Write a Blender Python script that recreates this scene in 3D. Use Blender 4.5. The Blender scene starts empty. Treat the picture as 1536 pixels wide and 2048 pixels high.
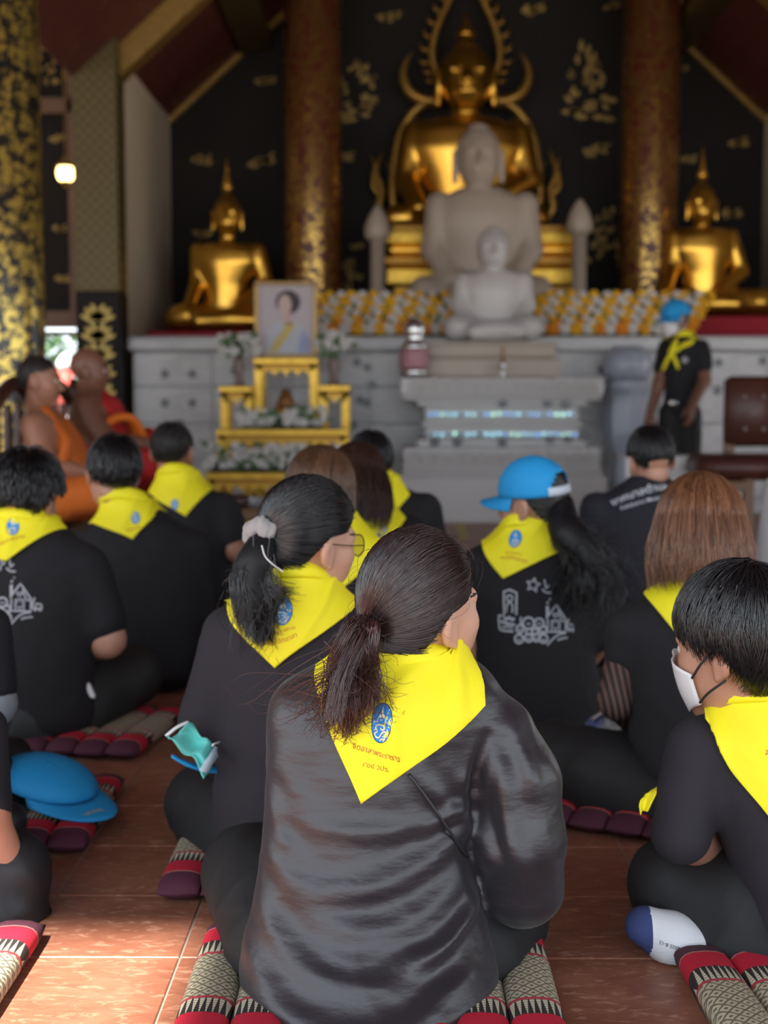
import bpy, math, random
import numpy as np
from mathutils import Vector, Matrix, Euler
from mathutils.bvhtree import BVHTree

SC = bpy.context.scene
COL = SC.collection
rng = np.random.default_rng(7)
random.seed(7)

# ------------------------------------------------------------------ camera
FPX = 2670.0                                   # focal length in pixels of the 1536x2048 frame
PITCH = math.atan(232 / FPX)
YAW = math.atan(17 / FPX)
CAMZ = 1.0
cam_data = bpy.data.cameras.new('camera')
cam = bpy.data.objects.new('camera', cam_data)
COL.objects.link(cam)
cam.location = (0, 0, CAMZ)
cam.rotation_euler = (math.pi / 2 - PITCH, 0, YAW)
cam_data.sensor_fit = 'VERTICAL'
cam_data.sensor_height = 24.0
cam_data.sensor_width = 18.0
cam_data.lens = 24.0 * FPX / 2048
cam_data.clip_start = 0.05
cam_data.clip_end = 200
cam_data.dof.use_dof = True
cam_data.dof.focus_distance = 2.1
cam_data.dof.aperture_fstop = 2.3
SC.camera = cam

# ------------------------------------------------------------------ world, sun, exposure
world = bpy.data.worlds.new('world')
SC.world = world
world.use_nodes = True
bgn = world.node_tree.nodes['Background']
bgn.inputs['Color'].default_value = (0.82, 0.91, 1.0, 1)
bgn.inputs['Strength'].default_value = 1.5
sun_data = bpy.data.lights.new('sun', 'SUN')
sun_data.energy = 9.0
sun_data.angle = math.radians(2.0)
sun_data.color = (1.0, 0.93, 0.82)
sun = bpy.data.objects.new('sun', sun_data)
COL.objects.link(sun)
SUN_DIR = Vector((0.16, 0.50, -0.85)).normalized()
sun.rotation_euler = SUN_DIR.to_track_quat('-Z', 'Y').to_euler()
sun.location = (-3, -8, 14)
SC.view_settings.view_transform = 'Standard'
SC.view_settings.look = 'None'
SC.view_settings.gamma = 1.0
SC.view_settings.use_curve_mapping = False
SC.view_settings.exposure = 1.1
SC.cycles.use_denoising = True
SC.cycles.max_bounces = 6
SC.cycles.diffuse_bounces = 4
SC.cycles.glossy_bounces = 3
SC.cycles.transmission_bounces = 3
SC.cycles.caustics_reflective = False
SC.cycles.caustics_refractive = False

# ------------------------------------------------------------------ geometry of the view
_R = np.array(Euler((math.pi / 2 - PITCH, 0, YAW)).to_matrix())
CAM = np.array([0, 0, CAMZ])


def ray(px, py):
    return _R @ np.array([(px - 768) / FPX, (1024 - py) / FPX, -1.0])


def P(px, py, Y):
    """point seen at (px, py) that stands at distance Y down the hall"""
    r = ray(px, py)
    return CAM + r * (Y / r[1])


def G(px, py, z=0.0):
    """point seen at (px, py) that lies at height z"""
    r = ray(px, py)
    return CAM + r * ((z - CAMZ) / r[2])


# ------------------------------------------------------------------ materials
MATS = {}


def _pr(name):
    m = bpy.data.materials.new(name)
    m.use_nodes = True
    return m, m.node_tree, m.node_tree.nodes['Principled BSDF']


def mat(name, col, rough=0.6, metal=0.0, spec=0.5, noise=0.0, nscale=8.0, col2=None, bump=0.0, bscale=60.0,
        sheen=0.0, emit=None, estr=0.0, stretch=(1, 1, 1), coat=0.0, alpha=1.0, island=None):
    if name in MATS:
        return MATS[name]
    m, nt, b = _pr(name)
    b.inputs['Base Color'].default_value = (*col, 1)
    b.inputs['Roughness'].default_value = rough
    b.inputs['Metallic'].default_value = metal
    b.inputs['Specular IOR Level'].default_value = spec
    b.inputs['Sheen Weight'].default_value = sheen
    b.inputs['Coat Weight'].default_value = coat
    b.inputs['Alpha'].default_value = alpha
    if emit:
        b.inputs['Emission Color'].default_value = (*emit, 1)
        b.inputs['Emission Strength'].default_value = estr
    if col2 is not None or bump:
        tc = nt.nodes.new('ShaderNodeTexCoord')
        mp = nt.nodes.new('ShaderNodeMapping')
        mp.inputs['Scale'].default_value = stretch
        nt.links.new(tc.outputs['Object'], mp.inputs['Vector'])
    if col2 is not None:
        rp = nt.nodes.new('ShaderNodeMix')
        rp.data_type = 'RGBA'
        rp.inputs['A'].default_value = (*col, 1)
        rp.inputs['B'].default_value = (*col2, 1)
        if island:
            ge = nt.nodes.new('ShaderNodeNewGeometry')
            nt.links.new(ge.outputs['Random Per Island'], rp.inputs['Factor'])
        else:
            nz = nt.nodes.new('ShaderNodeTexNoise')
            nz.inputs['Scale'].default_value = nscale
            nz.inputs['Detail'].default_value = 5
            mr = nt.nodes.new('ShaderNodeMapRange')
            mr.inputs['From Min'].default_value = 0.5 - 0.5 * (1 - noise)
            mr.inputs['From Max'].default_value = 0.5 + 0.5 * (1 - noise)
            nt.links.new(mp.outputs[0], nz.inputs['Vector'])
            nt.links.new(nz.outputs['Fac'], mr.inputs['Value'])
            nt.links.new(mr.outputs[0], rp.inputs['Factor'])
        nt.links.new(rp.outputs['Result'], b.inputs['Base Color'])
    if bump:
        n2 = nt.nodes.new('ShaderNodeTexNoise')
        n2.inputs['Scale'].default_value = bscale
        n2.inputs['Detail'].default_value = 4
        bp = nt.nodes.new('ShaderNodeBump')
        bp.inputs['Strength'].default_value = bump
        bp.inputs['Distance'].default_value = 0.01
        nt.links.new(mp.outputs[0], n2.inputs['Vector'])
        nt.links.new(n2.outputs['Fac'], bp.inputs['Height'])
        nt.links.new(bp.outputs[0], b.inputs['Normal'])
    MATS[name] = m
    return m


class NB:
    """tiny node builder for procedural patterns"""

    def __init__(self, name, coord='Object'):
        self.m, self.nt, self.b = _pr(name)
        MATS[name] = self.m
        self.tc = self.nt.nodes.new('ShaderNodeTexCoord')
        self.vec = self.tc.outputs[coord]
        s = self.nt.nodes.new('ShaderNodeSeparateXYZ')
        self.nt.links.new(self.vec, s.inputs[0])
        self.x, self.y, self.z = s.outputs

    def set(self, sock, v):
        if isinstance(v, (int, float)):
            sock.default_value = v
        elif isinstance(v, tuple):
            sock.default_value = (*v, 1) if len(v) == 3 and sock.type == 'RGBA' else v
        else:
            self.nt.links.new(v, sock)

    def math(self, op, a, b=0.0, c=0.0):
        n = self.nt.nodes.new('ShaderNodeMath')
        n.operation = op
        for i, v in enumerate((a, b, c)):
            self.set(n.inputs[i], v)
        return n.outputs[0]

    def mix(self, f, a, b):
        n = self.nt.nodes.new('ShaderNodeMix')
        n.data_type = 'RGBA'
        self.set(n.inputs['Factor'], f)
        self.set(n.inputs['A'], a)
        self.set(n.inputs['B'], b)
        return n.outputs['Result']

    def map(self, scale=(1, 1, 1), vec=None, loc=(0, 0, 0)):
        n = self.nt.nodes.new('ShaderNodeMapping')
        n.inputs['Scale'].default_value = scale
        n.inputs['Location'].default_value = loc
        self.nt.links.new(vec or self.vec, n.inputs['Vector'])
        return n.outputs[0]

    def noise(self, scale, detail=4, vec=None, dist=0.0, rough=0.55):
        n = self.nt.nodes.new('ShaderNodeTexNoise')
        n.inputs['Scale'].default_value = scale
        n.inputs['Detail'].default_value = detail
        n.inputs['Distortion'].default_value = dist
        n.inputs['Roughness'].default_value = rough
        self.nt.links.new(vec or self.vec, n.inputs['Vector'])
        return n.outputs['Fac']

    def voronoi(self, scale, vec=None, feat='F1', out='Distance'):
        n = self.nt.nodes.new('ShaderNodeTexVoronoi')
        n.feature = feat
        n.inputs['Scale'].default_value = scale
        self.nt.links.new(vec or self.vec, n.inputs['Vector'])
        return n.outputs[out]

    def ramp(self, v, lo, hi):
        n = self.nt.nodes.new('ShaderNodeMapRange')
        self.set(n.inputs['Value'], v)
        n.inputs['From Min'].default_value = lo
        n.inputs['From Max'].default_value = hi
        return n.outputs[0]

    def bump(self, h, strength=0.3, dist=0.01):
        n = self.nt.nodes.new('ShaderNodeBump')
        n.inputs['Strength'].default_value = strength
        n.inputs['Distance'].default_value = dist
        self.set(n.inputs['Height'], h)
        self.nt.links.new(n.outputs[0], self.b.inputs['Normal'])

    def color(self, v):
        self.set(self.b.inputs['Base Color'], v)

    def par(self, **k):
        for key, v in k.items():
            self.set(self.b.inputs[key.replace('_', ' ')], v)
        return self.m


# ------------------------------------------------------------------ mesh helpers
def raw_mesh(name, verts, faces, mats=(), midx=None, smooth=True):
    me = bpy.data.meshes.new(name)
    verts = np.asarray(verts, np.float32)
    if isinstance(faces, np.ndarray):
        n, k = faces.shape
        me.vertices.add(len(verts))
        me.vertices.foreach_set('co', verts.ravel())
        me.loops.add(n * k)
        me.loops.foreach_set('vertex_index', faces.astype(np.int32).ravel())
        me.polygons.add(n)
        me.polygons.foreach_set('loop_start', np.arange(0, n * k, k, dtype=np.int32))
        me.update(calc_edges=True)
    else:
        me.from_pydata([tuple(map(float, v)) for v in verts], [], [tuple(map(int, f)) for f in faces])
        me.update()
    for m in mats:
        me.materials.append(m)
    if midx is not None:
        me.polygons.foreach_set('material_index', np.asarray(midx, np.int32))
    if smooth:
        me.polygons.foreach_set('use_smooth', np.ones(len(me.polygons), bool))
    me.update()
    return me


def link(name, me, parent=None, loc=None, rot=None, **props):
    o = bpy.data.objects.new(name, me)
    COL.objects.link(o)
    if parent is not None:
        o.parent = parent
    if loc is not None:
        o.location = loc
    if rot is not None:
        o.rotation_euler = rot
    for k, v in props.items():
        o[k] = v
    return o


def obj(name, verts, faces, m, parent=None, loc=None, smooth=True, midx=None, rot=None, **props):
    ms = m if isinstance(m, (list, tuple)) else [m]
    return link(name, raw_mesh(name, verts, faces, ms, midx, smooth), parent, loc, rot, **props)


def thing(name, label, cat, loc=(0, 0, 0), rz=0.0, group=None):
    o = bpy.data.objects.new(name, None)
    o.empty_display_size = 0.1
    COL.objects.link(o)
    o.location = loc
    o.rotation_euler = (0, 0, rz)
    o['label'] = label
    o['category'] = cat
    if group:
        o['group'] = group
    return o


class MB:
    """collects simple solids into one mesh"""

    def __init__(self):
        self.v = []
        self.f = []

    def add(self, v, f):
        n = len(self.v)
        self.v += [tuple(map(float, q)) for q in v]
        self.f += [tuple(i + n for i in q) for q in f]
        return self

    def box(self, lo, hi, bev=0.0):
        (x0, y0, z0), (x1, y1, z1) = lo, hi
        if bev <= 0:
            v = [(x, y, z) for z in (z0, z1) for y in (y0, y1) for x in (x0, x1)]
            return self.add(v, [(0, 2, 3, 1), (4, 5, 7, 6), (0, 1, 5, 4), (2, 6, 7, 3), (0, 4, 6, 2), (1, 3, 7, 5)])
        b = bev
        v, f = [], []
        for (z, i) in ((z0, b), (z0 + b, 0), (z1 - b, 0), (z1, b)):
            v += [(x0 + i, y0 + i, z), (x1 - i, y0 + i, z), (x1 - i, y1 - i, z), (x0 + i, y1 - i, z)]
        for k in range(3):
            for j in range(4):
                f.append((k * 4 + j, k * 4 + (j + 1) % 4, k * 4 + 4 + (j + 1) % 4, k * 4 + 4 + j))
        f += [(3, 2, 1, 0), (12, 13, 14, 15)]
        return self.add(v, f)

    def prism(self, poly, y0, y1, axis='y'):
        """polygon of (a, z) pushed along an axis"""
        n = len(poly)
        if axis == 'y':
            v = [(a, y0, z) for a, z in poly] + [(a, y1, z) for a, z in poly]
        elif axis == 'x':
            v = [(y0, a, z) for a, z in poly] + [(y1, a, z) for a, z in poly]
        else:
            v = [(a, z, y0) for a, z in poly] + [(a, z, y1) for a, z in poly]
        f = [tuple(range(n)), tuple(range(2 * n - 1, n - 1, -1))]
        f += [(i, n + i, n + (i + 1) % n, (i + 1) % n) for i in range(n)]
        return self.add(v, f)

    def lathe(self, prof, c=(0, 0, 0), seg=20, sx=1.0, sy=1.0):
        v, f = [], []
        for r, z in prof:
            for k in range(seg):
                a = 2 * math.pi * k / seg
                v.append((c[0] + sx * r * math.cos(a), c[1] + sy * r * math.sin(a), c[2] + z))
        for i in range(len(prof) - 1):
            for k in range(seg):
                f.append((i * seg + k, i * seg + (k + 1) % seg, (i + 1) * seg + (k + 1) % seg, (i + 1) * seg + k))
        f += [tuple(range(seg - 1, -1, -1)), tuple((len(prof) - 1) * seg + k for k in range(seg))]
        return self.add(v, f)

    def tube(self, pts, rad, seg=8, flat=1.0):
        pts = [np.asarray(p, float) for p in pts]
        n = len(pts)
        rad = [rad] * n if isinstance(rad, (int, float)) else rad
        v, f = [], []
        up = np.array([0.0, 0.0, 1.0])
        prev = None
        for i in range(n):
            t = pts[min(i + 1, n - 1)] - pts[max(i - 1, 0)]
            t = t / (np.linalg.norm(t) + 1e-9)
            if prev is None:
                a = np.cross(t, up)
                if np.linalg.norm(a) < 0.05:
                    a = np.cross(t, (1.0, 0, 0))
            else:
                a = prev - t * prev.dot(t)
            a /= np.linalg.norm(a) + 1e-9
            prev = a
            b = np.cross(t, a)
            for k in range(seg):
                w = 2 * math.pi * k / seg
                v.append(pts[i] + rad[i] * (a * math.cos(w) + flat * b * math.sin(w)))
        for i in range(n - 1):
            for k in range(seg):
                f.append((i * seg + k, i * seg + (k + 1) % seg, (i + 1) * seg + (k + 1) % seg, (i + 1) * seg + k))
        f += [tuple(range(seg - 1, -1, -1)), tuple((n - 1) * seg + k for k in range(seg))]
        return self.add(v, f)

    def build(self, name, m, parent=None, smooth=False, loc=None, rot=None, **props):
        return obj(name, self.v, self.f, m, parent, loc, smooth, rot=rot, **props)

    def mesh(self, name, m, smooth=False):
        return raw_mesh(name, self.v, self.f, [m], None, smooth)


def spline(pts, n):
    """Catmull-Rom through pts, n samples"""
    p = np.asarray(pts, float)
    p = np.vstack([2 * p[0] - p[1], p, 2 * p[-1] - p[-2]])
    m = len(p) - 3
    out = []
    for t in np.linspace(0, m - 1e-6, n):
        i = int(t)
        u = t - i
        a, b, c, d = p[i:i + 4]
        out.append(0.5 * (2 * b + (c - a) * u + (2 * a - 5 * b + 4 * c - d) * u * u + (3 * b - a - 3 * c + d) * u ** 3))
    return np.array(out)


# ------------------------------------------------------------------ smooth solids from distance fields
def smin(a, b, k):
    h = np.clip(0.5 + 0.5 * (b - a) / k, 0, 1)
    return b + (a - b) * h - k * h * (1 - h)


class Prim:
    def __init__(self, fn, lo, hi, k, sub=False):
        self.fn, self.lo, self.hi, self.k, self.sub = fn, np.asarray(lo, float), np.asarray(hi, float), k, sub


def rc(a, b, ra, rb, k=0.03, sub=False):
    a = np.asarray(a, float)
    b = np.asarray(b, float)
    ba = b - a
    L2 = float(ba @ ba) + 1e-12

    def fn(x, y, z):
        px, py, pz = x - a[0], y - a[1], z - a[2]
        t = np.clip((px * ba[0] + py * ba[1] + pz * ba[2]) / L2, 0, 1)
        return np.sqrt((px - t * ba[0]) ** 2 + (py - t * ba[1]) ** 2 + (pz - t * ba[2]) ** 2) - (ra + (rb - ra) * t)
    r = max(ra, rb)
    return Prim(fn, np.minimum(a, b) - r, np.maximum(a, b) + r, k, sub)


def chain(pts, rad, k=0.03):
    return [rc(pts[i], pts[i + 1], rad[i], rad[i + 1], k) for i in range(len(pts) - 1)]


def el(c, r, R=None, k=0.03, sub=False):
    c = np.asarray(c, float)
    r = np.asarray(r, float)
    M = np.eye(3) if R is None else np.asarray(R, float).T

    def fn(x, y, z):
        px, py, pz = x - c[0], y - c[1], z - c[2]
        q = [M[i, 0] * px + M[i, 1] * py + M[i, 2] * pz for i in range(3)]
        k0 = np.sqrt(sum((q[i] / r[i]) ** 2 for i in range(3)))
        k1 = np.sqrt(sum((q[i] / r[i] ** 2) ** 2 for i in range(3))) + 1e-9
        return k0 * (k0 - 1) / k1
    m = r.max() if R is not None else r
    return Prim(fn, c - m, c + m, k, sub)


def loft(rows, k=0.03, tw=0.0):
    """upright body: rows of (z, cx, cy, half width, half depth), smoothed; tw turns the section"""
    rows = np.array(sorted(rows), float)
    zz = np.linspace(rows[0, 0], rows[-1, 0], 90)
    tab = np.stack([np.interp(zz, rows[:, 0], rows[:, i]) for i in range(1, 5)])
    ker = np.hanning(13)
    ker /= ker.sum()
    tab = np.stack([np.convolve(np.pad(t, 6, mode='edge'), ker, mode='valid') for t in tab])
    c, s = math.cos(tw), math.sin(tw)

    def fn(x, y, z):
        zc = np.clip(z, zz[0], zz[-1])
        cx, cy, w, d = (np.interp(zc, zz, t) for t in tab)
        dx, dy = x - cx, y - cy
        dx, dy = dx * c + dy * s, -dx * s + dy * c
        k0 = np.sqrt((dx / w) ** 2 + (dy / d) ** 2)
        k1 = np.sqrt((dx / w ** 2) ** 2 + (dy / d ** 2) ** 2) + 1e-9
        e = np.where(k0 < 0.02, -np.minimum(w, d), k0 * (k0 - 1) / k1)
        q = np.abs(z - (zz[0] + zz[-1]) / 2) - (zz[-1] - zz[0]) / 2
        return np.maximum(e, q) + 0 * x
    m = max(rows[:, 3].max(), rows[:, 4].max())
    lo = (rows[:, 1].min() - m, rows[:, 2].min() - m, rows[0, 0])
    hi = (rows[:, 1].max() + m, rows[:, 2].max() + m, rows[-1, 0])
    return Prim(fn, lo, hi, k)


def feval(prims, pts):
    pts = np.asarray(pts, float)
    x, y, z = pts[:, 0], pts[:, 1], pts[:, 2]
    D = None
    for p in prims:
        d = p.fn(x, y, z)
        if D is None:
            D = d
        elif p.sub:
            D = -smin(-D, d, p.k)
        else:
            D = smin(D, d, p.k)
    return D


def surface_nets(D, lo, vox):
    s = D < 0
    n = np.array(D.shape)
    acc = np.zeros((n[0] - 1, n[1] - 1, n[2] - 1), np.int8)
    for i in (0, 1):
        for j in (0, 1):
            for k in (0, 1):
                acc += s[i:n[0] - 1 + i, j:n[1] - 1 + j, k:n[2] - 1 + k]
    cells = np.argwhere((acc > 0) & (acc < 8))
    if len(cells) == 0:
        return np.zeros((0, 3)), np.zeros((0, 4), int)
    cor = {}
    for i in (0, 1):
        for j in (0, 1):
            for k in (0, 1):
                cor[(i, j, k)] = D[cells[:, 0] + i, cells[:, 1] + j, cells[:, 2] + k]
    tot = np.zeros((len(cells), 3))
    cnt = np.zeros(len(cells))
    for ax in range(3):
        o = [a for a in range(3) if a != ax]
        for u in (0, 1):
            for w in (0, 1):
                a = [0, 0, 0]
                a[o[0]], a[o[1]] = u, w
                b = list(a)
                b[ax] = 1
                da, db = cor[tuple(a)], cor[tuple(b)]
                m = (da < 0) != (db < 0)
                t = np.where(m, da / np.where(m, da - db, 1), 0)
                pt = np.tile(np.array(a, float), (len(cells), 1))
                pt[:, ax] = t
                tot[m] += pt[m]
                cnt[m] += 1
    verts = lo + vox * (cells + tot / cnt[:, None])
    idx = -np.ones(acc.shape, np.int64)
    idx[cells[:, 0], cells[:, 1], cells[:, 2]] = np.arange(len(cells))
    faces = []
    for ax in range(3):
        o = [(ax + 1) % 3, (ax + 2) % 3]
        sl0 = [slice(None)] * 3
        sl1 = [slice(None)] * 3
        sl0[ax], sl1[ax] = slice(0, n[ax] - 1), slice(1, n[ax])
        a, b = s[tuple(sl0)], s[tuple(sl1)]
        e = np.argwhere(a != b)
        ok = (e[:, o[0]] > 0) & (e[:, o[1]] > 0) & (e[:, o[0]] < n[o[0]] - 1) & (e[:, o[1]] < n[o[1]] - 1)
        e = e[ok]
        inside = a[e[:, 0], e[:, 1], e[:, 2]]
        q = []
        for du, dv in ((-1, -1), (0, -1), (0, 0), (-1, 0)):
            c = e.copy()
            c[:, o[0]] += du
            c[:, o[1]] += dv
            q.append(idx[c[:, 0], c[:, 1], c[:, 2]])
        q = np.stack(q, 1)
        q[~inside] = q[~inside][:, ::-1]
        faces.append(q)
    faces = np.vstack(faces)
    return verts, faces[(faces >= 0).all(1)]


def solid(prims, vox, post=None):
    lo = np.min([p.lo for p in prims if not p.sub], 0) - 4 * vox
    hi = np.max([p.hi for p in prims if not p.sub], 0) + 4 * vox
    n = np.ceil((hi - lo) / vox).astype(int) + 1
    D = np.full(n, 9.0)
    ax = [lo[i] + vox * np.arange(n[i]) for i in range(3)]
    for p in prims:
        mg = max(p.k, 0.01) + 3 * vox
        a = np.clip(np.floor((p.lo - mg - lo) / vox).astype(int), 0, n)
        b = np.clip(np.ceil((p.hi + mg - lo) / vox).astype(int) + 1, 0, n)
        if (b <= a).any():
            continue
        sl = tuple(slice(a[i], b[i]) for i in range(3))
        d = p.fn(ax[0][sl[0]][:, None, None], ax[1][sl[1]][None, :, None], ax[2][sl[2]][None, None, :])
        D[sl] = -smin(-D[sl], d, p.k) if p.sub else smin(D[sl], d, p.k)
    if post is not None:
        D = post(D, ax[0][:, None, None], ax[1][None, :, None], ax[2][None, None, :])
    # keep the border outside
    for i in range(3):
        for e in (0, -1):
            sl = [slice(None)] * 3
            sl[i] = e
            D[tuple(sl)] = np.maximum(D[tuple(sl)], vox)
    return surface_nets(D, lo, vox)


def vnormals(v, f):
    n = np.zeros_like(v)
    fn = np.cross(v[f[:, 2]] - v[f[:, 0]], v[f[:, 3 if f.shape[1] > 3 else 1]] - v[f[:, 1 if f.shape[1] > 3 else 0]])
    for i in range(f.shape[1]):
        np.add.at(n, f[:, i], fn)
    return n / (np.linalg.norm(n, axis=1)[:, None] + 1e-12)


def join(*parts):
    vs, fs, n = [], [], 0
    for v, f in parts:
        vs.append(v)
        fs.append(np.asarray(f) + n)
        n += len(v)
    return np.vstack(vs), np.vstack(fs)


def strand_mesh(paths, rad):
    """paths (N, M, 3), rad (M,) or (N, M): three-sided tapering hairs"""
    N, M, _ = paths.shape
    rad = np.broadcast_to(rad, (N, M))
    t = np.gradient(paths, axis=1)
    t /= np.linalg.norm(t, axis=2)[..., None] + 1e-9
    ref = np.tile(np.array([0.31, 0.62, 0.72]), (N, M, 1))
    a = np.cross(t, ref)
    a /= np.linalg.norm(a, axis=2)[..., None] + 1e-9
    b = np.cross(t, a)
    ring = [paths + rad[..., None] * (math.cos(w) * a + math.sin(w) * b) for w in (0, 2.0944, 4.1888)]
    v = np.stack(ring, 2).reshape(-1, 3)
    base = (np.arange(N)[:, None] * M + np.arange(M - 1)[None, :]) * 3
    f = []
    for k in range(3):
        k2 = (k + 1) % 3
        f.append(np.stack([base + k, base + k2, base + 3 + k2, base + 3 + k], -1).reshape(-1, 4))
    return v, np.vstack(f)

# ================================================================== THE HALL
CX = 0.76                                       # middle line of the hall
XL, XR, YB = -2.29, 3.81, 14.0
EAVE = 3.84
SLOPE = 0.90

# ---- floor of square terracotta tiles
TS = 0.296
TX0 = G(310, 2047)[0]
TY0 = G(300, 1915)[1]
nb = NB('terracotta')
oi = nb.nt.nodes.new('ShaderNodeObjectInfo')
v1 = nb.map((1.0, 2.6, 1.0), nb.tc.outputs['Object'])
addv = nb.nt.nodes.new('ShaderNodeVectorMath')
addv.operation = 'ADD'
nb.nt.links.new(v1, addv.inputs[0])
cmb = nb.nt.nodes.new('ShaderNodeCombineXYZ')
nb.set(cmb.inputs[0], nb.math('MULTIPLY', oi.outputs['Random'], 37.0))
nb.set(cmb.inputs[1], nb.math('MULTIPLY', oi.outputs['Random'], 91.0))
nb.nt.links.new(cmb.outputs[0], addv.inputs[1])
vv = addv.outputs[0]
n1 = nb.noise(7.0, 6, vv, 1.2, 0.62)
n2 = nb.noise(26.0, 5, vv, 0.8, 0.65)
n3 = nb.noise(4.0, 2, vv, 0.4)
c = nb.mix(nb.ramp(n1, 0.32, 0.70), (0.20, 0.070, 0.042), (0.31, 0.128, 0.078))
c = nb.mix(nb.math('MULTIPLY', nb.ramp(n2, 0.53, 0.68), 0.8), c, (0.50, 0.28, 0.19))
c = nb.mix(nb.math('MULTIPLY', nb.ramp(n3, 0.55, 0.8), 0.5), c, (0.155, 0.055, 0.036))
c = nb.mix(nb.math('MULTIPLY', oi.outputs['Random'], 0.22), c, (0.40, 0.17, 0.10))
nb.color(c)
nb.bump(n2, 0.12, 0.004)
TILE = nb.par(Roughness=0.42, Specular_IOR_Level=0.45)
GROUT = mat('grout', (0.33, 0.27, 0.22), 0.9, bump=0.2, bscale=120)
fl = MB().box((-7, -3.0, -0.12), (9, 14.2, -0.0035)).build('floor', GROUT, kind='structure')


def tile_mesh(x0=-TS / 2 + 0.0022, x1=TS / 2 - 0.0022):
    return MB().box((x0, x0, -0.010), (x1, x1, 0.0), 0.0016)


cells = []
for i in range(-22, 28):
    for j in range(-16, 40):
        cells.append((TX0 + (i + 0.5) * TS, TY0 + (j + 0.5) * TS))


def seen(x, y):
    if y < 1.75 or y > 11.0:
        return False
    return abs(x + 0.0064 * y) < 0.30 * y + 0.25


near = sorted([q for q in cells if seen(*q)], key=lambda q: q[1])[:300]
nearset = set(near)
tm = tile_mesh().mesh('tile', TILE)
for q in near:
    link('tile', tm, fl, (q[0], q[1], 0))
rest = MB()
for (x, y) in cells:
    if (x, y) not in nearset and y < 13.5:
        h = TS / 2 - 0.0022
        rest.box((x - h, y - h, -0.01), (x + h, y + h, 0.0))
o = rest.build('distant_tile', TILE, fl, kind='stuff')

CONC = mat('concrete', (0.50, 0.48, 0.45), 0.9, col2=(0.58, 0.56, 0.53), nscale=1.5)
MB().box((-40, -40, -0.4), (40, 40, -0.13)).build('ground', CONC, kind='structure')

# ---- walls
LACQ = mat('black_lacquer', (0.010, 0.008, 0.0075), 0.62, spec=.2, col2=(0.020, 0.015, 0.013), nscale=1.3, noise=0.5)
GILT = mat('gilt', (0.46, 0.31, 0.09), 0.55, 0.35, col2=(0.30, 0.19, 0.05), nscale=14, noise=0.5)
wb = MB().box((XL - .25, YB, -0.1), (9, YB + 0.25, 8.2)).build('wall_back', LACQ, kind='structure')


def leaf2d(cx, cz, L, W, ang, lobes=0):
    pts = []
    n = 9
    for i in range(n):
        t = i / (n - 1)
        w = W * math.sin(math.pi * t) ** 0.8 * (1 + 0.25 * math.sin(lobes * math.pi * t))
        pts.append((t * L, w))
    for i in range(n - 2, 0, -1):
        t = i / (n - 1)
        w = W * math.sin(math.pi * t) ** 0.8 * (1 + 0.25 * math.sin(lobes * math.pi * t + 1))
        pts.append((t * L, -w))
    c_, s_ = math.cos(ang), math.sin(ang)
    return [(cx + x * c_ - z * s_, cz + x * s_ + z * c_) for x, z in pts]


def motif(px, py, size, kind, parent=wb, Y=YB):
    """gilded stencil motif standing 6 mm proud of the lacquer"""
    c0 = P(px, py, Y - 0.005)
    mb = MB()
    r = random.Random(int(px * 7 + py))
    if kind == 'cloud':
        a = r.uniform(0.2, 0.6) * (1 if r.random() < 0.7 else -1)
        for k in range(5):
            mb.prism(leaf2d(-0.5 * size + k * 0.16 * size, r.uniform(-0.1, 0.1) * size, 0.5 * size, 0.13 * size,
                            a + r.uniform(-0.35, 0.35), 3), -0.006, 0.0)
        mb.prism(leaf2d(0.25 * size, 0.1 * size, 0.45 * size, 0.05 * size, a + 0.5, 0), -0.006, 0.0)
    elif kind == 'tree':
        for k in range(26):
            z = r.uniform(-0.9, 0.9)
            x = r.uniform(-1, 1) * (0.55 - 0.28 * z)
            mb.prism(leaf2d(x * size, z * size, r.uniform(.22, .42) * size, .075 * size, r.uniform(0.5, 2.6), 2), -0.006, 0.0)
    elif kind == 'ground':
        for k in range(9):
            mb.prism(leaf2d(r.uniform(-1, .6) * size, r.uniform(-.35, .35) * size, .42 * size, .075 * size,
                            r.uniform(-.15, .15), 0), -0.006, 0.0)
    mb.build('gilt_motif', GILT, parent, loc=tuple(np.array(c0) - np.array(parent.location)))


for (x, y, s, k) in ((715, 170, .30, 'tree'), (1172, 165, .34, 'tree'), (705, 225, .26, 'ground'), (1170, 215, .34, 'ground'),
                     (402, 325, .20, 'cloud'), (520, 325, .26, 'cloud'), (528, 160, .2, 'cloud'), (405, 465, .19, 'cloud'),
                     (775, 30, .22, 'cloud'), (1065, 25, .22, 'cloud'), (1190, 295, .24, 'cloud'), (1475, 290, .2, 'cloud'),
                     (1462, 435, .2, 'cloud'), (1375, 315, .17, 'cloud'), (690, 310, .16, 'cloud'), (1215, 480, .3, 'tree'),
                     (712, 490, .14, 'cloud'), (1222, 15, .16, 'cloud'), (1362, 140, .13, 'cloud'), (700, 560, .2, 'tree')):
    motif(x, y, s, k)

PLAS = mat('cream_plaster', (0.72, 0.58, 0.41), 0.85, col2=(0.62, 0.50, 0.35), nscale=2.5, bump=0.15, bscale=30)
MB().box((XL - 0.22, 11.45, -0.1), (XL, YB - 0.002, EAVE)).build('wall_left', PLAS, kind='structure')
MB().box((XR, 11.45, -0.1), (XR + 0.22, YB - 0.002, EAVE + 0.12)).build('wall_right', PLAS, kind='structure')

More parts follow.
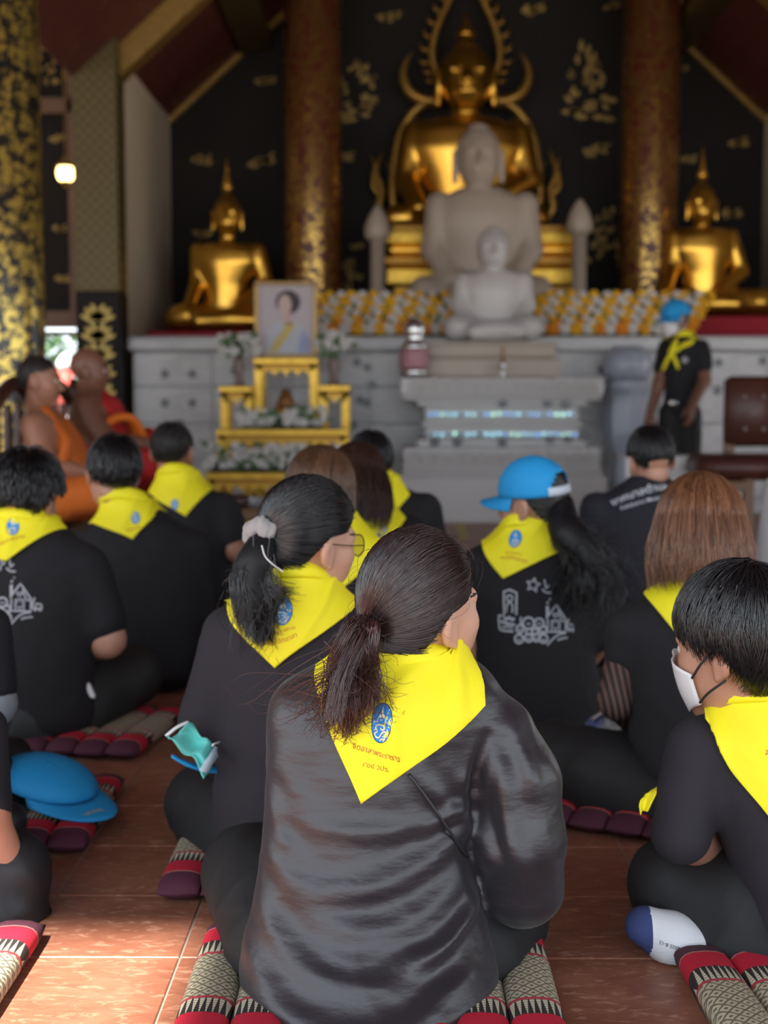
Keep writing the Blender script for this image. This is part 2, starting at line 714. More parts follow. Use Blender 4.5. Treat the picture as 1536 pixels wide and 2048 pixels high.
# ---- roof: two red slopes on gold beams, side aisles, added sun blockers at the front
nb = NB('red_ceiling')
st = nb.voronoi(5.0)
c = nb.mix(nb.ramp(nb.noise(6.0, 3), 0.3, 0.7), (0.085, 0.018, 0.016), (0.13, 0.028, 0.02))
c = nb.mix(nb.math('MULTIPLY', nb.math('LESS_THAN', st, 0.10), 0.6), c, (0.32, 0.19, 0.06))
nb.color(c)
REDC = nb.par(Roughness=0.6)
GOLDP = mat('gold_paint', (0.40, 0.24, 0.06), 0.45, 0.55, col2=(0.24, 0.14, 0.035), nscale=22, noise=0.6)
DARKG = mat('old_gold', (0.14, 0.105, 0.03), 0.5, 0.4, col2=(0.07, 0.05, 0.02), nscale=30, noise=0.5)
RIDGE = EAVE + (XR - XL) / 2 * SLOPE
th = 0.12
MB().prism([(XL - 0.3, EAVE - 0.3 * SLOPE), (CX, RIDGE), (CX, RIDGE + th), (XL - 0.3, EAVE - 0.3 * SLOPE + th)], -0.1, YB).build('ceiling', REDC, kind='structure')
MB().prism([(CX, RIDGE), (XR + 0.3, EAVE - 0.3 * SLOPE), (XR + 0.3, EAVE - 0.3 * SLOPE + th), (CX, RIDGE + th)], -0.1, YB).build('ceiling_right', REDC, kind='structure')
MB().prism([(-6.5, 3.35), (XL - 0.3, 4.35), (XL - 0.3, 4.47), (-6.5, 3.47)], -0.1, YB).build('ceiling_aisle_left', REDC, kind='structure')
MB().prism([(XR + 0.3, 4.35), (8.2, 3.35), (8.2, 3.47), (XR + 0.3, 4.47)], -0.1, YB).build('ceiling_aisle_right', REDC, kind='structure')
MB().box((-1.17, -3.2, 4.28), (8.2, -0.12, 4.40)).build('sun_blocker_slab', REDC, kind='structure')  # unseen slab added so sun reaches only the left of the near floor
MB().box((-6.5, -0.12, 4.28), (8.2, -0.02, 6.9)).build('sun_blocker_gable', REDC, kind='structure')  # unseen, added to stop sun coming in under the high ridge


def rafter(Y, w, h, side, name, m, t0=0.0, t1=1.0):
    x0 = XL if side < 0 else XR
    x1 = CX
    xa, xb = x0 + (x1 - x0) * t0, x0 + (x1 - x0) * t1
    za, zb = EAVE + (RIDGE - EAVE) * t0, EAVE + (RIDGE - EAVE) * t1
    MB().prism([(xa, za - h), (xb, zb - h), (xb, zb - 0.002), (xa, za - 0.002)], Y - w, Y).build(name, m, kind='structure')


k = 0
for side in (-1, 1):
    k += 1
    rafter(11.45, 0.22, 0.26, side, 'trim_%d' % k, GOLDP)
    k += 1
    rafter(YB - 0.01, 0.06, 0.07, side, 'trim_%d' % k, GOLDP)
    for t in (0.30, 0.62):
        k += 1
        xs = (XL if side < 0 else XR)
        x = xs + (CX - xs) * t
        z = EAVE + (RIDGE - EAVE) * t
        MB().prism([(x - 0.16, z - 0.05 - 0.14 * side * -1 * 0 - 0.16), (x + 0.16, z - 0.16 + 0.02), (x + 0.13, z + 0.02 - 0.14 * (1 if side < 0 else -1) * 0), (x - 0.13, z - 0.02)],
                   11.46, YB - 0.08).build('trim_%d' % k, DARKG, kind='structure')

# ---- pillars
nb = NB('red_gold_stencil')
cy = nb.nt.nodes.new('ShaderNodeMapping')
geo = nb.nt.nodes.new('ShaderNodeMapping')
ang = nb.math('ARCTAN2', nb.y, nb.x)
cmb = nb.nt.nodes.new('ShaderNodeCombineXYZ')
nb.set(cmb.inputs[0], nb.math('MULTIPLY', ang, 0.25))
nb.set(cmb.inputs[2], nb.z)
vor = nb.voronoi(30.0, cmb.outputs[0], 'SMOOTH_F1')
nn = nb.noise(55.0, 2, cmb.outputs[0])
msk = nb.ramp(nb.math('ADD', vor, nb.math('MULTIPLY', nn, 0.35)), 0.66, 0.58)
nb.color(nb.mix(msk, (0.105, 0.016, 0.010), (0.50, 0.31, 0.075)))
STENC = nb.par(Metallic=nb.math('MULTIPLY', msk, 0.85), Roughness=nb.math('SUBTRACT', 0.40, nb.math('MULTIPLY', msk, 0.16)))
nb = NB('black_gold_mosaic')
ang = nb.math('ARCTAN2', nb.y, nb.x)
cmb = nb.nt.nodes.new('ShaderNodeCombineXYZ')
nb.set(cmb.inputs[0], nb.math('MULTIPLY', ang, 0.2))
nb.set(cmb.inputs[2], nb.z)
vor = nb.voronoi(20.0, cmb.outputs[0], 'SMOOTH_F1')
nn = nb.noise(34.0, 3, cmb.outputs[0], 1.5)
msk = nb.ramp(nb.math('ADD', nb.math('MULTIPLY', vor, 0.6), nn), 0.80, 0.70)
nb.color(nb.mix(msk, (0.012, 0.012, 0.012), (0.62, 0.45, 0.10)))
MOSA = nb.par(Metallic=nb.math('MULTIPLY', msk, 0.75), Roughness=0.30)


def pillar(name, label, px, Y, halfpx, m, z0=0.0, z1=6.0, base=True):
    c = P(px, 792, Y)
    r = halfpx * Y / FPX
    t = thing(name, label, 'pillar', (c[0], Y, z0))
    prof = [(r * 1.03, 0), (r * 1.02, 0.4), (r, 1.2), (r * 0.98, z1 - z0)]
    MB().lathe(prof, seg=32).build('shaft', m, t, True)
    if base:
        MB().lathe([(r * 1.3, 0), (r * 1.3, 0.06), (r * 1.15, 0.1), (r * 1.22, 0.15), (r * 1.05, 0.2)], seg=32).build('base_moulding', GOLDP, t, True)
    return t


pillar('hall_pillar', 'round red and gold stencilled pillar behind the framed portrait', 628, 12.9, 56, STENC, 1.5, 6.2)
pillar('hall_pillar', 'round red and gold stencilled pillar above the standing capped man', 1292, 12.9, 56, STENC, 1.5, 6.2)
pillar('mosaic_pillar', 'near round pillar of black and gold mosaic behind the monks', 26, 8.0, 66, MOSA, 0.0, 4.3)

# square dark-gold column at the end of the side wall
nb = NB('brocade')
cmb = nb.map((1, 1, 1))
g1 = nb.math('MULTIPLY', nb.math('ABSOLUTE', nb.math('SINE', nb.math('MULTIPLY', nb.math('ADD', nb.x, nb.z), 34.0))),
             nb.math('ABSOLUTE', nb.math('SINE', nb.math('MULTIPLY', nb.math('SUBTRACT', nb.x, nb.z), 34.0))))
m1 = nb.ramp(g1, 0.25, 0.55)
nb.color(nb.mix(m1, (0.085, 0.064, 0.022), (0.145, 0.108, 0.032)))
BROC = nb.par(Metallic=0.3, Roughness=0.5)
t = thing('square_column', 'square dark gold brocade column beside the cream wall', 'pillar', (P(208, 792, 11.2)[0], 11.2, 0))
w = 42 * 11.2 / FPX
MB().box((-w, -w, 1.85), (w, w, 4.45), 0.01).build('shaft', BROC, t)
MB().box((-w * 1.02, -w * 1.02, 0.15), (w * 1.02, w * 1.02, 1.85), 0.01).build('lower_shaft', LACQ, t)
zz = 0.3
for kx in range(10):
    mb = MB()
    for a in (-1.3, -0.8, -.35, 0.0, .35, 0.8, 1.3):
        mb.prism([(q[0], q[1]) for q in leaf2d(0, 0, 0.15 if a else .10, 0.03, math.pi / 2 + a, 2)], -w * 1.02 - 0.008, -w * 1.02 + 0.001)
    mb.build('gilt_leaf_spray', mat('gilt_bright', (0.42, 0.31, 0.085), 0.45, 0.5), t, loc=(0, 0, 0.22 + kx * 0.155))
MB().box((-w * 1.2, -w * 1.2, 0.0), (w * 1.2, w * 1.2, 0.15), 0.02).build('plinth', GOLDP, t)

# ---- left aisle: wooden frame with lacquer panels, bright gap below
WOOD = mat('brown_wood', (0.20, 0.105, 0.05), 0.5, col2=(0.13, 0.065, 0.03), nscale=4, stretch=(6, 6, 0.7))
YA = 12.0


def pxbox(mb, x0, y0, x1, y1, Y, d, bev=0.0):
    a, b = P(x0, y1, Y), P(x1, y0, Y)
    return mb.box((a[0], Y, a[2]), (b[0], Y + d, b[2]), bev)


ww = thing('window_1', 'brown wooden frame with black gilded panels left of the square column', 'window frame', (0, 0, 0))
ww['kind'] = 'structure'
pxbox(MB(), 142, -60, 178, 655, YA, 0.12).build('post', WOOD, ww)
pxbox(MB(), -60, -60, -25, 655, YA, 0.12).build('post', WOOD, ww)
pxbox(MB(), -25, 195, 142, 226, YA, 0.10).build('rail', WOOD, ww)
pxbox(MB(), -25, 55, 142, 72, YA, 0.10).build('rail', WOOD, ww)
pxbox(MB(), -25, 622, 142, 655, YA, 0.14).build('sill', WOOD, ww)
pxbox(MB(), -20, -55, 138, 640, YA + 0.06, 0.03).build('panel', LACQ, ww)
for (x, y, s, k) in ((95, 130, .2, 'tree'), (112, 280, .13, 'cloud'), (118, 460, .12, 'cloud'), (124, 562, .13, 'cloud'), (55, 420, .2, 'cloud')):
    motif(x, y, s, k, ww, YA + 0.06)
pxbox(MB(), -25, 662, 150, 672, YA + 0.02, 0.05).build('lower_rail', WOOD, ww)

# hanging lantern
t = thing('hanging_lantern', 'small glowing brass lantern hanging left of the square column', 'lantern', tuple(P(131, 345, 11.4)))
MB().lathe([(0.03, -0.085), (0.065, -0.05), (0.075, 0.0), (0.06, 0.05), (0.03, 0.07)], seg=16).build('glass_globe', mat('lamp_glass', (1, .85, .5), 0.3, emit=(1.0, 0.66, 0.22), estr=4.0), t, True)
MB().lathe([(0.085, 0.045), (0.06, 0.075), (0.03, 0.11), (0.012, 0.14)], seg=16).build('cap', GOLDP, t, True)
MB().lathe([(0.012, -0.13), (0.03, -0.1), (0.05, -0.075), (0.03, -0.07)], seg=16).build('finial', GOLDP, t, True)
MB().tube([(0, 0, 0.13), (0, 0, 1.5)], 0.006, 6).build('chain', GOLDP, t)

# a little of the garden seen through the gap
LEAFM = mat('garden_leaf', (0.05, 0.14, 0.03), 0.6, col2=(0.12, 0.26, 0.07), island=True)
t = thing('garden_shrub', 'green shrub outside seen between the two monks', 'shrub', (P(108, 720, 17)[0], 17.0, -0.13))
MB().tube([(0, 0, 0), (0.02, 0, 0.5), (0, 0.02, 1.0)], [0.05, 0.04, 0.03]).build('stem', WOOD, t)
mb = MB()
r = random.Random(3)
for k in range(800):
    a, h, q = r.uniform(0, 6.28), r.uniform(0.7, 1.9), r.uniform(0, 0.55)
    c0 = np.array([q * math.cos(a), q * math.sin(a), h])
    u = np.array([r.uniform(-1, 1), r.uniform(-1, 1), r.uniform(-.6, .6)])
    u /= np.linalg.norm(u)
    w_ = np.cross(u, (0.3, 0.2, 0.9))
    mb.add([c0 - u * .09, c0 + w_ * .035 + (0, 0, .01), c0 + u * .09, c0 - w_ * .035 + (0, 0, .01)], [(0, 1, 2, 3)])
mb.build('foliage', LEAFM, t, kind='stuff')
t = thing('garden_post', 'red and white painted post outside the gap', 'post', (P(131, 760, 16)[0], 16.0, -0.13))
MB().lathe([(0.09, 0), (0.09, 0.9)], seg=14).build('white_section', mat('white_paint', (.8, .8, .8), .6), t, True)
MB().lathe([(0.092, 0.9), (0.092, 1.45)], seg=14).build('red_section', mat('red_paint', (.6, .08, .06), .6), t, True)
MB().lathe([(0.1, 1.45), (0.1, 1.52), (0.04, 1.62)], seg=14).build('post_cap', mat('white_paint', (.8, .8, .8), .6), t, True)

MB().box((8.2, 2.5, -0.1), (8.4, 8.6, 3.4)).build('shade_wall_right', PLAS, kind='structure')  # unseen, added to cut light from the right side
MB().box((8.2, 11.4, -0.1), (8.4, YB, 3.4)).build('shade_wall_right_end', PLAS, kind='structure')  # unseen, added; the opening before it lets light onto the cream wall
MB().box((-6.7, 4.0, -0.1), (-6.5, YB, 3.4)).build('shade_wall_left', PLAS, kind='structure')  # unseen, added to keep the left side dark

# ================================================================== THE ALTAR
nb = NB('grey_marble')
nv = nb.noise(2.2, 6, nb.map((0.6, 1, 2.4)), 1.4, 0.6)
c = nb.mix(nb.ramp(nv, 0.35, 0.68), (0.54, 0.53, 0.515), (0.36, 0.36, 0.365))
c = nb.mix(nb.math('MULTIPLY', nb.ramp(nb.noise(5.0, 5, nb.map((0.5, 1, 3.0)), 2.0), 0.56, 0.66), 0.5), c, (0.17, 0.17, 0.185))
nb.color(c)
MARB = nb.par(Roughness=0.28, Specular_IOR_Level=0.5)
WMARB = mat('white_marble', (0.47, 0.39, 0.31), 0.45, col2=(0.39, 0.32, 0.25), nscale=3.5)
WHITE = mat('white_stone', (0.58, 0.56, 0.54), 0.35, col2=(0.47, 0.455, 0.44), nscale=3)
INLAY = mat('dark_inlay', (0.09, 0.09, 0.10), 0.3)
GOLD = mat('gold_leaf', (0.86, 0.50, 0.085), 0.30, 0.95, col2=(0.68, 0.36, 0.05), nscale=5, noise=0.4)
GOLDB = mat('gold_bright', (0.70, 0.44, 0.06), 0.36, 0.75, col2=(0.46, 0.26, 0.035), nscale=16, noise=0.5)
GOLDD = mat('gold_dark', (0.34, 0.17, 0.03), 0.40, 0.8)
REDCL = mat('red_cloth', (0.36, 0.008, 0.022), 0.75, bump=0.1)

# ---- stepped marble dais
YD = 11.3
dx0, dx1 = P(268, 800, YD)[0], XR - 0.01
DTOP = 1.50
t = thing('marble_dais', 'long grey marble dais with inlaid flowers across the back of the hall', 'altar', (0, YD, 0))
MB().box((dx0 + 0.02, 0.02, 0), (dx1, YB - YD - 0.01, DTOP - 0.1)).build('core', MARB, t)
MB().box((dx0 - 0.03, -0.06, DTOP - 0.13), (dx1, YB - YD - 0.01, DTOP), 0.02).build('ledge', MARB, t)
MB().box((dx0 - 0.03, -0.10, 0.0), (dx1, 0.1, 0.14), 0.02).build('plinth', MARB, t)
rowz = [0.15, 0.46, 0.77, 1.08, 1.365]
ncol = 9
pw = (dx1 - dx0) / ncol
for i in range(len(rowz) - 1):
    pm = MB().box((-pw / 2 + 0.004, -0.02, 0.004), (pw / 2 - 0.004, 0.022, rowz[i + 1] - rowz[i] - 0.004), 0.006).mesh('marble_panel', MARB)
    for j in range(ncol):
        link('marble_panel', pm, t, (dx0 + (j + 0.5) * pw, 0, rowz[i]))
ros = MB()
for a in range(6):
    ros.prism(leaf2d(0, 0, 0.045, 0.013, a * math.pi / 3), -0.026, -0.018)
rosm = ros.mesh('inlay_flower', INLAY)
for (x, y) in ((385, 748), (385, 806), (360, 848), (470, 742), (720, 800), (733, 805), (705, 850), (714, 725), (735, 735), (745, 770), (1437, 725), (1525, 722),
               (1435, 782), (1258, 834), (1228, 792), (1215, 795), (1205, 740), (330, 748), (330, 806), (1500, 842)):
    q = P(x, y, YD - 0.02)
    link('inlay_flower', rosm, t, (q[0], 0, q[2]))
# low marble platform parts at the right with bluish veins
BLUEM = mat('blue_marble', (0.40, 0.43, 0.50), 0.3, col2=(0.30, 0.33, 0.40), nscale=9, noise=0.4)
t = thing('marble_stand', 'squat blue grey carved marble stand right of the white altar', 'stand', tuple(P(1266, 0, 10.93) * np.array([1, 1, 0])))
MB().lathe([(0.2, 0.0), (0.2, 0.1), (0.14, 0.18), (0.12, 0.5), (0.17, 0.62), (0.19, 0.7), (0.19, 1.0), (0.21, 1.06), (0.21, 1.12)], seg=8).build('pedestal', BLUEM, t)
MB().lathe([(0.15, 1.12), (0.2, 1.2), (0.21, 1.3), (0.12, 1.4)], seg=16).build('lotus_bowl', BLUEM, t, True)

# ---- white altar table with two glittering light strips
YT = 10.5


def xz(px, py, Y=YT):
    q = P(px, py, Y)
    return q[0], q[2]


ax0, ax1 = P(802, 800, YT)[0], P(1206, 800, YT)[0]
acx = (ax0 + ax1) / 2
hw = (ax1 - ax0) / 2
t = thing('marble_altar', 'white marble lotus altar table in front of the seated white statues', 'altar', (acx, YT, 0))
prof = [(1.04, 0, .37), (1.0, .37, .41), (0.97, .41, .60), (0.84, .60, .66), (0.76, .66, .76), (0.80, .76, .80), (0.76, .80, .92), (0.84, .92, .965), (0.98, .965, 1.0), (1.0, 1.0, 1.145)]
nm = ['base_block', 'base_lip', 'lotus_foot', 'lower_moulding', 'lower_waist', 'waist_band', 'upper_waist', 'upper_moulding', 'cornice', 'top_slab']
for (f, z0, z1), n_ in zip(prof, nm):
    MB().box((-hw * f, -0.04 * f * 4 + 0.12, z0), (hw * f, 0.70, z1), 0.012).build(n_, WHITE, t)
petal = MB()
petal.add([(-0.055, 0, 0), (0.055, 0, 0), (0.045, -0.03, 0.09), (0, -0.035, 0.14), (-0.045, -0.03, 0.09), (0, -0.01, 0.05)],
          [(0, 1, 5), (1, 2, 5), (2, 3, 5), (3, 4, 5), (4, 0, 5)])
pmsh = petal.mesh('lotus_petal', WHITE, True)
for z in (0.44, 1.002):
    n_ = 14
    for i in range(n_):
        link('lotus_petal', pmsh, t, (-hw * 0.93 + (i + 0.5) * hw * 1.86 / n_, -0.045 if z < 1 else -0.042, z))
for (x, y) in ((1005, 807), (1005, 885), (1095, 806), (1130, 808), (870, 884), (915, 884), (1100, 878), (1135, 876), (1172, 874)):
    q = P(x, y, YT - 0.02)
    link('inlay_flower', rosm, t, (q[0] - acx, 0.0, q[2]))
for (py, lab) in ((828, 'upper'), (868, 'lower')):
    z = xz(1000, py)[1]
    s = thing('light_strip', '%s row of pale blue glittering lights across the white altar' % lab, 'light strip', (acx, YT - 0.05, z), group='light strips on the altar')
    MB().box((-hw * .74, 0.0, -0.012), (hw * .74, 0.016, 0.012)).build('backing', mat('strip_back', (.25, .36, .42), .25, .4), s)
    r = random.Random(py)
    for i in range(24):
        mm = r.choice([mat('bead_cyan', (.35, .65, .75), .15, .3, emit=(.35, .75, .9), estr=.55), mat('bead_blue', (.2, .4, .8), .15, .3, emit=(.2, .42, .95), estr=.5),
                       mat('bead_green', (.5, .8, .7), .15, .3, emit=(.5, .9, .7), estr=.6), mat('bead_dim', (.25, .38, .45), .15, .3)])
        f = r.uniform(.7, 1.2)
        MB().lathe([(0.004, -0.014 * f), (0.014 * f, 0), (0.004, 0.014 * f)], seg=8).build('bead', mm, s, True, loc=(-hw * .72 + i * hw * 1.44 / 23, -0.012, r.uniform(-.006, .006)))

# ---- seated statues
def lobe(prims, vox, m, t, name):
    v, f = solid(prims, vox)
    return obj(name, v - np.array(t.location), f, m, t)


def statue(name, label, m, Y, head, headr, sh, shoulders, waist, lap, knees, arms, vox, spire=None, curls=None, ears=True):
    """seated figure in folded-leg pose seen from the front (faces the camera, -Y); pixel joints at distance Y"""
    base = P(lap[0], lap[1] + 30, Y)
    t = thing(name, label, 'statue', (base[0], Y, base[2]))
    q = lambda x, y, d=0.0: P(x, y, Y + d)
    s = Y / FPX
    hr = np.array(headr) * s
    hc = q(*head)
    rows = []
    for (px, py, hwid, dep) in (lap + (0,),)[:0]:
        pass
    for (px, py, hwid, dep) in shoulders + waist:
        c_ = q(px, py)
        rows.append((c_[2], c_[0], Y, hwid * s, dep * s))
    body = [loft(rows, 0.04)]
    for chainpts, rad in arms:
        pts = [q(*c_) for c_ in chainpts]
        body += chain(pts, [r_ * s for r_ in rad], 0.03)
    for (kx, ky, kd), (ax_, ay_, ad) in knees:
        hip = q(lap[0] + (kx - lap[0]) * 0.25, lap[1], 0.02)
        kn = q(kx, ky, kd)
        an = q(ax_, ay_, ad)
        body += chain([hip, kn, an], [lap[2] * s * 1.1, lap[2] * s, lap[2] * s * 0.72], 0.05)
    body += [rc(q(head[0], head[1] + headr[2] * 0.6), q(head[0], shoulders[0][1]), hr[0] * 0.52, hr[0] * 0.6, 0.03)]
    # head with face
    body += [el(hc, hr * (1, 1.05, 1.0), k=0.02), el(hc + (0, -hr[0] * .25, -hr[2] * .35), hr * (.82, .85, .72), k=0.03),
             rc(hc + (0, -hr[0] * 1.06, hr[2] * .1), hc + (0, -hr[0] * 1.28, -hr[2] * .2), hr[0] * .1, hr[0] * .17, 0.02),
             rc(hc + (-hr[0] * .24, -hr[0] * 1.02, -hr[2] * .5), hc + (hr[0] * .24, -hr[0] * 1.02, -hr[2] * .5), hr[0] * .12, hr[0] * .12, 0.015),
             rc(hc + (-hr[0] * .6, -hr[0] * .86, hr[2] * .2), hc + (hr[0] * .6, -hr[0] * .86, hr[2] * .2), hr[0] * .1, hr[0] * .1, 0.03)]
    if ears:
        for sg in (-1, 1):
            body += [rc(hc + (sg * hr[0] * 1.06, 0, hr[2] * .2), hc + (sg * hr[0] * 1.1, 0, -hr[2] * .75), hr[0] * .17, hr[0] * .14, 0.015)]
    lobe(body, vox, m, t, 'figure')
    cm = curls or m
    hair = [el(hc + (0, hr[0] * .12, hr[2] * .22), hr * (1.05, 1.06, .84), k=0.02), el(hc + (0, hr[0] * .1, hr[2] * .98), hr * (.52, .52, .24), k=0.015)]
    hair.append(el(hc + (0, -hr[0] * 1.5, -hr[2] * .45), hr * (1.2, .95, .95), k=0.02, sub=True))
    lobe(hair, vox, cm, t, 'curled_hair')
    if spire:
        tip = q(*spire)
        b0 = hc + (0, hr[0] * .1, hr[2] * 1.3)
        hgt = tip[2] - b0[2]
        MB().lathe([(hr[0] * .34, 0), (hr[0] * .42, hgt * .12), (hr[0] * .22, hgt * .35), (hr[0] * .12, hgt * .65), (0.004, hgt)], seg=12).build(
            'flame_finial', m, t, True, loc=tuple(b0 - np.array(t.location)))
    return t


# large gilded figure under the flame arch
YG = 13.25
statue('gilded_statue', 'large gilded seated Buddha statue under a flame arch', GOLD, YG, (932, 160), (50, 50, 62), None,
       [(932, 240, 60, 40), (932, 262, 118, 56), (932, 300, 122, 62)], [(932, 360, 92, 56), (932, 410, 78, 50), (932, 450, 82, 50)],
       (932, 432, 24), [((795, 436, -.20), (1000, 436, -.40)), ((1072, 436, -.20), (870, 438, -.46))],
       [([(832, 270, 0), (812, 360, -.05), (838, 415, -.36)], [30, 25, 16]), ([(1034, 270, 0), (1056, 360, -.05), (960, 415, -.36)], [30, 25, 16])],
       0.022, (932, 18), GOLDD)
# waist of lacquered shade behind the crossed legs, tiered throne
t = thing('gilded_throne', 'tiered gilded throne beneath the large gilded Buddha', 'throne', (P(950, 560, YG)[0], YG, DTOP))
for (px0, px1, y0, y1, m_) in ((775, 1142, 545, 582, GOLDB), (768, 1150, 522, 545, GOLDD), (782, 1136, 505, 522, GOLD), (772, 1146, 474, 505, GOLDB), (786, 1130, 471, 474, GOLDD)):
    a, b = P(px0, y1, YG), P(px1, y0, YG)
    z0 = max(a[2], DTOP)
    MB().box((a[0], YG - 0.62, z0), (b[0], YG + 0.25, b[2]), 0.03).build('throne_tier', m_, t, loc=tuple(-np.array(t.location)))
a, b = P(790, 600, YG), P(1130, 575, YG)
MB().box((a[0], YG - .58, DTOP), (b[0], YG + .25, P(0, 580, YG)[2]), 0.02).build('throne_base', GOLDD, t, loc=tuple(-np.array(t.location)))

# flame arch
YR = 13.72
t = thing('flame_arch', 'gilded flame arch with curling horns behind the large Buddha', 'arch', tuple(P(932, 480, YR)))
off = np.array(t.location)
GARCH = mat('arch_gold', (0.56, 0.33, 0.075), 0.42, 0.7, col2=(0.36, 0.19, 0.04), nscale=20, noise=0.6)
half = [(1060, 470), (1078, 400), (1074, 320), (1062, 265), (1034, 222), (1000, 200), (984, 182), (990, 150), (1000, 110), (992, 62), (972, 15), (950, -35), (932, -90)]
for sg in (1, -1):
    pts = [P(932 + sg * (x - 932), y, YR) - off for x, y in half]
    pts = spline(pts, 48)
    MB().tube(pts, [0.085 * (1 - 0.35 * i / 47) for i in range(48)], 10, 0.6).build('arch_band', GARCH, t, True)
    horn = spline([P(932 + sg * (x - 932), y, YR) - off for x, y in ((985, 205), (1022, 200), (1048, 180), (1058, 150), (1050, 120), (1038, 104))], 20)
    MB().tube(horn, [0.10, .10, .10, .10, .10, .098, .095, .09, .085, .08, .075, .07, .062, .055, .048, .04, .03, .022, .014, .006], 10, 0.6).build('horn', GARCH, t, True)
    for i in range(26, 47, 2):
        c0 = pts[i]
        n_ = pts[i] - pts[i - 1]
        n_ /= np.linalg.norm(n_)
        out = np.array([n_[2] * sg, 0, -n_[0] * sg])
        MB().tube([c0 + out * .03, c0 + out * .1 + n_ * .02, c0 + out * .13 + n_ * .08], [.035, .028, .005], 8, 0.6).build('flame_tooth', GARCH, t, True)
    for (pp, rr) in ((((1092, 445), (1106, 415), (1100, 380), (1112, 345), (1098, 298)), (.05, .075, .06, .05, .008)), (((1100, 395), (1118, 372), (1114, 335), (1122, 312)), (.04, .05, .035, .006)),
                     (((1085, 385), (1082, 350), (1090, 322)), (.035, .035, .006))):
        q = spline([P(932 + sg * (x - 932), y, YR) - off for x, y in pp], 14)
        MB().tube(q, list(np.interp(np.linspace(0, 1, 14), np.linspace(0, 1, len(rr)), rr)), 8, 0.6).build('flame_finial', GARCH, t, True)
mb = MB()
for sg in (1, -1):
    q = P(932 + sg * 128, 470, YR) - off
    mb.box((q[0] - .12, -.06, DTOP - off[2]), (q[0] + .12, .06, q[2] + .1), .02)
    mb.build('arch_foot', GOLDD, t)
    mb = MB()

# smaller gilded figures on both sides
YS = 12.6
statue('gilded_statue', 'small gilded seated Buddha statue left, beside the framed portrait', GOLD, YS, (455, 432), (26, 26, 36), None,
       [(455, 488, 42, 26), (455, 502, 66, 34), (455, 525, 68, 37)], [(452, 570, 45, 32), (450, 615, 40, 30), (450, 640, 46, 34)],
       (450, 632, 24), [((360, 636, -.22), (510, 640, -.38)), ((545, 636, -.22), (400, 642, -.42))],
       [([(398, 502, 0), (396, 565, -.02), (372, 625, -.3)], [17, 15, 9]), ([(514, 502, 0), (532, 570, -.02), (470, 622, -.32)], [17, 15, 9])],
       0.014, (455, 312), GOLDD)
statue('gilded_statue', 'small gilded seated Buddha statue right, above the standing man in the cap', GOLD, YS, (1404, 410), (26, 26, 38), None,
       [(1404, 458, 42, 26), (1404, 474, 60, 34), (1404, 500, 64, 37)], [(1408, 545, 44, 32), (1410, 585, 40, 30), (1410, 610, 46, 34)],
       (1410, 602, 24), [((1322, 604, -.22), (1470, 608, -.38)), ((1520, 604, -.22), (1370, 610, -.42))],
       [([(1350, 474, 0), (1345, 540, -.02), (1325, 598, -.3)], [17, 15, 9]), ([(1460, 474, 0), (1482, 545, -.02), (1425, 596, -.32)], [17, 15, 9])],
       0.014, (1404, 290), GOLDD)
for (x0, x1, y0, nm_) in ((318, 580, 668, 'left small gilded Buddha'), (1270, 1560, 639, 'right small gilded Buddha')):
    a, b = P(x0, 700, YS), P(x1, y0, YS)
    t = thing('red_draped_plinth', 'plinth draped in red cloth under the ' + nm_, 'plinth', ((a[0] + b[0]) / 2, YS, DTOP))
    MB().box((a[0] - (a[0] + b[0]) / 2, -.55, 0), (b[0] - (a[0] + b[0]) / 2, .35, b[2] - DTOP - 0.012), .01).build('block', WHITE, t)
    MB().box((a[0] - (a[0] + b[0]) / 2 - .012, -.562, 0.01), (b[0] - (a[0] + b[0]) / 2 + .012, .36, b[2] - DTOP), .01).build('red_cloth', REDCL, t)

# big white marble figure and the smaller white figure in front of it
statue('white_statue', 'large white marble seated Buddha statue in front of the gilded one', WMARB, 12.1, (957, 318), (42, 42, 58), None,
       [(960, 378, 42, 30), (962, 398, 84, 40), (962, 430, 96, 46)], [(962, 490, 84, 46), (962, 545, 80, 46), (962, 585, 88, 50)],
       (962, 580, 30), [((850, 585, -.10), (1020, 590, -.2)), ((1074, 585, -.10), (910, 592, -.23))],
       [([(878, 410, 0), (868, 500, -.02), (900, 556, -.16), (955, 566, -.26)], [26, 25, 21, 14]), ([(1050, 410, 0), (1060, 500, -.02), (1030, 556, -.16), (975, 566, -.26)], [26, 25, 21, 14])],
       0.018)
YW = 11.05
statue('white_statue', 'smaller white stone seated figure on a block, before the large white Buddha', WHITE, YW, (986, 500), (31, 31, 38), None,
       [(986, 540, 32, 22), (986, 556, 62, 30), (986, 580, 66, 34)], [(986, 610, 56, 32), (986, 640, 54, 34), (986, 660, 60, 38)],
       (986, 655, 22), [((912, 655, -.18), (1030, 662, -.3)), ((1060, 655, -.18), (950, 664, -.34))],
       [([(926, 562, 0), (918, 610, -.03), (930, 650, -.16)], [18, 16, 13]), ([(1046, 562, 0), (1054, 610, -.03), (1040, 650, -.16)], [18, 16, 13])],
       0.014, None, None, False)
a, b = P(832, 756, YW), P(1112, 688, YW)
t = thing('statue_block', 'stepped pale stone block under the smaller white figure', 'plinth', ((a[0] + b[0]) / 2, YW, 1.145))
w_ = (b[0] - a[0]) / 2
MB().box((-w_, -.30, 0.002), (w_, .13, .16), .015).build('lower_step', WMARB, t)
MB().box((-w_ * .93, -.27, .16), (w_ * .93, .13, .27), .015).build('middle_step', WMARB, t)
MB().box((-w_ * .98, -.29, .27), (w_ * .98, .13, b[2] - 1.145), .015).build('top_step', WMARB, t)
a = P(845, 600, 12.2)
t = thing('drum_pedestal', 'curved pale stone base under the large white Buddha', 'plinth', (P(962, 600, 12.1)[0], 12.1, DTOP))
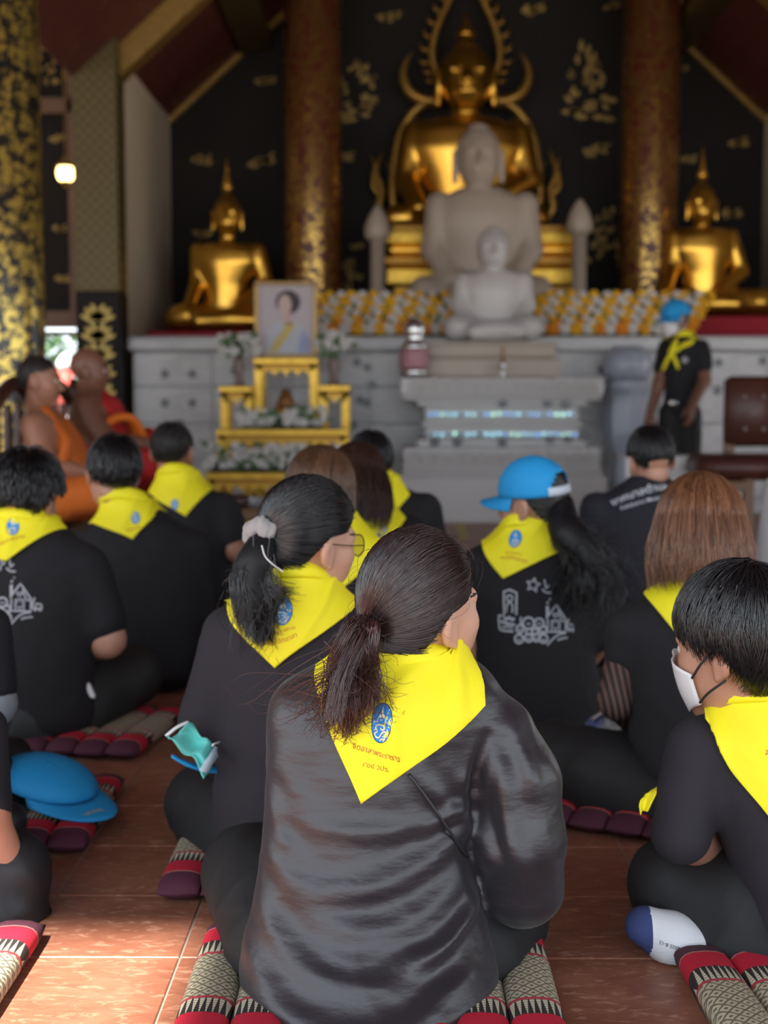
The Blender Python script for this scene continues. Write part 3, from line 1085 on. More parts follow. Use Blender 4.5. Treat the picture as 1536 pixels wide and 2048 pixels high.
MB().lathe([(.58, 0), (.58, .1), (.52, .16), (.50, .28), (.56, P(0, 626, 12.1)[2] - DTOP)], seg=40, sy=.45).build('drum', WMARB, t, True)
# stone lotus-bud posts either side
for (px, tip, nm_) in ((755, 408, 'left'), (1165, 396, 'right')):
    Y = 12.25
    c0 = P(px, 0, Y)
    ztip = P(px, tip, Y)[2]
    zc = P(px, tip + 75, Y)[2]
    t = thing('lotus_bud_post', 'pale stone lotus bud post on the %s of the white Buddha' % nm_, 'post', (c0[0], Y, DTOP))
    MB().lathe([(.085, 0), (.085, .05), (.066, .08), (.066, zc - DTOP)], seg=16).build('shaft', WMARB, t, True)
    h = ztip - zc
    MB().lathe([(.07, 0), (.115, h * .12), (.12, h * .35), (.085, h * .65), (.035, h * .9), (.004, h)], seg=16).build('bud', WMARB, t, True, loc=(0, 0, zc - DTOP))

# silver urn with a pink ribbon
c0 = P(828, 760, 10.6)
t = thing('silver_urn', 'silver lidded urn with a pink band on the left of the white altar', 'urn', (c0[0], 10.6, 1.145))
SILV = mat('silver', (.72, .72, .72), .22, .9)
MB().lathe([(.10, 0), (.115, .03), (.115, .07)], seg=24).build('foot', SILV, t, True)
MB().lathe([(.115, .07), (.118, .09), (.118, .2), (.115, .22)], seg=24).build('pink_band', mat('pink_band', (.42, .2, .22), .5), t, True)
MB().lathe([(.115, .22), (.10, .26), (.06, .30), (.085, .34), (.09, .40), (.06, .44), (.02, .47)], seg=24).build('lid', SILV, t, True)
c0 = P(1005, 755, 10.55)
t = thing('small_candle_cup', 'tiny silver cup at the middle of the white altar', 'cup', (c0[0], 10.55, 1.145))
MB().lathe([(.03, 0), (.018, .02), (.012, .05), (.03, .08), (.035, .12)], seg=16).build('cup', SILV, t, True)
MB().lathe([(.012, .12), (.012, .24)], seg=10).build('stick', mat('brown_stick', (.3, .14, .04), .6), t, True)

# ---- flower banks
def blossom_mesh(name, m, petals=7, r=0.05):
    mb = MB()
    for ring, (rr, h, n_) in enumerate(((r, 0.35, petals), (r * .62, .75, petals - 2))):
        for k in range(n_):
            a = 2 * math.pi * (k + .5 * ring) / n_
            d = np.array([math.cos(a), 0, math.sin(a)])
            s_ = np.array([-math.sin(a), 0, math.cos(a)])
            mb.add([(0, 0, 0), d * rr * .6 + s_ * rr * .36 + (0, -r * h * .8, 0), d * rr + (0, -r * h * .55, 0), d * rr * .6 - s_ * rr * .36 + (0, -r * h * .8, 0)], [(0, 1, 2, 3)])
    mb.add([(q[0] * r * .3, -r * .8 - (.2 * r if k_ == 6 else 0), q[1] * r * .3) for k_, q in enumerate([(math.cos(i * 1.047), math.sin(i * 1.047)) for i in range(6)] + [(0, 0)])],
           [(i, (i + 1) % 6, 6) for i in range(6)])
    return mb.mesh(name, m)


BL_W = blossom_mesh('white_blossom', mat('petal_white', (.72, .70, .66), .7), r=.042)
BL_Y = blossom_mesh('yellow_blossom', mat('petal_yellow', (.86, .47, .015), .7), r=.045)
BL_O = blossom_mesh('orange_blossom', mat('petal_orange', (.82, .30, .01), .7), r=.045)
LF = MB()
LF.add([(0, 0, 0), (.022, -.012, .03), (0, -.004, .085), (-.022, -.012, .03)], [(0, 1, 2, 3)])
LFM = LF.mesh('leaf', mat('leaf_green', (.07, .14, .05), .6))
rr = random.Random(11)
GREENF = mat('foam_green', (.035, .06, .03), .9)
for (x0, x1, n_, side) in ((632, 905, 13, 'left'), (1070, 1392, 15, 'right')):
    wa, wz = P(x0 - 24, 0, 11.6)[0], P(x1 + 4, 0, 11.6)[0]
    t = thing('flower_bank', 'sloping bank of yellow and white flower stripes %s of the white figures' % side, 'flowers', (wa, 11.50, DTOP))
    MB().prism([(0.0, 0.004), (.30, 0.004), (.30, .27)], 0, wz - wa, 'x').build('wedge', GREENF, t)
    for i in range(n_):
        px = x0 + (x1 - x0) * i / (n_ - 1)
        white = i % 2 == 1
        loc = np.array(t.location)
        rope = [P(px - 16 + 36 * f, 660 - 68 * f, 11.46 + .24 * f) - loc for f in np.linspace(0, 1, 6)]
        g = MB().tube(rope, .03, 6).build('white_garland' if white else 'yellow_garland', GREENF, t, True)
        for k in range(9):
            f = k / 8
            q = P(px - 16 + 36 * f + rr.uniform(-4, 4) + (-7 if k % 2 else 7), 666 - 74 * f, 11.43 + .24 * f) - loc
            q[2] = max(q[2], .065)
            mesh_ = BL_W if white else (BL_O if f < .35 and rr.random() < .8 else BL_Y)
            o = link('blossom', mesh_, g, tuple(q), (rr.uniform(-.3, .3), rr.uniform(0, 6), rr.uniform(-.3, .3)))
            o.scale = (1.25,) * 3
        for k in range(2):
            f = rr.random()
            q = P(px - 16 + 36 * f + rr.uniform(-14, 14), 662 - 70 * f, 11.43 + .24 * f) - loc
            q[2] = max(q[2], .095)
            link('leaf', LFM, g, tuple(q), (0, rr.uniform(0, 6), 0))

# ---- gilded offering tables, portrait, flowers
YO = 10.2


def gtable(name, label, x0, x1, ytop, ybot, Y, depth, m=GOLDB):
    a, b = P(x0, ybot, Y), P(x1, ytop, Y)
    w_ = (b[0] - a[0]) / 2
    zb = max(0.0, a[2])
    h = b[2] - zb
    t = thing(name, label, 'table', ((a[0] + b[0]) / 2, Y, zb))
    MB().box((-w_, -.02, h - .05), (w_, depth, h), .008).build('tabletop', m, t)
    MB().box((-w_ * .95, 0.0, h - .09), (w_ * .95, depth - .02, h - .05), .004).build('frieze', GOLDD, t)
    ap = MB()
    n_ = max(3, int(w_ * 2 / .09))
    pts = [(-w_ * .9, h - .09)]
    for i in range(n_):
        xa = -w_ * .9 + (i + .5) * 1.8 * w_ / n_
        pts += [(xa - .02, h - .10), (xa, h - .14), (xa + .02, h - .10)]
    pts += [(w_ * .9, h - .09)]
    ap.prism(pts[::-1], 0.0, .012)
    ap.build('apron', m, t)
    lw = .035
    for sx in (-1, 1):
        for yy in (0.0, depth - .05):
            MB().box((sx * (w_ - lw) - lw / 1.2, yy, 0), (sx * (w_ - lw) + lw / 1.2, yy + .05, h - .05), .006).build('leg', m, t)
    return t


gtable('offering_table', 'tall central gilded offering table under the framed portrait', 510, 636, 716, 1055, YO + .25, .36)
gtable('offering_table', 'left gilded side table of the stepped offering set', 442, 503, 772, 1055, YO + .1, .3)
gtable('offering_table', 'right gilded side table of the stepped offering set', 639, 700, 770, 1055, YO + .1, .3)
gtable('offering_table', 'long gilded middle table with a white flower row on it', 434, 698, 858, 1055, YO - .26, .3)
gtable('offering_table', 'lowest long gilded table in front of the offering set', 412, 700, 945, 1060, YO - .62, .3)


def flower_row(label, x0, x1, y0, y1, Y, n_, zbase, cat='flowers'):
    b0 = P((x0 + x1) / 2, y1, Y)
    t = thing('flower_arrangement', label, cat, (b0[0], Y, zbase))
    r = random.Random(int(x0 + y0))
    a, b = P(x0, y1, Y), P(x1, y0, Y)
    MB().box((a[0] - b0[0] + .02, -.03, 0.003), (b[0] - b0[0] - .02, .05, max(.03, (b[2] - zbase) * .55)), .01).build('foam_block', GREENF, t)
    for k in range(n_):
        q = P(r.uniform(x0, x1), r.uniform(y0, y1), Y - .05 + r.uniform(-.03, .03))
        o = link('blossom', BL_W, t, (q[0] - b0[0], q[1] - Y, max(q[2] - zbase, .05)), (r.uniform(-.5, .5), r.uniform(0, 6), r.uniform(-.5, .5)))
        o.scale = (r.uniform(.55, 1.0),) * 3
    for k in range(n_ // 2):
        q = P(r.uniform(x0, x1), r.uniform(y0, y1), Y - .06)
        link('leaf', LFM, t, (q[0] - b0[0], q[1] - Y, max(q[2] - zbase, .09)), (0, r.uniform(0, 6), r.uniform(-.6, .6)))
    return t


flower_row('row of white flowers and leaves on the middle gilded table', 474, 650, 818, 858, YO - .16, 46, P(0, 858, YO - .26)[2])
flower_row('row of white flowers on the lowest gilded table', 412, 690, 892, 945, YO - .5, 80, P(0, 945, YO - .62)[2])


def vase(label, px, ytop, ybase, Y, zb):
    c0 = P(px, ybase, Y)
    t = thing('flower_vase', label, 'vase', (c0[0], Y, zb))
    h = .22
    MB().lathe([(.05, 0), (.035, .03), (.03, .08), (.05, .15), (.035, .19), (.045, h)], seg=14).build('vase', mat('brown_vase', (.16, .10, .09), .35), t, True)
    r = random.Random(px)
    top = P(px, ytop, Y)[2] - zb
    for k in range(26):
        a, e = r.uniform(0, 6.28), r.random()
        x, y, z = .15 * math.cos(a) * math.sqrt(e), .1 * math.sin(a) * math.sqrt(e), h + .03 + r.random() * (top - h - .03)
        link('blossom', BL_W, t, (x, y, z), (r.uniform(-.6, .6), r.uniform(0, 6), r.uniform(-.6, .6)))
    for k in range(12):
        link('leaf', LFM, t, (r.uniform(-.13, .13), r.uniform(-.1, -.02), h + r.random() * (top - h)), (0, r.uniform(0, 6), 0))
    MB().tube([(0, 0, h - .02), (0.01, 0, (h + top) / 2 + .03)], [.02, .05], 8).build('stems', GREENF, t)


vase('brown vase of white flowers left of the framed portrait', 478, 672, 772, YO + .2, P(0, 772, YO + .1)[2])
vase('brown vase of white flowers right of the framed portrait', 668, 668, 770, YO + .2, P(0, 770, YO + .1)[2])

# framed portrait: generic painted half figure
c0 = P(573, 714, YO + .35)
fh = P(573, 560, YO + .35)[2] - c0[2]
fw = (P(636, 640, YO + .35)[0] - P(511, 640, YO + .35)[0])
t = thing('framed_portrait', 'gold framed portrait of a dark haired person in pale dress with yellow sash', 'picture', (c0[0], YO + .35, P(0, 716, YO + .25)[2]))
FR = mat('frame_gold', (.30, .19, .07), .4, .5)
for (x0, z0, x1, z1) in ((-.5, 0, .5, .055), (-.5, .945, .5, 1), (-.5, .055, -.43, .945), (.43, .055, .5, .945)):
    MB().box((x0 * fw, -.03, z0 * fh), (x1 * fw, .03, z1 * fh), .008).build('frame_rail', FR, t)
MB().box((-.435 * fw, -.004, .05 * fh), (.435 * fw, .02, .95 * fh)).build('backing', mat('portrait_ground', (.44, .38, .42), .5, col2=(.50, .44, .44), nscale=3), t)


def flat(name, pts, col, dy):
    MB().prism([(x * fw, z * fh) for x, z in pts], -dy, 0.0).build(name, mat('paint_' + name, col, .6), t)


ell = lambda cx, cz, a, b, n=20: [(cx + a * math.cos(2 * math.pi * i / n), cz + b * math.sin(2 * math.pi * i / n)) for i in range(n)]
flat('painted_dress', [(-.34, .06), (.36, .06), (.36, .22), (.28, .40), (.12, .48), (-.12, .48), (-.28, .38), (-.34, .2)], (.47, .49, .55), .006)
flat('painted_sash', [(-.30, .08), (-.14, .08), (.16, .44), (.02, .47)], (.56, .44, .14), .008)
flat('painted_shoulder', [(.18, .08), (.36, .08), (.36, .24), (.26, .38)], (.33, .37, .58), .008)
flat('painted_neck', [(-.06, .44), (.10, .44), (.07, .60), (-.05, .60)], (.56, .40, .36), .008)
flat('painted_hair', ell(.03, .73, .20, .155), (.045, .035, .04), .009)
flat('painted_face', ell(-.02, .69, .105, .135), (.58, .43, .38), .012)

# small gilded stands inside the table niches
for (px, py, Y) in ((575, 810, YO + .12),):
    c0 = P(px, py, Y)
    t = thing('gilded_tray', 'small gilded footed tray with brown cone under the central table', 'tray', (c0[0], Y - .155, P(0, 858, YO - .26)[2] + .001))
    MB().lathe([(.07, 0), (.03, .04), (.03, .10), (.10, .14)], seg=14).build('foot', GOLDB, t, True)
    MB().lathe([(.08, .14), (.06, .22), (.02, .30)], seg=14).build('cone', mat('brown_cone', (.22, .09, .02), .5, .3), t, True)

# things standing on the floor before the altar
c0 = G(957, 1040)
t = thing('yellow_floor_sign', 'narrow yellow upright floor sign before the white altar', 'sign', (c0[0], c0[1], 0))
YEL = mat('sign_yellow', (.55, .42, .08), .6, col2=(.48, .36, .06), nscale=6)
hgt = P(957, 960, c0[1])[2]
w_ = 12 * c0[1] / FPX
MB().box((-w_, -.02, .03), (w_, .02, hgt), .006).build('board', YEL, t)
MB().box((-w_ * .9, -.06, 0), (w_ * .9, .06, .03), .006).build('foot', mat('sign_foot', (.3, .25, .1), .6), t)
for (x0, y0, x1, y1, lab) in ((908, 1040, 930, 1078, 'left of the blue capped woman'), (1138, 1042, 1172, 1066, 'right of the blue capped woman')):
    q = [G(x0, y0), G(x0 + 16, y0), G(x1 + 8, y1), G(x1 - 12, y1)]
    t_ = MB()
    cc = np.mean(q, 0)
    t_.prism([(p_[0] - cc[0], p_[1] - cc[1]) for p_ in q], 0.0, 0.003, 'z')
    o = t_.build('floor_tape', mat('tape_yellow', (.50, .38, .07), .6), None, loc=(cc[0], cc[1], 0.0005))
    o['label'] = 'strip of yellow tape on the floor ' + lab
    o['category'] = 'tape'

# ---- right side: tufted chair and covered low table
BROWN = mat('brown_leather', (.085, .026, .016), .42, col2=(.06, .018, .012), nscale=6)
YC = 8.6
a, b = P(1452, 900, YC), P(1575, 752, YC)
t = thing('tufted_chair', 'dark brown tufted chair at the right edge beyond the brown bob', 'chair', ((a[0] + b[0]) / 2, YC, 0))
w_ = (b[0] - a[0]) / 2
MB().box((-w_, 0, a[2] + .02), (w_, .09, b[2]), .03).build('backrest', BROWN, t, True)
for (x, y) in ((1490, 793), (1528, 793), (1506, 827), (1490, 858), (1528, 858)):
    q = P(x, y, YC)
    MB().lathe([(.014, -.004), (.014, .004), (.004, .01)], seg=8).build('button', mat('button', (.25, .2, .2), .3), t, True, loc=(q[0] - t.location[0], -.002, q[2]), rot=(math.pi / 2, 0, 0))
s0, s1 = P(1400, 965, YC - .4), P(1590, 908, YC - .4)
MB().box((s0[0] - t.location[0], -.5, s1[2] - .16), (s1[0] - t.location[0], .02, s1[2] - .01), .04).build('seat', BROWN, t, True)
MB().box((-w_ - .1, -.5, s1[2] - .22), (-w_ + .0, .06, s1[2] - .16), .01).build('rail', WOOD, t)
for sx in (-1, 1):
    for yy in (-.47, 0.02):
        MB().box((sx * (w_ - .03) - .03, yy, 0), (sx * (w_ - .03) + .03, yy + .06, s1[2] - .15), .006).build('leg', WOOD, t)
    MB().box((sx * (w_ - .03) - .03, 0.02, s1[2] - .16), (sx * (w_ - .03) + .03, .08, a[2] + .06), .006).build('back_post', WOOD, t)
CLOTH = mat('white_cloth', (.72, .72, .72), .8, bump=.1, bscale=20)
Yc = 9.0
a, b = P(1244, 1000, Yc), P(1452, 912, Yc)
t = thing('covered_low_table', 'low table under a white cloth behind the man in navy', 'table', ((a[0] + b[0]) / 2, Yc, 0))
w_ = (b[0] - a[0]) / 2
ztop = b[2]
MB().box((-w_, -.12, ztop - .02), (w_, .22, ztop), .006).build('tabletop', CLOTH, t)
mb = MB()
n_ = 30
for i in range(n_):
    x0_, x1_ = -w_ + 2 * w_ * i / n_, -w_ + 2 * w_ * (i + 1) / n_
    y0_, y1_ = -.125 - .012 * math.sin(i * 1.3), -.125 - .012 * math.sin((i + 1) * 1.3)
    mb.add([(x0_, y0_, .01), (x1_, y1_, .01), (x1_, -.12, ztop), (x0_, -.12, ztop)], [(0, 1, 2, 3)])
mb.build('cloth_skirt', CLOTH, t, True)
for sx in (-1, 1):
    MB().box((sx * (w_ - .05) - .02, 0, 0), (sx * (w_ - .05) + .02, .04, ztop - .02)).build('leg', WOOD, t)
# white cloth at the right edge
a = P(1512, 1040, 5.2)
t = thing('white_draped_stool', 'white cloth draped stool cut by the right edge behind the brown bob', 'stool', (a[0] + .2, 5.2, 0))
zt = P(1530, 955, 5.2)[2]
MB().lathe([(.22, 0.0), (.2, zt * .5), (.16, zt - .02), (.15, zt)], seg=20).build('cloth', CLOTH, t, True)

# ---- monks' bench and low table
DWOOD = mat('dark_rosewood', (.075, .026, .018), .38, col2=(.045, .016, .011), nscale=5, stretch=(5, 1, 1))
yb0, yb1 = 5.95, 7.6
zb = .40
bx1 = P(150, 900, 6.3)[0]
bx0 = bx1 - 1.25
t = thing('carved_bench', 'dark carved wooden bench the two monks sit on', 'bench', ((bx0 + bx1) / 2, (yb0 + yb1) / 2, 0))
hx, hy = (bx1 - bx0) / 2, (yb1 - yb0) / 2
MB().box((-hx, -hy, zb - .06), (hx, hy, zb), .012).build('seat', DWOOD, t)
MB().box((-hx + .02, -hy + .02, zb - .2), (hx - .02, -hy + .05, zb - .06), .004).build('apron', DWOOD, t)
MB().box((hx - .05, -hy + .02, zb - .2), (hx - .02, hy - .02, zb - .06), .004).build('side_apron', DWOOD, t)
for sx in (-1, 1):
    for sy in (-1, 1):
        MB().lathe([(.03, 0), (.045, .06), (.03, .14), (.05, .22), (.045, zb - .06)], seg=12).build('leg', DWOOD, t, True, loc=(sx * (hx - .08), sy * (hy - .08), 0))
xb = P(22, 850, 6.3)[0] - t.location[0]
for sy in (-1, 0, 1):
    MB().lathe([(.035, 0), (.03, .2), (.04, .3), (.03, .5), (.04, .62), (.015, .70)], seg=12).build('back_post', DWOOD, t, True, loc=(xb, sy * (hy - .05), zb))
MB().tube(spline([(xb, -hy, zb + .52), (xb, -hy * .5, zb + .66), (xb, 0, zb + .55), (xb, hy * .5, zb + .66), (xb, hy, zb + .52)], 30), .035, 8).build('crest_rail', DWOOD, t, True)
for k in range(9):
    MB().box((xb - .012, -hy + .12 + k * (2 * hy - .24) / 8 - .03, zb), (xb + .012, -hy + .12 + k * (2 * hy - .24) / 8 + .03, zb + .56), .004).build('slat', DWOOD, t)
c0 = P(495, 1015, 6.0)
zt = P(495, 1012, 6.0)[2]
t = thing('low_tea_table', 'low brown wooden table beyond the kneeling men', 'table', (c0[0], 6.0, 0))
MB().box((-.14, -.2, zt - .05), (.20, .2, zt), .008).build('tabletop', WOOD, t)
for sx in (-.11, .17):
    for sy in (-.16, .16):
        MB().box((sx - .02, sy - .02, 0), (sx + .02, sy + .02, zt - .05), .003).build('leg', WOOD, t)
c1 = P(478, 1000, 6.0)
o = MB().lathe([(.045, 0), (.055, .02), (.045, .05), (.02, .055)], seg=16).build('dark_bowl', mat('dark_clay', (.05, .02, .02), .4), None, True, loc=(c1[0], 5.98, zt))
o['label'] = 'small dark bowl on the low wooden table'
o['category'] = 'bowl'
c1 = P(512, 1000, 6.0)
o = MB().lathe([(.035, 0), (.04, .03), (.036, .045)], seg=16).build('grey_cup', mat('grey_clay', (.2, .2, .2), .4), None, True, loc=(c1[0], 5.98, zt))
o['label'] = 'small grey cup on the low wooden table'
o['category'] = 'cup'

# ================================================================== PEOPLE
def rotz(a):
    c_, s_ = math.cos(a), math.sin(a)
    return np.array([[c_, -s_, 0], [s_, c_, 0], [0, 0, 1.0]])


def rotx(a):
    c_, s_ = math.cos(a), math.sin(a)
    return np.array([[1.0, 0, 0], [0, c_, -s_], [0, s_, c_]])


def roty(a):
    c_, s_ = math.cos(a), math.sin(a)
    return np.array([[c_, 0, s_], [0, 1.0, 0], [-s_, 0, c_]])


def A_(*v):
    return np.array(v, float)


# ---- a head, face towards +Y, made once
HP = [el((0, -.015, .03), (.076, .095, .088), k=.02), el((0, .028, -.028), (.063, .064, .086), k=.03),
      rc((0, .03, -.055), (0, .066, -.092), .046, .020, .03), rc((-.036, .058, -.022), (-.03, .06, -.05), .026, .02, .03),
      rc((.036, .058, -.022), (.03, .06, -.05), .026, .02, .03), rc((-.034, .078, .024), (.034, .078, .024), .011, .011, .02),
      rc((0, .088, .014), (0, .106, -.026), .007, .012, .012), rc((-.012, .094, -.031), (.012, .094, -.031), .009, .009, .008),
      rc((-.018, .084, -.058), (.018, .084, -.058), .007, .007, .008), rc((-.014, .083, -.069), (.014, .083, -.069), .008, .008, .008),
      rc((0, .074, -.098), (0, .076, -.100), .016, .014, .02),
      el((-.031, .094, .008), (.013, .014, .009), k=.010, sub=True), el((.031, .094, .008), (.013, .014, .009), k=.010, sub=True)]
for sg in (-1, 1):
    HP += [el((sg * .077, -.008, -.004), (.011, .022, .033), rotz(sg * .35) @ rotx(.18), k=.006),
           rc((sg * .075, .002, -.026), (sg * .076, .004, -.036), .008, .007, .006),
           el((sg * .089, -.002, -.002), (.006, .011, .018), rotz(sg * .35), k=.005, sub=True)]
HEAD_V, HEAD_F = solid(HP, .0048)
_e = [(sg, MB().lathe([(.0005, -.0118), (.006, -.0102), (.0102, -.006), (.0118, 0), (.0102, .006), (.006, .0102), (.0005, .0118)], seg=12)) for sg in (-1, 1)]
EYES = []
for sg, mbb in _e:
    v_ = np.array(mbb.v) + (sg * .031, .079, .006)
    EYES.append((v_, mbb.f))


def head_midx(v, f):
    c_ = v[f].mean(1)
    x, y, z = np.abs(c_[:, 0]), c_[:, 1], c_[:, 2]
    m_ = np.zeros(len(f), int)
    m_[(y > .078) & (x < .023) & (z < -.052) & (z > -.074)] = 1          # lips
    m_[(y > .062) & (x > .014) & (x < .052) & (np.abs(z - .030 + .10 * np.maximum(x - .036, 0)) < .0026)] = 2     # brows
    return m_


HEAD_M = head_midx(HEAD_V, HEAD_F)

SKINS = {'fair': (.63, .36, .26), 'mid': (.50, .26, .175), 'tan': (.36, .165, .10), 'deep': (.20, .085, .052)}


def skin(tone):
    c_ = SKINS[tone]
    if 'skin_' + tone not in MATS:
        m = mat('skin_' + tone, c_, .48, col2=tuple(k_ * .86 for k_ in c_), nscale=18, noise=.3, bump=.05, bscale=260)
        b = m.node_tree.nodes['Principled BSDF']
        b.inputs['Subsurface Weight'].default_value = .12
        b.inputs['Subsurface Radius'].default_value = (.012, .004, .002)
    return MATS['skin_' + tone]


def lipm(tone):
    c_ = SKINS[tone]
    return mat('lip_' + tone, (c_[0] * .85, c_[1] * .5, c_[2] * .55), .4)


BROWM = mat('brow_hair', (.02, .014, .012), .6)
EYEM = mat('eye_white', (.7, .68, .66), .15)
IRISM = mat('iris', (.02, .012, .008), .1)

BLACKC = mat('black_cotton', (.0075, .0068, .0092), .86, sheen=.0, bump=.12, bscale=420)
NAVYC = mat('navy_cotton', (.010, .0105, .017), .82, bump=.12, bscale=420)
CHARC = mat('charcoal_cotton', (.0155, .0135, .0190), .84, bump=.15, bscale=380)
TROUS = mat('black_trouser', (.0065, .0065, .0075), .74, bump=.08, bscale=300)
YELK = mat('yellow_cloth', (.90, .80, .012), .72, bump=.07, bscale=420)

RNG = np.random.default_rng(21)


def wrinkle(v, n, amp, seed=0, freq=22.0, aniso=(1, 1, 1.6)):
    r = np.random.default_rng(seed)
    d = np.zeros(len(v))
    for i in range(5):
        k_ = r.normal(size=3) * np.array(aniso)
        k_ = k_ / np.linalg.norm(k_) * freq * (0.6 + .35 * i)
        k2 = r.normal(size=3) * 9
        ph = v @ k_ + 1.4 * np.sin(v @ k2 + r.uniform(0, 6)) + r.uniform(0, 6)
        d += (1 - np.abs(np.sin(ph))) ** 2 / (1 + .5 * i)
    return v + n * (amp * (d - .9))[:, None]


class Person:
    def __init__(s, label, px, Y, tone='mid', z0=0.0, group='people seated on the floor', name='person'):
        q = P(px, 1024, Y)
        s.loc = A_(q[0], Y, z0)
        s.Y = Y
        s.tone = tone
        s.o = thing(name, label, 'person', tuple(s.loc), group=group)
        s.shirt, s.legs, s.skin = [], [], []
        s.extra = []                       # ready made skin meshes
        s.res = Y / 2.1

    def L(s, px, py, dY=0.0):
        return P(px, py, s.Y + dY) - s.loc

    def torso(s, rows, low=None, k=.035, tw=0.0):
        out = []
        for (py, x0, x1, dY, dep) in rows:
            a, b = s.L(x0, py, dY), s.L(x1, py, dY)
            out.append((a[2], (a[0] + b[0]) / 2, (a[1] + b[1]) / 2, (b[0] - a[0]) / 2, dep))
        if low is not None:
            r0 = min(out)
            out.append((low, r0[1], r0[2], r0[3] * .93, r0[4] * .92))
        s.rows = sorted(out)
        s.shirt.append(loft(out, k, tw))

    def cast(s, prims, px, py):
        o_ = CAM - s.loc
        d = ray(px, py)
        d = d / np.linalg.norm(d)
        t = s.Y - 1.0
        best = (9.0, t)
        for i in range(70):
            e = feval(prims, (o_ + d * t)[None])[0]
            best = min(best, (abs(e), t))
            t += max(e * .8, 2e-4) if e > 0 else e * .8
            if abs(e) < 4e-4 or t > s.Y + 1:
                break
        q = o_ + d * best[1]
        for i in range(8):                        # grazing rays settle on the nearest cloth
            e = feval(prims, q[None])[0]
            g_ = np.array([feval(prims, (q + np.eye(3)[k_] * 1e-3)[None])[0] - e for k_ in range(3)]) / 1e-3
            q = q - e * g_ / max(np.linalg.norm(g_), .4)
        return q

    def part(s, name, vf, m, smooth=True, midx=None, parent=None, **kw):
        v, f = vf
        return obj(name, v, f, m, parent or s.o, smooth=smooth, midx=midx, **kw)

    def build_shirt(s, m, vox=.006, amp=.003, seed=1, name='shirt', fn=None, freq=22.0):
        v, f = solid(s.shirt, max(.0055, vox * s.res))
        n = vnormals(v, f)
        if amp:
            v = wrinkle(v, n, amp, seed, freq)
        if fn is not None:
            v = fn(v, n)
        s.shirt_vf = (v, f)
        return s.part(name, (v, f), m)

    def build_legs(s, m=None, vox=.0075, amp=.003, seed=2, name='trousers'):
        if not s.legs:
            return
        v, f = solid(s.legs, max(.007, vox * s.res))
        v = wrinkle(v, vnormals(v, f), amp, seed, 18.0)
        v[:, 2] = np.maximum(v[:, 2], .004 - s.loc[2] * 0)
        return s.part(name, (v, f), m or TROUS)

    def head(s, c, yaw, pitch=0.0, roll=0.0, sc=1.0, neck=None, neckr=.052):
        """yaw > 0 turns to the left of the photograph, pitch > 0 bows down"""
        s.hc = np.asarray(c, float)
        s.Rh = rotz(yaw) @ roty(roll) @ rotx(-pitch)
        s.hs = sc
        s.neck = neck
        s.neckr = neckr

    def T(s, v):
        return s.hc + s.hs * (np.asarray(v) @ s.Rh.T)

    def build_body(s, vox=.007, brow=BROWM):
        hv = s.T(HEAD_V)
        parts = [(hv, HEAD_F)]
        mid = [HEAD_M]
        nk = s.skin + [rc(s.T(A_(0, -.012, -.055)), s.neck, .050 * s.hs, s.neckr, .03)]
        v, f = solid(nk, max(.006, vox * s.res))
        parts.append((v, f))
        mid.append(np.zeros(len(f), int))
        for (v, f) in s.extra:
            parts.append((v, f))
            mid.append(np.zeros(len(f), int))
        V, Fq = join(*parts)
        M_ = np.concatenate(mid)
        me = raw_mesh('body', V, Fq, [skin(s.tone), lipm(s.tone), brow], M_)
        body = link('body', me, s.o)
        for (v_, f_) in EYES:
            c_ = v_.mean(0)
            mi = [1 if np.mean([v_[i][1] for i in q]) - c_[1] > .0088 else 0 for q in f_]
            obj('eye', s.T(v_), f_, [EYEM, IRISM], body, midx=mi)
        s.body = body
        return body


# ---- hair
def hbase(m):
    c_ = None
    for n_ in m.node_tree.nodes:
        if n_.type == 'MIX':
            c_ = tuple(n_.inputs['A'].default_value)[:3]
    return mat(m.name + '_base', c_, .55, spec=.35)


SC_C, SC_R = A_(0, -.015, .03), A_(.076, .095, .088)


def zline(y, nape=-.072):
    return np.interp(y, [-.115, -.07, -.048, -.030, -.010, .014, .032, .062, .10], [nape, nape + .004, -.048, -.002, .028, .032, .036, .058, .075])


def shell(th=(.011, .014, .016), nape=-.072, vox=.006, extra=(), front=None):
    def post(D, x, y, z):
        cut = np.interp(y, [-.2, -.115, -.07, -.048, -.030, -.010, .014, .032, .062, .10, .2], [nape, nape, nape + .004, -.048, -.002, .028, .032, .036, .058, .075, .08]) - z
        return -smin(-D, -(cut + 0 * x), .008)
    pr = [el(SC_C, SC_R + np.array(th), k=.02)] + list(extra)
    return solid(pr, vox, post)


def scalp_dirs(N, rs, nape=-.072, r=None):
    r = SC_R + .014 if r is None else r
    out = []
    while sum(map(len, out)) < N:
        d = rs.normal(size=(N * 2, 3))
        d /= np.linalg.norm(d, axis=1)[:, None]
        p = SC_C + d * r
        out.append(d[p[:, 2] > zline(p[:, 1], nape) + .004])
    return np.vstack(out)[:N]


def slerp(a, b, t):
    """a, b (N,3) unit, t (M,) -> (N, M, 3)"""
    w = np.arccos(np.clip((a * b).sum(1), -1, .9999))[:, None]
    t = t[None, :]
    return (np.sin((1 - t) * w) / np.sin(w))[..., None] * a[:, None, :] + (np.sin(t * w) / np.sin(w))[..., None] * b[:, None, :]


def wispy(paths, rs, amp, start=0.3):
    N, M, _ = paths.shape
    t = np.clip((np.linspace(0, 1, M) - start) / (1 - start), 0, 1)
    ph = rs.uniform(0, 6.28, (N, 1, 3))
    fr = rs.uniform(2, 6, (N, 1, 3))
    return paths + amp * (t[None, :, None] ** 1.3) * np.sin(fr * t[None, :, None] + ph)


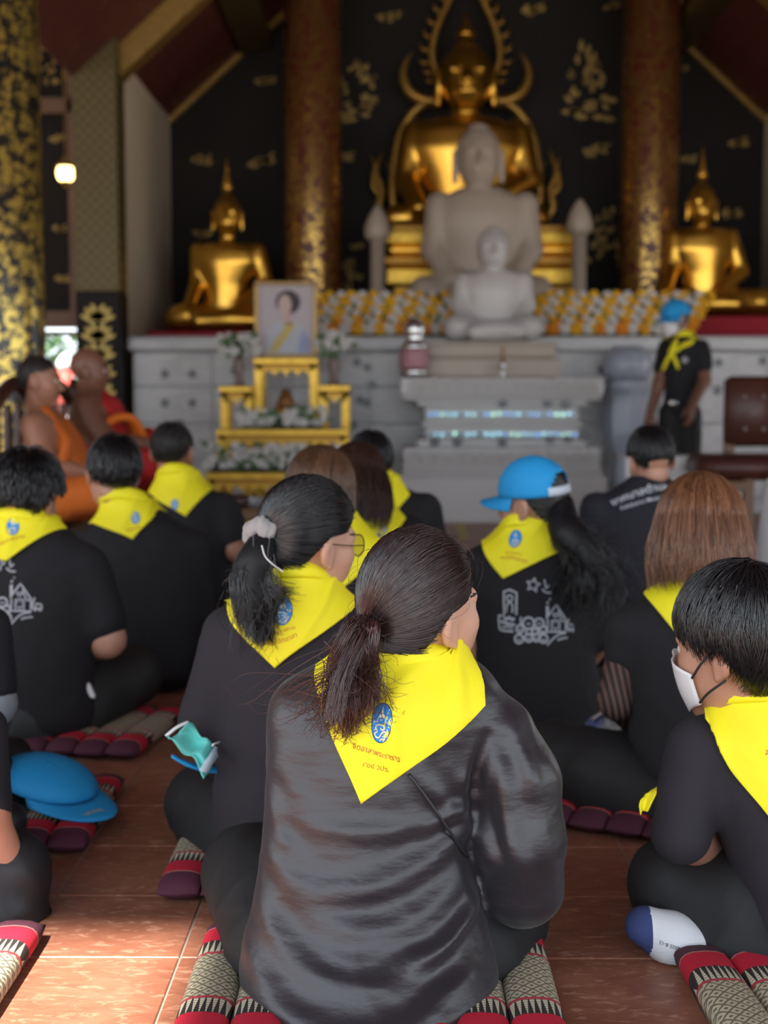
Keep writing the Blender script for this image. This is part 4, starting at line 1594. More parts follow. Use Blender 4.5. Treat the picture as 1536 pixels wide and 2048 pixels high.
def hair_short(p, m, N=1500, length=.55, th=(.011, .014, .016), nape=-.066, seed=3, rad=.0012, lift=.004, crown=(0.0, -.35, .94), sweep=0.0, M=7):
    rs = np.random.default_rng(seed)
    v, f = shell(tuple(np.array(th) - .003), nape, .006 if p.Y < 3 else .008)
    hv = p.T(v)
    o_ = p.part('hair', (hv, f), hbase(m))
    r = SC_R + np.array(th) + .0005
    d = scalp_dirs(N, rs, nape, r)
    cr = np.array(crown) / np.linalg.norm(crown)
    tan = d - cr
    tan -= (tan * d).sum(1)[:, None] * d
    tan /= np.linalg.norm(tan, axis=1)[:, None] + 1e-6
    side = np.cross(d, tan)
    tan = tan + side * (sweep + rs.normal(0, .22, (N, 1)))
    tan /= np.linalg.norm(tan, axis=1)[:, None]
    t = np.linspace(0, 1, M)
    Ls = length * rs.uniform(.6, 1.15, (N, 1))
    ang = t[None, :] * Ls
    q = np.cos(ang)[..., None] * d[:, None, :] + np.sin(ang)[..., None] * tan[:, None, :]
    up = 1 + (lift * (0.3 + rs.random((N, 1))) * np.sin(t * 2.2)[None, :] / .1)
    pts = SC_C + q * r * up[..., None]
    # keep above the hair line
    zl = zline(pts[..., 1], nape) - .006
    below = pts[..., 2] < zl
    for k_ in range(1, M):
        b = below[:, k_]
        pts[b, k_] = pts[b, k_ - 1] + (pts[b, k_] - pts[b, k_ - 1]) * .12
    pts = p.T(pts.reshape(-1, 3)).reshape(N, M, 3)
    sv, sf = strand_mesh(pts, rad * np.linspace(1, .35, M))
    p.part('strands', (sv, sf), m, parent=o_, kind='stuff')
    return o_


def hair_pony(p, m, tie, tail, N=2200, spread=(.012, .03, .035, .03), seed=4, rad=.0011, th=(.013, .016, .022), vol=.10, nape=-.074, wave=.006, Mh=10, Mt=12, core=(.02, .03, .028, .012), loose=.02, mtail=None):
    """hair drawn back to the tie point, tail follows the given local points"""
    rs = np.random.default_rng(seed)
    tie = np.array(tie)
    td = (tie - SC_C) / (SC_R + np.array(th))
    td /= np.linalg.norm(td)
    v, f = shell(tuple(np.array(th) - (.004, .009, .004)), nape, .006 if p.Y < 3 else .009, [el(SC_C + A_(0, .006, .018), SC_R * (1.0, .84, .95) + vol * .05, k=.03)])
    tl = np.array(tail)
    cs = spline(np.vstack([p.T(tie)[None], tl]), 10)
    cr = np.interp(np.linspace(0, 1, 10), np.linspace(0, 1, len(core)), core)
    tv, tf = solid(chain(cs, cr, .02), .007 if p.Y < 3 else .01)
    o_ = p.part('hair', join((p.T(v), f), (tv, tf)), hbase(m))
    r = SC_R + np.array(th) + .002
    d = scalp_dirs(N, rs, nape, r)
    t = np.linspace(0, 1, Mh)
    q = slerp(d, np.tile(td, (N, 1)), t)
    bulge = 1 + (vol * np.maximum(q[..., 2], 0) ** 1.0 * np.sin(np.pi * np.clip(t, 0, 1))[None, :] * .9) + rs.uniform(-.004, .022, (N, 1))
    pts = SC_C + q * r * bulge[..., None]
    pts = pts * (1 - (t ** 6)[None, :, None] * .75) + (tie + rs.normal(0, .008, (N, 1, 3))) * (t ** 6)[None, :, None] * .75
    pts = p.T(pts.reshape(-1, 3)).reshape(N, Mh, 3)
    ts = np.linspace(0, 1, Mt + 1)[1:]
    tp = spline(np.vstack([p.T(tie)[None], tl]), 60)
    ctr = np.stack([np.interp(ts, np.linspace(0, 1, 60), tp[:, i]) for i in range(3)], 1)
    sp = np.interp(ts, np.linspace(0, 1, len(spread)), spread)
    off = rs.normal(0, 1, (N, 3))
    off /= np.maximum(1, np.linalg.norm(off, axis=1))[:, None]
    lens = rs.uniform(.72, 1.04, (N, 1))
    ctrN = np.stack([np.interp(np.clip(ts[None] * lens, 0, 1), np.linspace(0, 1, 60), tp[:, i]) for i in range(3)], 2)
    K_ = 18                                       # locks
    lock = rs.integers(0, K_, N)
    ko = rs.normal(0, 1, (K_, 3))
    ko /= np.maximum(.75, np.linalg.norm(ko, axis=1))[:, None]
    tt_ = ts[None, :, None]
    off = off[:, None, :] * (.62 - .34 * tt_) + ko[lock][:, None, :] * (.25 + .75 * tt_)
    tailp = ctrN + off * sp[None, :, None]
    kph, kfr = rs.uniform(0, 6.28, (K_, 1, 3)), rs.uniform(2.5, 5.5, (K_, 1, 3))
    tailp = tailp + wave * 1.6 * tt_ ** 1.2 * np.sin(kfr[lock] * tt_ + kph[lock])
    tailp = wispy(tailp, rs, wave * .45, .2)
    strays = rs.random(N) < loose
    tailp[strays] = wispy(tailp[strays], rs, wave * 5, .3)
    allp = np.concatenate([pts, tailp], 1)
    rd = rad * np.concatenate([np.linspace(.6, 1, Mh), np.linspace(1, .3, Mt)])
    p.part('strands', strand_mesh(allp[:, :Mh + 1], rd[:Mh + 1]), m, parent=o_, kind='stuff')
    p.part('tail_strands', strand_mesh(allp[:, Mh - 1:], rd[Mh - 1:]), mtail or m, parent=o_, kind='stuff')
    return o_


def hair_down(p, m, N=2400, zend=-.10, face=62, seed=5, rad=.0012, th=(.018, .02, .02), flare=.012, wave=.004, part=(.0, .25), Mh=8, Mt=9, sidebias=None, zjit=.018, curl=0.0):
    """loose hair falling from a parting over the skull and straight down"""
    rs = np.random.default_rng(seed)
    r = SC_R + np.array(th)
    ext = []
    for a in np.linspace(math.radians(face) + .15, 2 * math.pi - math.radians(face) - .15, 13):
        d = A_(math.sin(a), math.cos(a), 0)
        b0 = SC_C + d * r * .76
        ze = zend + .02
        ext.append(rc(b0 + (0, 0, .0), A_(b0[0] * 1.05, b0[1] * 1.05, ze), .018, .016, .03))
    pr = [el(SC_C, r - .005, k=.02)] + ext
    fy = r[1] * .50

    def post(D, x, y, z):
        cut = smin(y - .052 + 0 * x, .052 - z + 0 * y + 0 * x, .02)
        return -smin(-D, -cut, .012)
    v, f = solid(pr, .007 if p.Y < 3.3 else .01, post)
    o_ = p.part('hair', (p.T(v), f), hbase(m))
    az = rs.uniform(math.radians(face * .55), 2 * math.pi - math.radians(face * .55), N)
    e0 = np.radians(88) - rs.random(N) ** 2 * math.radians(55)
    e1 = np.radians(rs.uniform(-30, 14, N))
    t = np.linspace(0, 1, Mh)
    ee = e0[:, None] + (e1 - e0)[:, None] * t[None]
    aa = az[:, None] + rs.normal(0, .05, (N, 1)) + rs.normal(0, .08, (N, 1)) * t[None]
    lift = 1 + rs.uniform(-.01, .035, (N, 1))
    q = np.stack([np.cos(ee) * np.sin(aa), np.cos(ee) * np.cos(aa), np.sin(ee)], 2)
    pts = SC_C + q * r * lift[..., None]
    ts = np.linspace(0, 1, Mt + 1)[1:]
    end = pts[:, -1]
    ze = zend + rs.normal(0, zjit, N)
    hz = end[:, None, 2] + (ze - end[:, 2])[:, None] * ts[None]
    rr_ = end[:, :2]
    rn = rr_ / (np.linalg.norm(rr_, axis=1)[:, None] + 1e-6)
    fl = flare * np.sin(ts * 2.2) - curl * ts ** 3
    tx = end[:, None, :2] + rn[:, None, :] * fl[None, :, None]
    tailp = np.concatenate([tx, hz[..., None]], 2)
    tailp = wispy(tailp, rs, wave, .1)
    allp = np.concatenate([pts, tailp], 1)
    M_ = allp.shape[1]
    allp = p.T(allp.reshape(-1, 3)).reshape(N, M_, 3)
    sv, sf = strand_mesh(allp, rad * np.concatenate([np.linspace(.7, 1, Mh), np.linspace(1, .4, Mt)]))
    p.part('strands', (sv, sf), m, parent=o_, kind='stuff')
    return o_


# ---- hands
def hand(wrist, d, palm, side, sc=1.0, curl=.5, vox=.0042):
    """wrist point, direction of the fingers, palm normal, side = +1 if the thumb lies along cross(d, palm)"""
    d = np.asarray(d, float) / np.linalg.norm(d)
    pn = np.asarray(palm, float)
    pn = pn - d * pn.dot(d)
    pn /= np.linalg.norm(pn)
    u = np.cross(d, pn) * side
    W = np.asarray(wrist, float)
    pr = [rc(W, W + d * .03 * sc, .023 * sc, .026 * sc, .02)]
    base = W + d * .082 * sc
    for i, (o_, ln, r) in enumerate(((.030, .070, .0088), (.010, .078, .0090), (-.010, .073, .0088), (-.029, .058, .0080))):
        k0 = W + d * .025 * sc + u * o_ * .6 * sc
        k1 = base + u * o_ * sc - d * .004 * (i == 3) * sc
        pr.append(rc(k0, k1, .017 * sc, .0115 * sc, .018))
        pos, dr = k1, d.copy()
        for seg, fr in enumerate((.45, .31, .24)):
            a = curl * (.55 + .35 * seg)
            dr = dr * math.cos(a) + pn * math.sin(a)
            dr /= np.linalg.norm(dr)
            nxt = pos + dr * ln * fr * sc
            pr.append(rc(pos, nxt, r * sc * (1 - .08 * seg), r * sc * (1 - .08 * (seg + 1)), .004))
            pos = nxt
    t0 = W + d * .022 * sc + u * .022 * sc + pn * .006
    t1 = t0 + (d * .55 + u * .75 + pn * .25) * .038 * sc
    t2 = t1 + (d * .9 + u * .25 + pn * .3) * .032 * sc
    t3 = t2 + (d * .95 - u * .05 + pn * .3) * .024 * sc
    pr += [rc(t0, t1, .015 * sc, .0115 * sc, .012), rc(t1, t2, .011 * sc, .0098 * sc, .004), rc(t2, t3, .0098 * sc, .0082 * sc, .004)]
    return solid(pr, vox)


# ---- printed marks laid on cloth
PRINTR = mat('print_red', (.50, .09, .015), .7)
PRINTW = mat('print_white', (.62, .64, .68), .7)
PRINTG = mat('print_grey', (.40, .41, .45), .7)
BLUEE = mat('emblem_blue', (.018, .26, .70), .6)
BLUED = mat('emblem_rim', (.01, .045, .16), .6)
GOLDE = mat('emblem_gold', (.80, .76, .50), .6)


def text_geo(s, bold=0.0):
    cu = bpy.data.curves.new('txt', 'FONT')
    cu.body = s
    cu.align_x = 'CENTER'
    cu.resolution_u = 3
    cu.offset = bold
    o_ = bpy.data.objects.new('txt', cu)
    COL.objects.link(o_)
    dg = bpy.context.evaluated_depsgraph_get()
    ev = o_.evaluated_get(dg)
    me = ev.to_mesh()
    v = np.array([tuple(q.co[:2]) for q in me.vertices]) if len(me.vertices) else np.zeros((0, 2))
    f = [tuple(q.vertices) for q in me.polygons]
    ev.to_mesh_clear()
    bpy.data.objects.remove(o_)
    bpy.data.curves.remove(cu)
    return v, f


def ribbon(pts, w, closed=False, n=None):
    p_ = np.asarray(pts, float)
    if n:
        p_ = spline(np.c_[p_, np.zeros(len(p_))], n)[:, :2]
    if closed:
        p_ = np.vstack([p_, p_[:1]])
    t = np.gradient(p_, axis=0)
    t /= np.linalg.norm(t, axis=1)[:, None] + 1e-9
    nn = np.c_[-t[:, 1], t[:, 0]] * (np.asarray(w) / 2 if np.ndim(w) == 0 else np.asarray(w)[:, None] / 2)
    v = np.vstack([p_ + nn, p_ - nn])
    m_ = len(p_)
    return v, [(i, i + 1, m_ + i + 1, m_ + i) for i in range(m_ - 1)]


def circ(cx, cy, a, b=None, n=24, a0=0, a1=2 * math.pi):
    b = a if b is None else b
    return [(cx + a * math.cos(t), cy + b * math.sin(t)) for t in np.linspace(a0, a1, n)]


class Cloth:
    """surface to print on"""

    def __init__(s, p, v, f):
        s.p = p
        s.v = v
        s.bvh = BVHTree.FromPolygons([tuple(q) for q in v], [tuple(q) for q in f])

    def hit(s, px, py):
        d = ray(px, py)
        r = s.bvh.ray_cast(Vector(CAM - s.p.loc), Vector(d).normalized())
        if r[0] is None:
            q = s.p.L(px, py, -.1)
            r = s.bvh.find_nearest(Vector(q))
        return np.array(r[0])

    def frame(s, px, py, qx, qy):
        """origin at pixel p, up axis pointing to pixel q"""
        a, b = s.hit(px, py), s.hit(qx, qy)
        return a, (b - a) / (np.linalg.norm(b - a) + 1e-9)

    def lay(s, items, org, ax, axis, size, lift=.0012, sub=3):
        """items: list of (verts2d, faces, material index); ax is the x or y axis"""
        n = Vector(s.bvh.find_nearest(Vector(org))[1])
        n = np.array(n)
        if n @ (org - (CAM - s.p.loc)) > 0:
            n = -n
        if axis == 'y':
            uy = ax - n * (ax @ n)
            uy /= np.linalg.norm(uy)
            ux = np.cross(uy, n)
        else:
            ux = ax - n * (ax @ n)
            ux /= np.linalg.norm(ux)
            uy = np.cross(n, ux)
        V, Fq, M_ = [], [], []
        for k_, (v2, f2, mi, lf) in enumerate(items):
            n0 = len(V)
            for (x, y) in v2:
                q = org + size * (ux * x + uy * y)
                loc, nn, _, _ = s.bvh.find_nearest(Vector(q))
                nn = np.array(nn)
                if nn @ n < 0:
                    nn = -nn
                V.append(np.array(loc) + nn * (lift + lf))
            Fq += [tuple(i + n0 for i in q) for q in f2]
            M_ += [mi] * len(f2)
        return V, Fq, M_


def grid_disc(a, b, rings=5, n=32):
    v, f = [(0.0, 0.0)], []
    for i in range(1, rings + 1):
        v += [(a * i / rings * math.cos(2 * math.pi * k / n), b * i / rings * math.sin(2 * math.pi * k / n)) for k in range(n)]
    for k in range(n):
        f.append((0, 1 + k, 1 + (k + 1) % n))
        for i in range(rings - 1):
            f.append((1 + i * n + k, 1 + (i + 1) * n + k, 1 + (i + 1) * n + (k + 1) % n, 1 + i * n + (k + 1) % n))
    return v, f


def emblem_items(full=True):
    """blue oval with a spired crown over a curling cypher; height 2 units"""
    it = []
    v, f = grid_disc(.66, 1.0)
    it.append((v, f, 0, 0.0))
    v, f = ribbon(circ(0, 0, .64, .975, 40), .045)
    it.append((v, f, 1, .0006))
    add = lambda vf: it.append((vf[0], vf[1], 2, .0006))
    add(([(0, .86), (.035, .62), (-.035, .62)], [(0, 1, 2)]))
    add(([(.03, .66), (.07, .46), (-.07, .46), (-.03, .66)], [(0, 1, 2, 3)]))
    add(([(.08, .48), (.13, .38), (-.13, .38), (-.08, .48)], [(0, 1, 2, 3)]))
    add(([(.14, .40), (.19, .26), (-.19, .26), (-.14, .40)], [(0, 1, 2, 3)]))
    if full:
        for sg in (-1, 1):
            add(ribbon([(sg * .19, .29), (sg * .24, .16), (sg * .22, .02)], .045, n=10))
            add(ribbon([(sg * .25, .10), (sg * .34, .02), (sg * .44, .06), (sg * .50, -.02), (sg * .42, -.07)], .03, n=14))
        add(ribbon([(-.1, .2), (0, .12), (.1, .2)], .03, n=8))
        add(ribbon([(-.34, -.30), (-.30, -.14), (-.10, -.10), (.12, -.12), (.22, -.28), (.06, -.34), (-.02, -.24)], .075, n=26))
        add(ribbon([(-.42, -.36), (-.28, -.32), (-.24, -.46), (-.36, -.48)], .06, n=16))
        add(ribbon([(-.40, -.50), (-.30, -.68), (-.10, -.72), (.02, -.56), (.14, -.44), (.30, -.42)], .075, n=22))
        add(ribbon([(.38, -.30), (.40, -.48), (.26, -.60), (.34, -.70)], .06, n=16))
        add(ribbon([(-.06, -.86), (.10, -.78), (.24, -.80), (.22, -.68), (.10, -.66)], .06, n=18))
    else:
        add(ribbon([(-.34, -.26), (0, -.05), (.34, -.26)], .09, n=14))
        add(ribbon(circ(0, -.48, .27, .24, 18), .09))
    return it


def put_emblem(p, cl, kr, px, py, upx, upy, hgt, full=True):
    org, up = cl.frame(px, py, upx, upy)
    V, Fq, M_ = cl.lay(emblem_items(full), org, up, 'y', hgt / 2)
    return obj('emblem', V, Fq, [BLUEE, BLUED, GOLDE], kr, midx=M_, label='blue oval emblem with pale crown and curling cypher')


def put_text(p, cl, kr, s, px, py, rx, ry, width, m, name='lettering', bold=.004, arc=0.0):
    v, f = text_geo(s, bold)
    if len(v) == 0:
        return
    w0 = v[:, 0].max() - v[:, 0].min()
    v = v - [(v[:, 0].max() + v[:, 0].min()) / 2, 0.0]
    v = v / w0
    if arc:
        v[:, 1] += arc * (v[:, 0] * 2) ** 2
    org, ax = cl.frame(px, py, rx, ry)
    V, Fq, M_ = cl.lay([(v, f, 0, 0.0)], org, ax, 'x', width)
    return obj(name, V, Fq, m, kr)


# ---- triangular neckerchief draped over shoulders and back
def kerchief(p, LT, RT, BT, n=None, rn=.066, res=(56, 30), seed=1, m=None, zt=.03, fold=.005, ring=True, cone=.03, rise=.0, tips=None):
    n = p.neck if n is None else n
    col = rc(n + (0, .0, -.07), n + (0, .012, zt + .03), rn + cone, rn - .004, .035)
    sup = list(p.shirt) + [col]
    gl = lambda q: p.cast(sup, *q) if len(q) == 2 else np.array(q)
    LTl, RTl, BTl = gl(LT), gl(RT), gl(BT)
    z = n[2] + zt
    top = [LTl, n + A_(-rn, .03, zt - .012), n + A_(-rn * .86, -rn * .55, zt), n + A_(0, -rn * 1.05, zt + rise), n + A_(rn * .86, -rn * .55, zt), n + A_(rn, .03, zt - .012), RTl]
    nu, nv = res
    nu = nu | 1
    u = np.linspace(0, 1, nu)
    tk = np.linspace(0, 1, 7)
    topc = np.stack([np.interp(u, tk, np.array(top)[:, i]) for i in range(3)], 1)
    bot = np.array([LTl, BTl, RTl])
    bk = np.array([0, .5, 1.0])
    botc = np.stack([np.interp(u, bk, bot[:, i]) for i in range(3)], 1)
    v = np.linspace(0, 1, nv)
    g = topc[:, None, :] * (1 - v)[None, :, None] + botc[:, None, :] * v[None, :, None]

    def proj(pts, off, it=5):
        for _ in range(it):
            e = 1e-3
            d = feval(sup, pts)
            gr = np.stack([feval(sup, pts + np.eye(3)[i] * e) - d for i in range(3)], 1) / e
            gr /= np.maximum(np.linalg.norm(gr, axis=1), .4)[:, None] ** 2 * np.linalg.norm(gr, axis=1)[:, None] ** 0 + 1e-9
            pts = pts - np.clip(d - off, -.05, .05)[:, None] * gr
        return pts
    pts = proj(g.reshape(-1, 3), .010).reshape(nu, nv, 3)
    for it in range(14):
        q = pts.copy()
        q[1:-1, 1:-1] = (pts[:-2, 1:-1] + pts[2:, 1:-1] + pts[1:-1, :-2] + pts[1:-1, 2:]) / 4
        q[2:-2, 0] = (pts[1:-3, 0] + pts[3:-1, 0]) / 2
        if it < 3:
            h = nu // 2
            q[1:h - 1, -1] = (pts[:h - 2, -1] + pts[2:h, -1]) / 2
            q[h + 1:-1, -1] = (pts[h:-2, -1] + pts[h + 2:, -1]) / 2
        pts = q
    fl = pts.reshape(-1, 3)
    d = feval(sup, fl)
    bad = d < .008
    fl[bad] = proj(fl[bad], .009, 4)
    pts = fl.reshape(nu, nv, 3)
    # radiating folds, soft and growing from the neck
    r_ = np.random.default_rng(seed)
    ii = np.arange(nu * nv).reshape(nu, nv)
    faces = np.stack([ii[:-1, :-1], ii[:-1, 1:], ii[1:, 1:], ii[1:, :-1]], -1).reshape(-1, 4)
    nn = vnormals(fl, faces)
    U, V_ = np.meshgrid(u, v, indexing='ij')
    env = np.sin(np.pi * np.clip(V_, 0, 1)) ** .7 * np.sin(np.pi * U)
    w = (np.maximum(0, np.sin(U * 21 + 2.2 * np.sin(V_ * 3 + r_.uniform(0, 6)) + r_.uniform(0, 6))) ** 2 + .6 * np.maximum(0, np.sin(U * 9 - V_ * 5 + r_.uniform(0, 6)))) * env
    cen = nn.mean(0)
    if (nn @ (fl.mean(0) - n)).mean() < 0:
        nn = -nn
    fl = fl + nn * (fold * w.reshape(-1))[:, None]
    vs, fs = fl, faces
    if ring:
        a = np.linspace(0, 2 * math.pi, 41)[:-1]
        tilt = .018
        cs = 10
        rv, rf = [], []
        for i, t in enumerate(a):
            dr = A_(math.sin(t), math.cos(t), 0)
            bk_ = -math.cos(t)
            c0 = n + dr * (rn + .004 + .004 * math.sin(3 * t + seed)) + A_(0, 0, zt - .004 + rise * max(bk_, 0) + tilt * bk_)
            for k in range(cs):
                w_ = 2 * math.pi * k / cs
                rv.append(c0 + dr * .012 * math.cos(w_) + A_(0, 0, .020 * math.sin(w_)) - dr * .010 * math.sin(w_))
        for i in range(40):
            for k in range(cs):
                rf.append((i * cs + k, i * cs + (k + 1) % cs, ((i + 1) % 40) * cs + (k + 1) % cs, ((i + 1) % 40) * cs + k))
        vs, fs = join((fl, faces), (np.array(rv), np.array(rf)))
    kr = p.part('neckerchief', (vs, fs), m or YELK)
    md = kr.modifiers.new('thick', 'SOLIDIFY')
    md.thickness = .0022
    md.offset = 0
    return kr, Cloth(p, fl, faces)


# ---- caps and masks
CAPB = mat('cap_blue', (.012, .30, .66), .75, bump=.12, bscale=300)
CAPW = mat('cap_strap', (.55, .62, .70), .7)


def cap_geo(open_back=True):
    C0, R0 = A_(0, -.012, .040), A_(.090, .110, .092)
    na, ne = 48, 14
    v, f, mi = [], [], []
    for j in range(ne):
        e = math.radians(-6 + 96 * j / (ne - 1))
        for i in range(na):
            a = 2 * math.pi * i / na
            k_ = 1 - .012 * (math.cos(6 * a) > .93)
            d = A_(math.cos(e) * math.sin(a), math.cos(e) * math.cos(a), math.sin(e))
            rr_ = R0 * k_ * A_(1, 1, 1.12 if j > 0 else 1)
            v.append(C0 + d * rr_ + A_(0, 0, .004 * max(0, math.cos(a)) * (1 - j / ne)))
    for j in range(ne - 1):
        e = -6 + 96 * (j + .5) / (ne - 1)
        for i in range(na):
            az = abs(((i + .5) / na * 360 + 180) % 360 - 180)      # 0 front, 180 back
            back = 180 - az
            if open_back and j >= 2 and e < 34 and back < 38 * math.sqrt(max(0, 1 - ((e - 6) / 29) ** 2)):
                continue
            f.append((j * na + i, j * na + (i + 1) % na, (j + 1) * na + (i + 1) % na, (j + 1) * na + i))
            mi.append(1 if (open_back and j < 2 and back < 46) else 0)
    # brim
    b0 = len(v)
    nb_, nr = 17, 6
    for r_ in range(nr):
        t = r_ / (nr - 1)
        for i in range(nb_):
            a = math.radians(-72 + 144 * i / (nb_ - 1))
            L = .072 * math.cos(a * 1.15) ** .8 if math.cos(a * 1.15) > 0 else 0
            base = C0 + A_(math.sin(a) * R0[0] * 1.0, math.cos(a) * R0[1] * 1.0, -.008)
            v.append(base + A_(math.sin(a) * .18 * L * t, L * t, -.010 * t - .028 * t * (math.sin(a)) ** 2 - .004 * t))
    bf = []
    for r_ in range(nr - 1):
        for i in range(nb_ - 1):
            bf.append((b0 + r_ * nb_ + i, b0 + r_ * nb_ + i + 1, b0 + (r_ + 1) * nb_ + i + 1, b0 + (r_ + 1) * nb_ + i))
    return np.array(v), f, mi, bf, b0


def split_geo(v, f):
    used = sorted({i for q in f for i in q})
    mp = {o_: k_ for k_, o_ in enumerate(used)}
    return v[used], [tuple(mp[i] for i in q) for q in f]


def wear_cap(p, m=CAPB):
    v, f, mi, bf, b0 = cap_geo()
    V = p.T(v)
    cv, cf = split_geo(V, f)
    c_ = p.part('cap', (cv, cf), [m, CAPW], midx=mi)
    md = c_.modifiers.new('t', 'SOLIDIFY')
    md.thickness = .003
    bv, bfc = split_geo(V, bf)
    b_ = p.part('brim', (bv, bfc), m, parent=c_)
    md = b_.modifiers.new('t', 'SOLIDIFY')
    md.thickness = .004
    but = MB().lathe([(.009, 0), (.008, .004), (.003, .006)], seg=10)
    p.part('button', (p.T(np.array(but.v) + A_(0, -.012, .142)), but.f), m, parent=c_)
    return c_


def face_mask(p, m=None, strap=None):
    m = m or mat('mask_white', (.74, .75, .76), .8, bump=.1, bscale=200)
    nu, nv = 25, 12
    g = []
    for i in range(nu):
        a = math.radians(-72 + 144 * i / (nu - 1))
        for j in range(nv):
            t = j / (nv - 1)
            zz_ = -.004 - .108 * t + .030 * (abs(a) / 1.26) ** 2 * (t - .5) * 1.6 * 1
            g.append(A_(math.sin(a) * .075, .02 + math.cos(a) * .085, zz_))
    pts = np.array(g)
    hp = HP[:10]
    for _ in range(6):
        d = feval(hp, pts)
        gr = np.stack([feval(hp, pts + np.eye(3)[i] * 1e-3) - d for i in range(3)], 1) / 1e-3
        gr /= np.maximum(np.linalg.norm(gr, axis=1), .3)[:, None]
        tgt = .009
        pts = pts - np.clip(d - tgt, -.03, .03)[:, None] * gr
    gg = pts.reshape(nu, nv, 3)
    for it in range(3):
        gg[1:-1, 1:-1] = (gg[:-2, 1:-1] + gg[2:, 1:-1] + gg[1:-1, :-2] + gg[1:-1, 2:]) / 4
    gg[:, :, 1] += .002
    ii = np.arange(nu * nv).reshape(nu, nv)
    faces = np.stack([ii[:-1, :-1], ii[1:, :-1], ii[1:, 1:], ii[:-1, 1:]], -1).reshape(-1, 4)
    k_ = p.part('face_mask', (p.T(gg.reshape(-1, 3)), faces), m)
    md = k_.modifiers.new('t', 'SOLIDIFY')
    md.thickness = .002
    sm = strap or mat('mask_strap', (.02, .02, .02), .7)
    for sg, e in ((-1, 0), (1, nu - 1)):
        for jj, zz_ in ((1, .022), (nv - 2, -.038)):
            a = gg[e, jj]
            q = spline([a, (a + A_(sg * .083, -.005, zz_)) / 2 + A_(sg * .006, 0, 0), A_(sg * .083, -.012, zz_)], 8)
            mb = MB().tube(q, .0022, 6)
            p.part('ear_loop', (p.T(np.array(mb.v)), mb.f), sm, parent=k_)
    return k_


# ---- default limbs
def legs_default(p, pel, sc=1.0, kl=None, kr=None, al=None, ar=None, r=(.098, .078, .062, .045)):
    """crossed legs from the pelvis point"""
    kl = pel + A_(-.30, .22, .02) * sc if kl is None else kl
    kr = pel + A_(.30, .22, .02) * sc if kr is None else kr
    al = pel + A_(.08, .34, -.04) * sc if al is None else al
    ar = pel + A_(-.08, .38, -.04) * sc if ar is None else ar
    R_ = [q * sc for q in r]
    for (sg, k_, a_) in ((-1, kl, al), (1, kr, ar)):
        hip = pel + A_(sg * .09, .02, .0) * sc
        for q in (hip, k_, a_):
            q[2] = max(q[2], .055 + .03)
        p.legs += chain([hip, k_], [R_[0], R_[1]], .05) + chain([k_, a_], [R_[2] * 1.1, R_[3]], .03)
    p.legs.append(el(pel + A_(0, .01, .01), A_(.185, .14, .10) * sc, k=.05))


def arm(p, sh, elb, wr, r=(.058, .05, .036), sleeve=1.0, sr=None, fore=True, k=.03, cuff=None):
    """sleeve: 1 = to the wrist, otherwise the share of the upper arm that is covered"""
    sr = sr or (r[0] + .010, r[1] + .012, r[2] + .012)
    if sleeve >= 1:
        p.shirt += chain([sh, elb, wr], list(sr), k)
    else:
        e = sh + (elb - sh) * sleeve
        p.shirt.append(rc(sh, e, sr[0], sr[1], k))
    p.skin += chain([sh, elb], [r[0], r[1]], .02) + chain([elb, wr], [r[1] * .94, r[2]], .02)

# ================================================================== CUSHIONS
nb = NB('kapok_bands')
yy = nb.math('DIVIDE', nb.math('ABSOLUTE', nb.y), .26)
yw = nb.math('ADD', yy, nb.math('MULTIPLY', nb.noise(30, 2), .012))
du = nb.math('MULTIPLY', nb.x, 1.0)
sa = nb.math('ABSOLUTE', nb.math('SINE', nb.math('MULTIPLY', nb.math('ADD', nb.x, nb.y), 120.0)))
sb = nb.math('ABSOLUTE', nb.math('SINE', nb.math('MULTIPLY', nb.math('SUBTRACT', nb.x, nb.y), 120.0)))
mn = nb.math('MINIMUM', sa, sb)
mx = nb.math('MAXIMUM', sa, sb)
dia = nb.math('MAXIMUM', nb.math('LESS_THAN', mn, .30), nb.math('GREATER_THAN', nb.math('MULTIPLY', sa, sb), .86))
weave = nb.math('GREATER_THAN', nb.noise(900, 1), .47)
creamA = nb.mix(nb.math('MULTIPLY', dia, .85), (.50, .44, .30), (.07, .06, .045))
creamA = nb.mix(nb.math('MULTIPLY', weave, .22), creamA, (.10, .09, .07))
fx = nb.math('ABSOLUTE', nb.math('SUBTRACT', nb.math('FRACT', nb.math('MULTIPLY', nb.x, 96.0)), .5))
tt = nb.ramp(yw, .33, .53)
tooth = nb.math('LESS_THAN', fx, nb.math('SUBTRACT', .42, nb.math('MULTIPLY', tt, .36)))
notch = nb.math('GREATER_THAN', nb.math('ABSOLUTE', nb.math('SINE', nb.math('MULTIPLY', nb.y, 420.0))), .30)
toothc = nb.mix(nb.math('MULTIPLY', tooth, notch), (.022, .016, .015), (.60, .54, .40))
c = nb.mix(nb.math('GREATER_THAN', yw, .315), creamA, (.42, .03, .05))
c = nb.mix(nb.math('GREATER_THAN', yw, .345), c, toothc)
c = nb.mix(nb.math('GREATER_THAN', yw, .53), c, (.46, .006, .030))
c = nb.mix(nb.math('GREATER_THAN', yw, .755), c, (.50, .30, .22))
c = nb.mix(nb.math('GREATER_THAN', yw, .765), c, (.072, .014, .032))
nb.color(c)
nb.bump(nb.noise(700, 2), .15, .002)
KAPOK = nb.par(Roughness=.85)


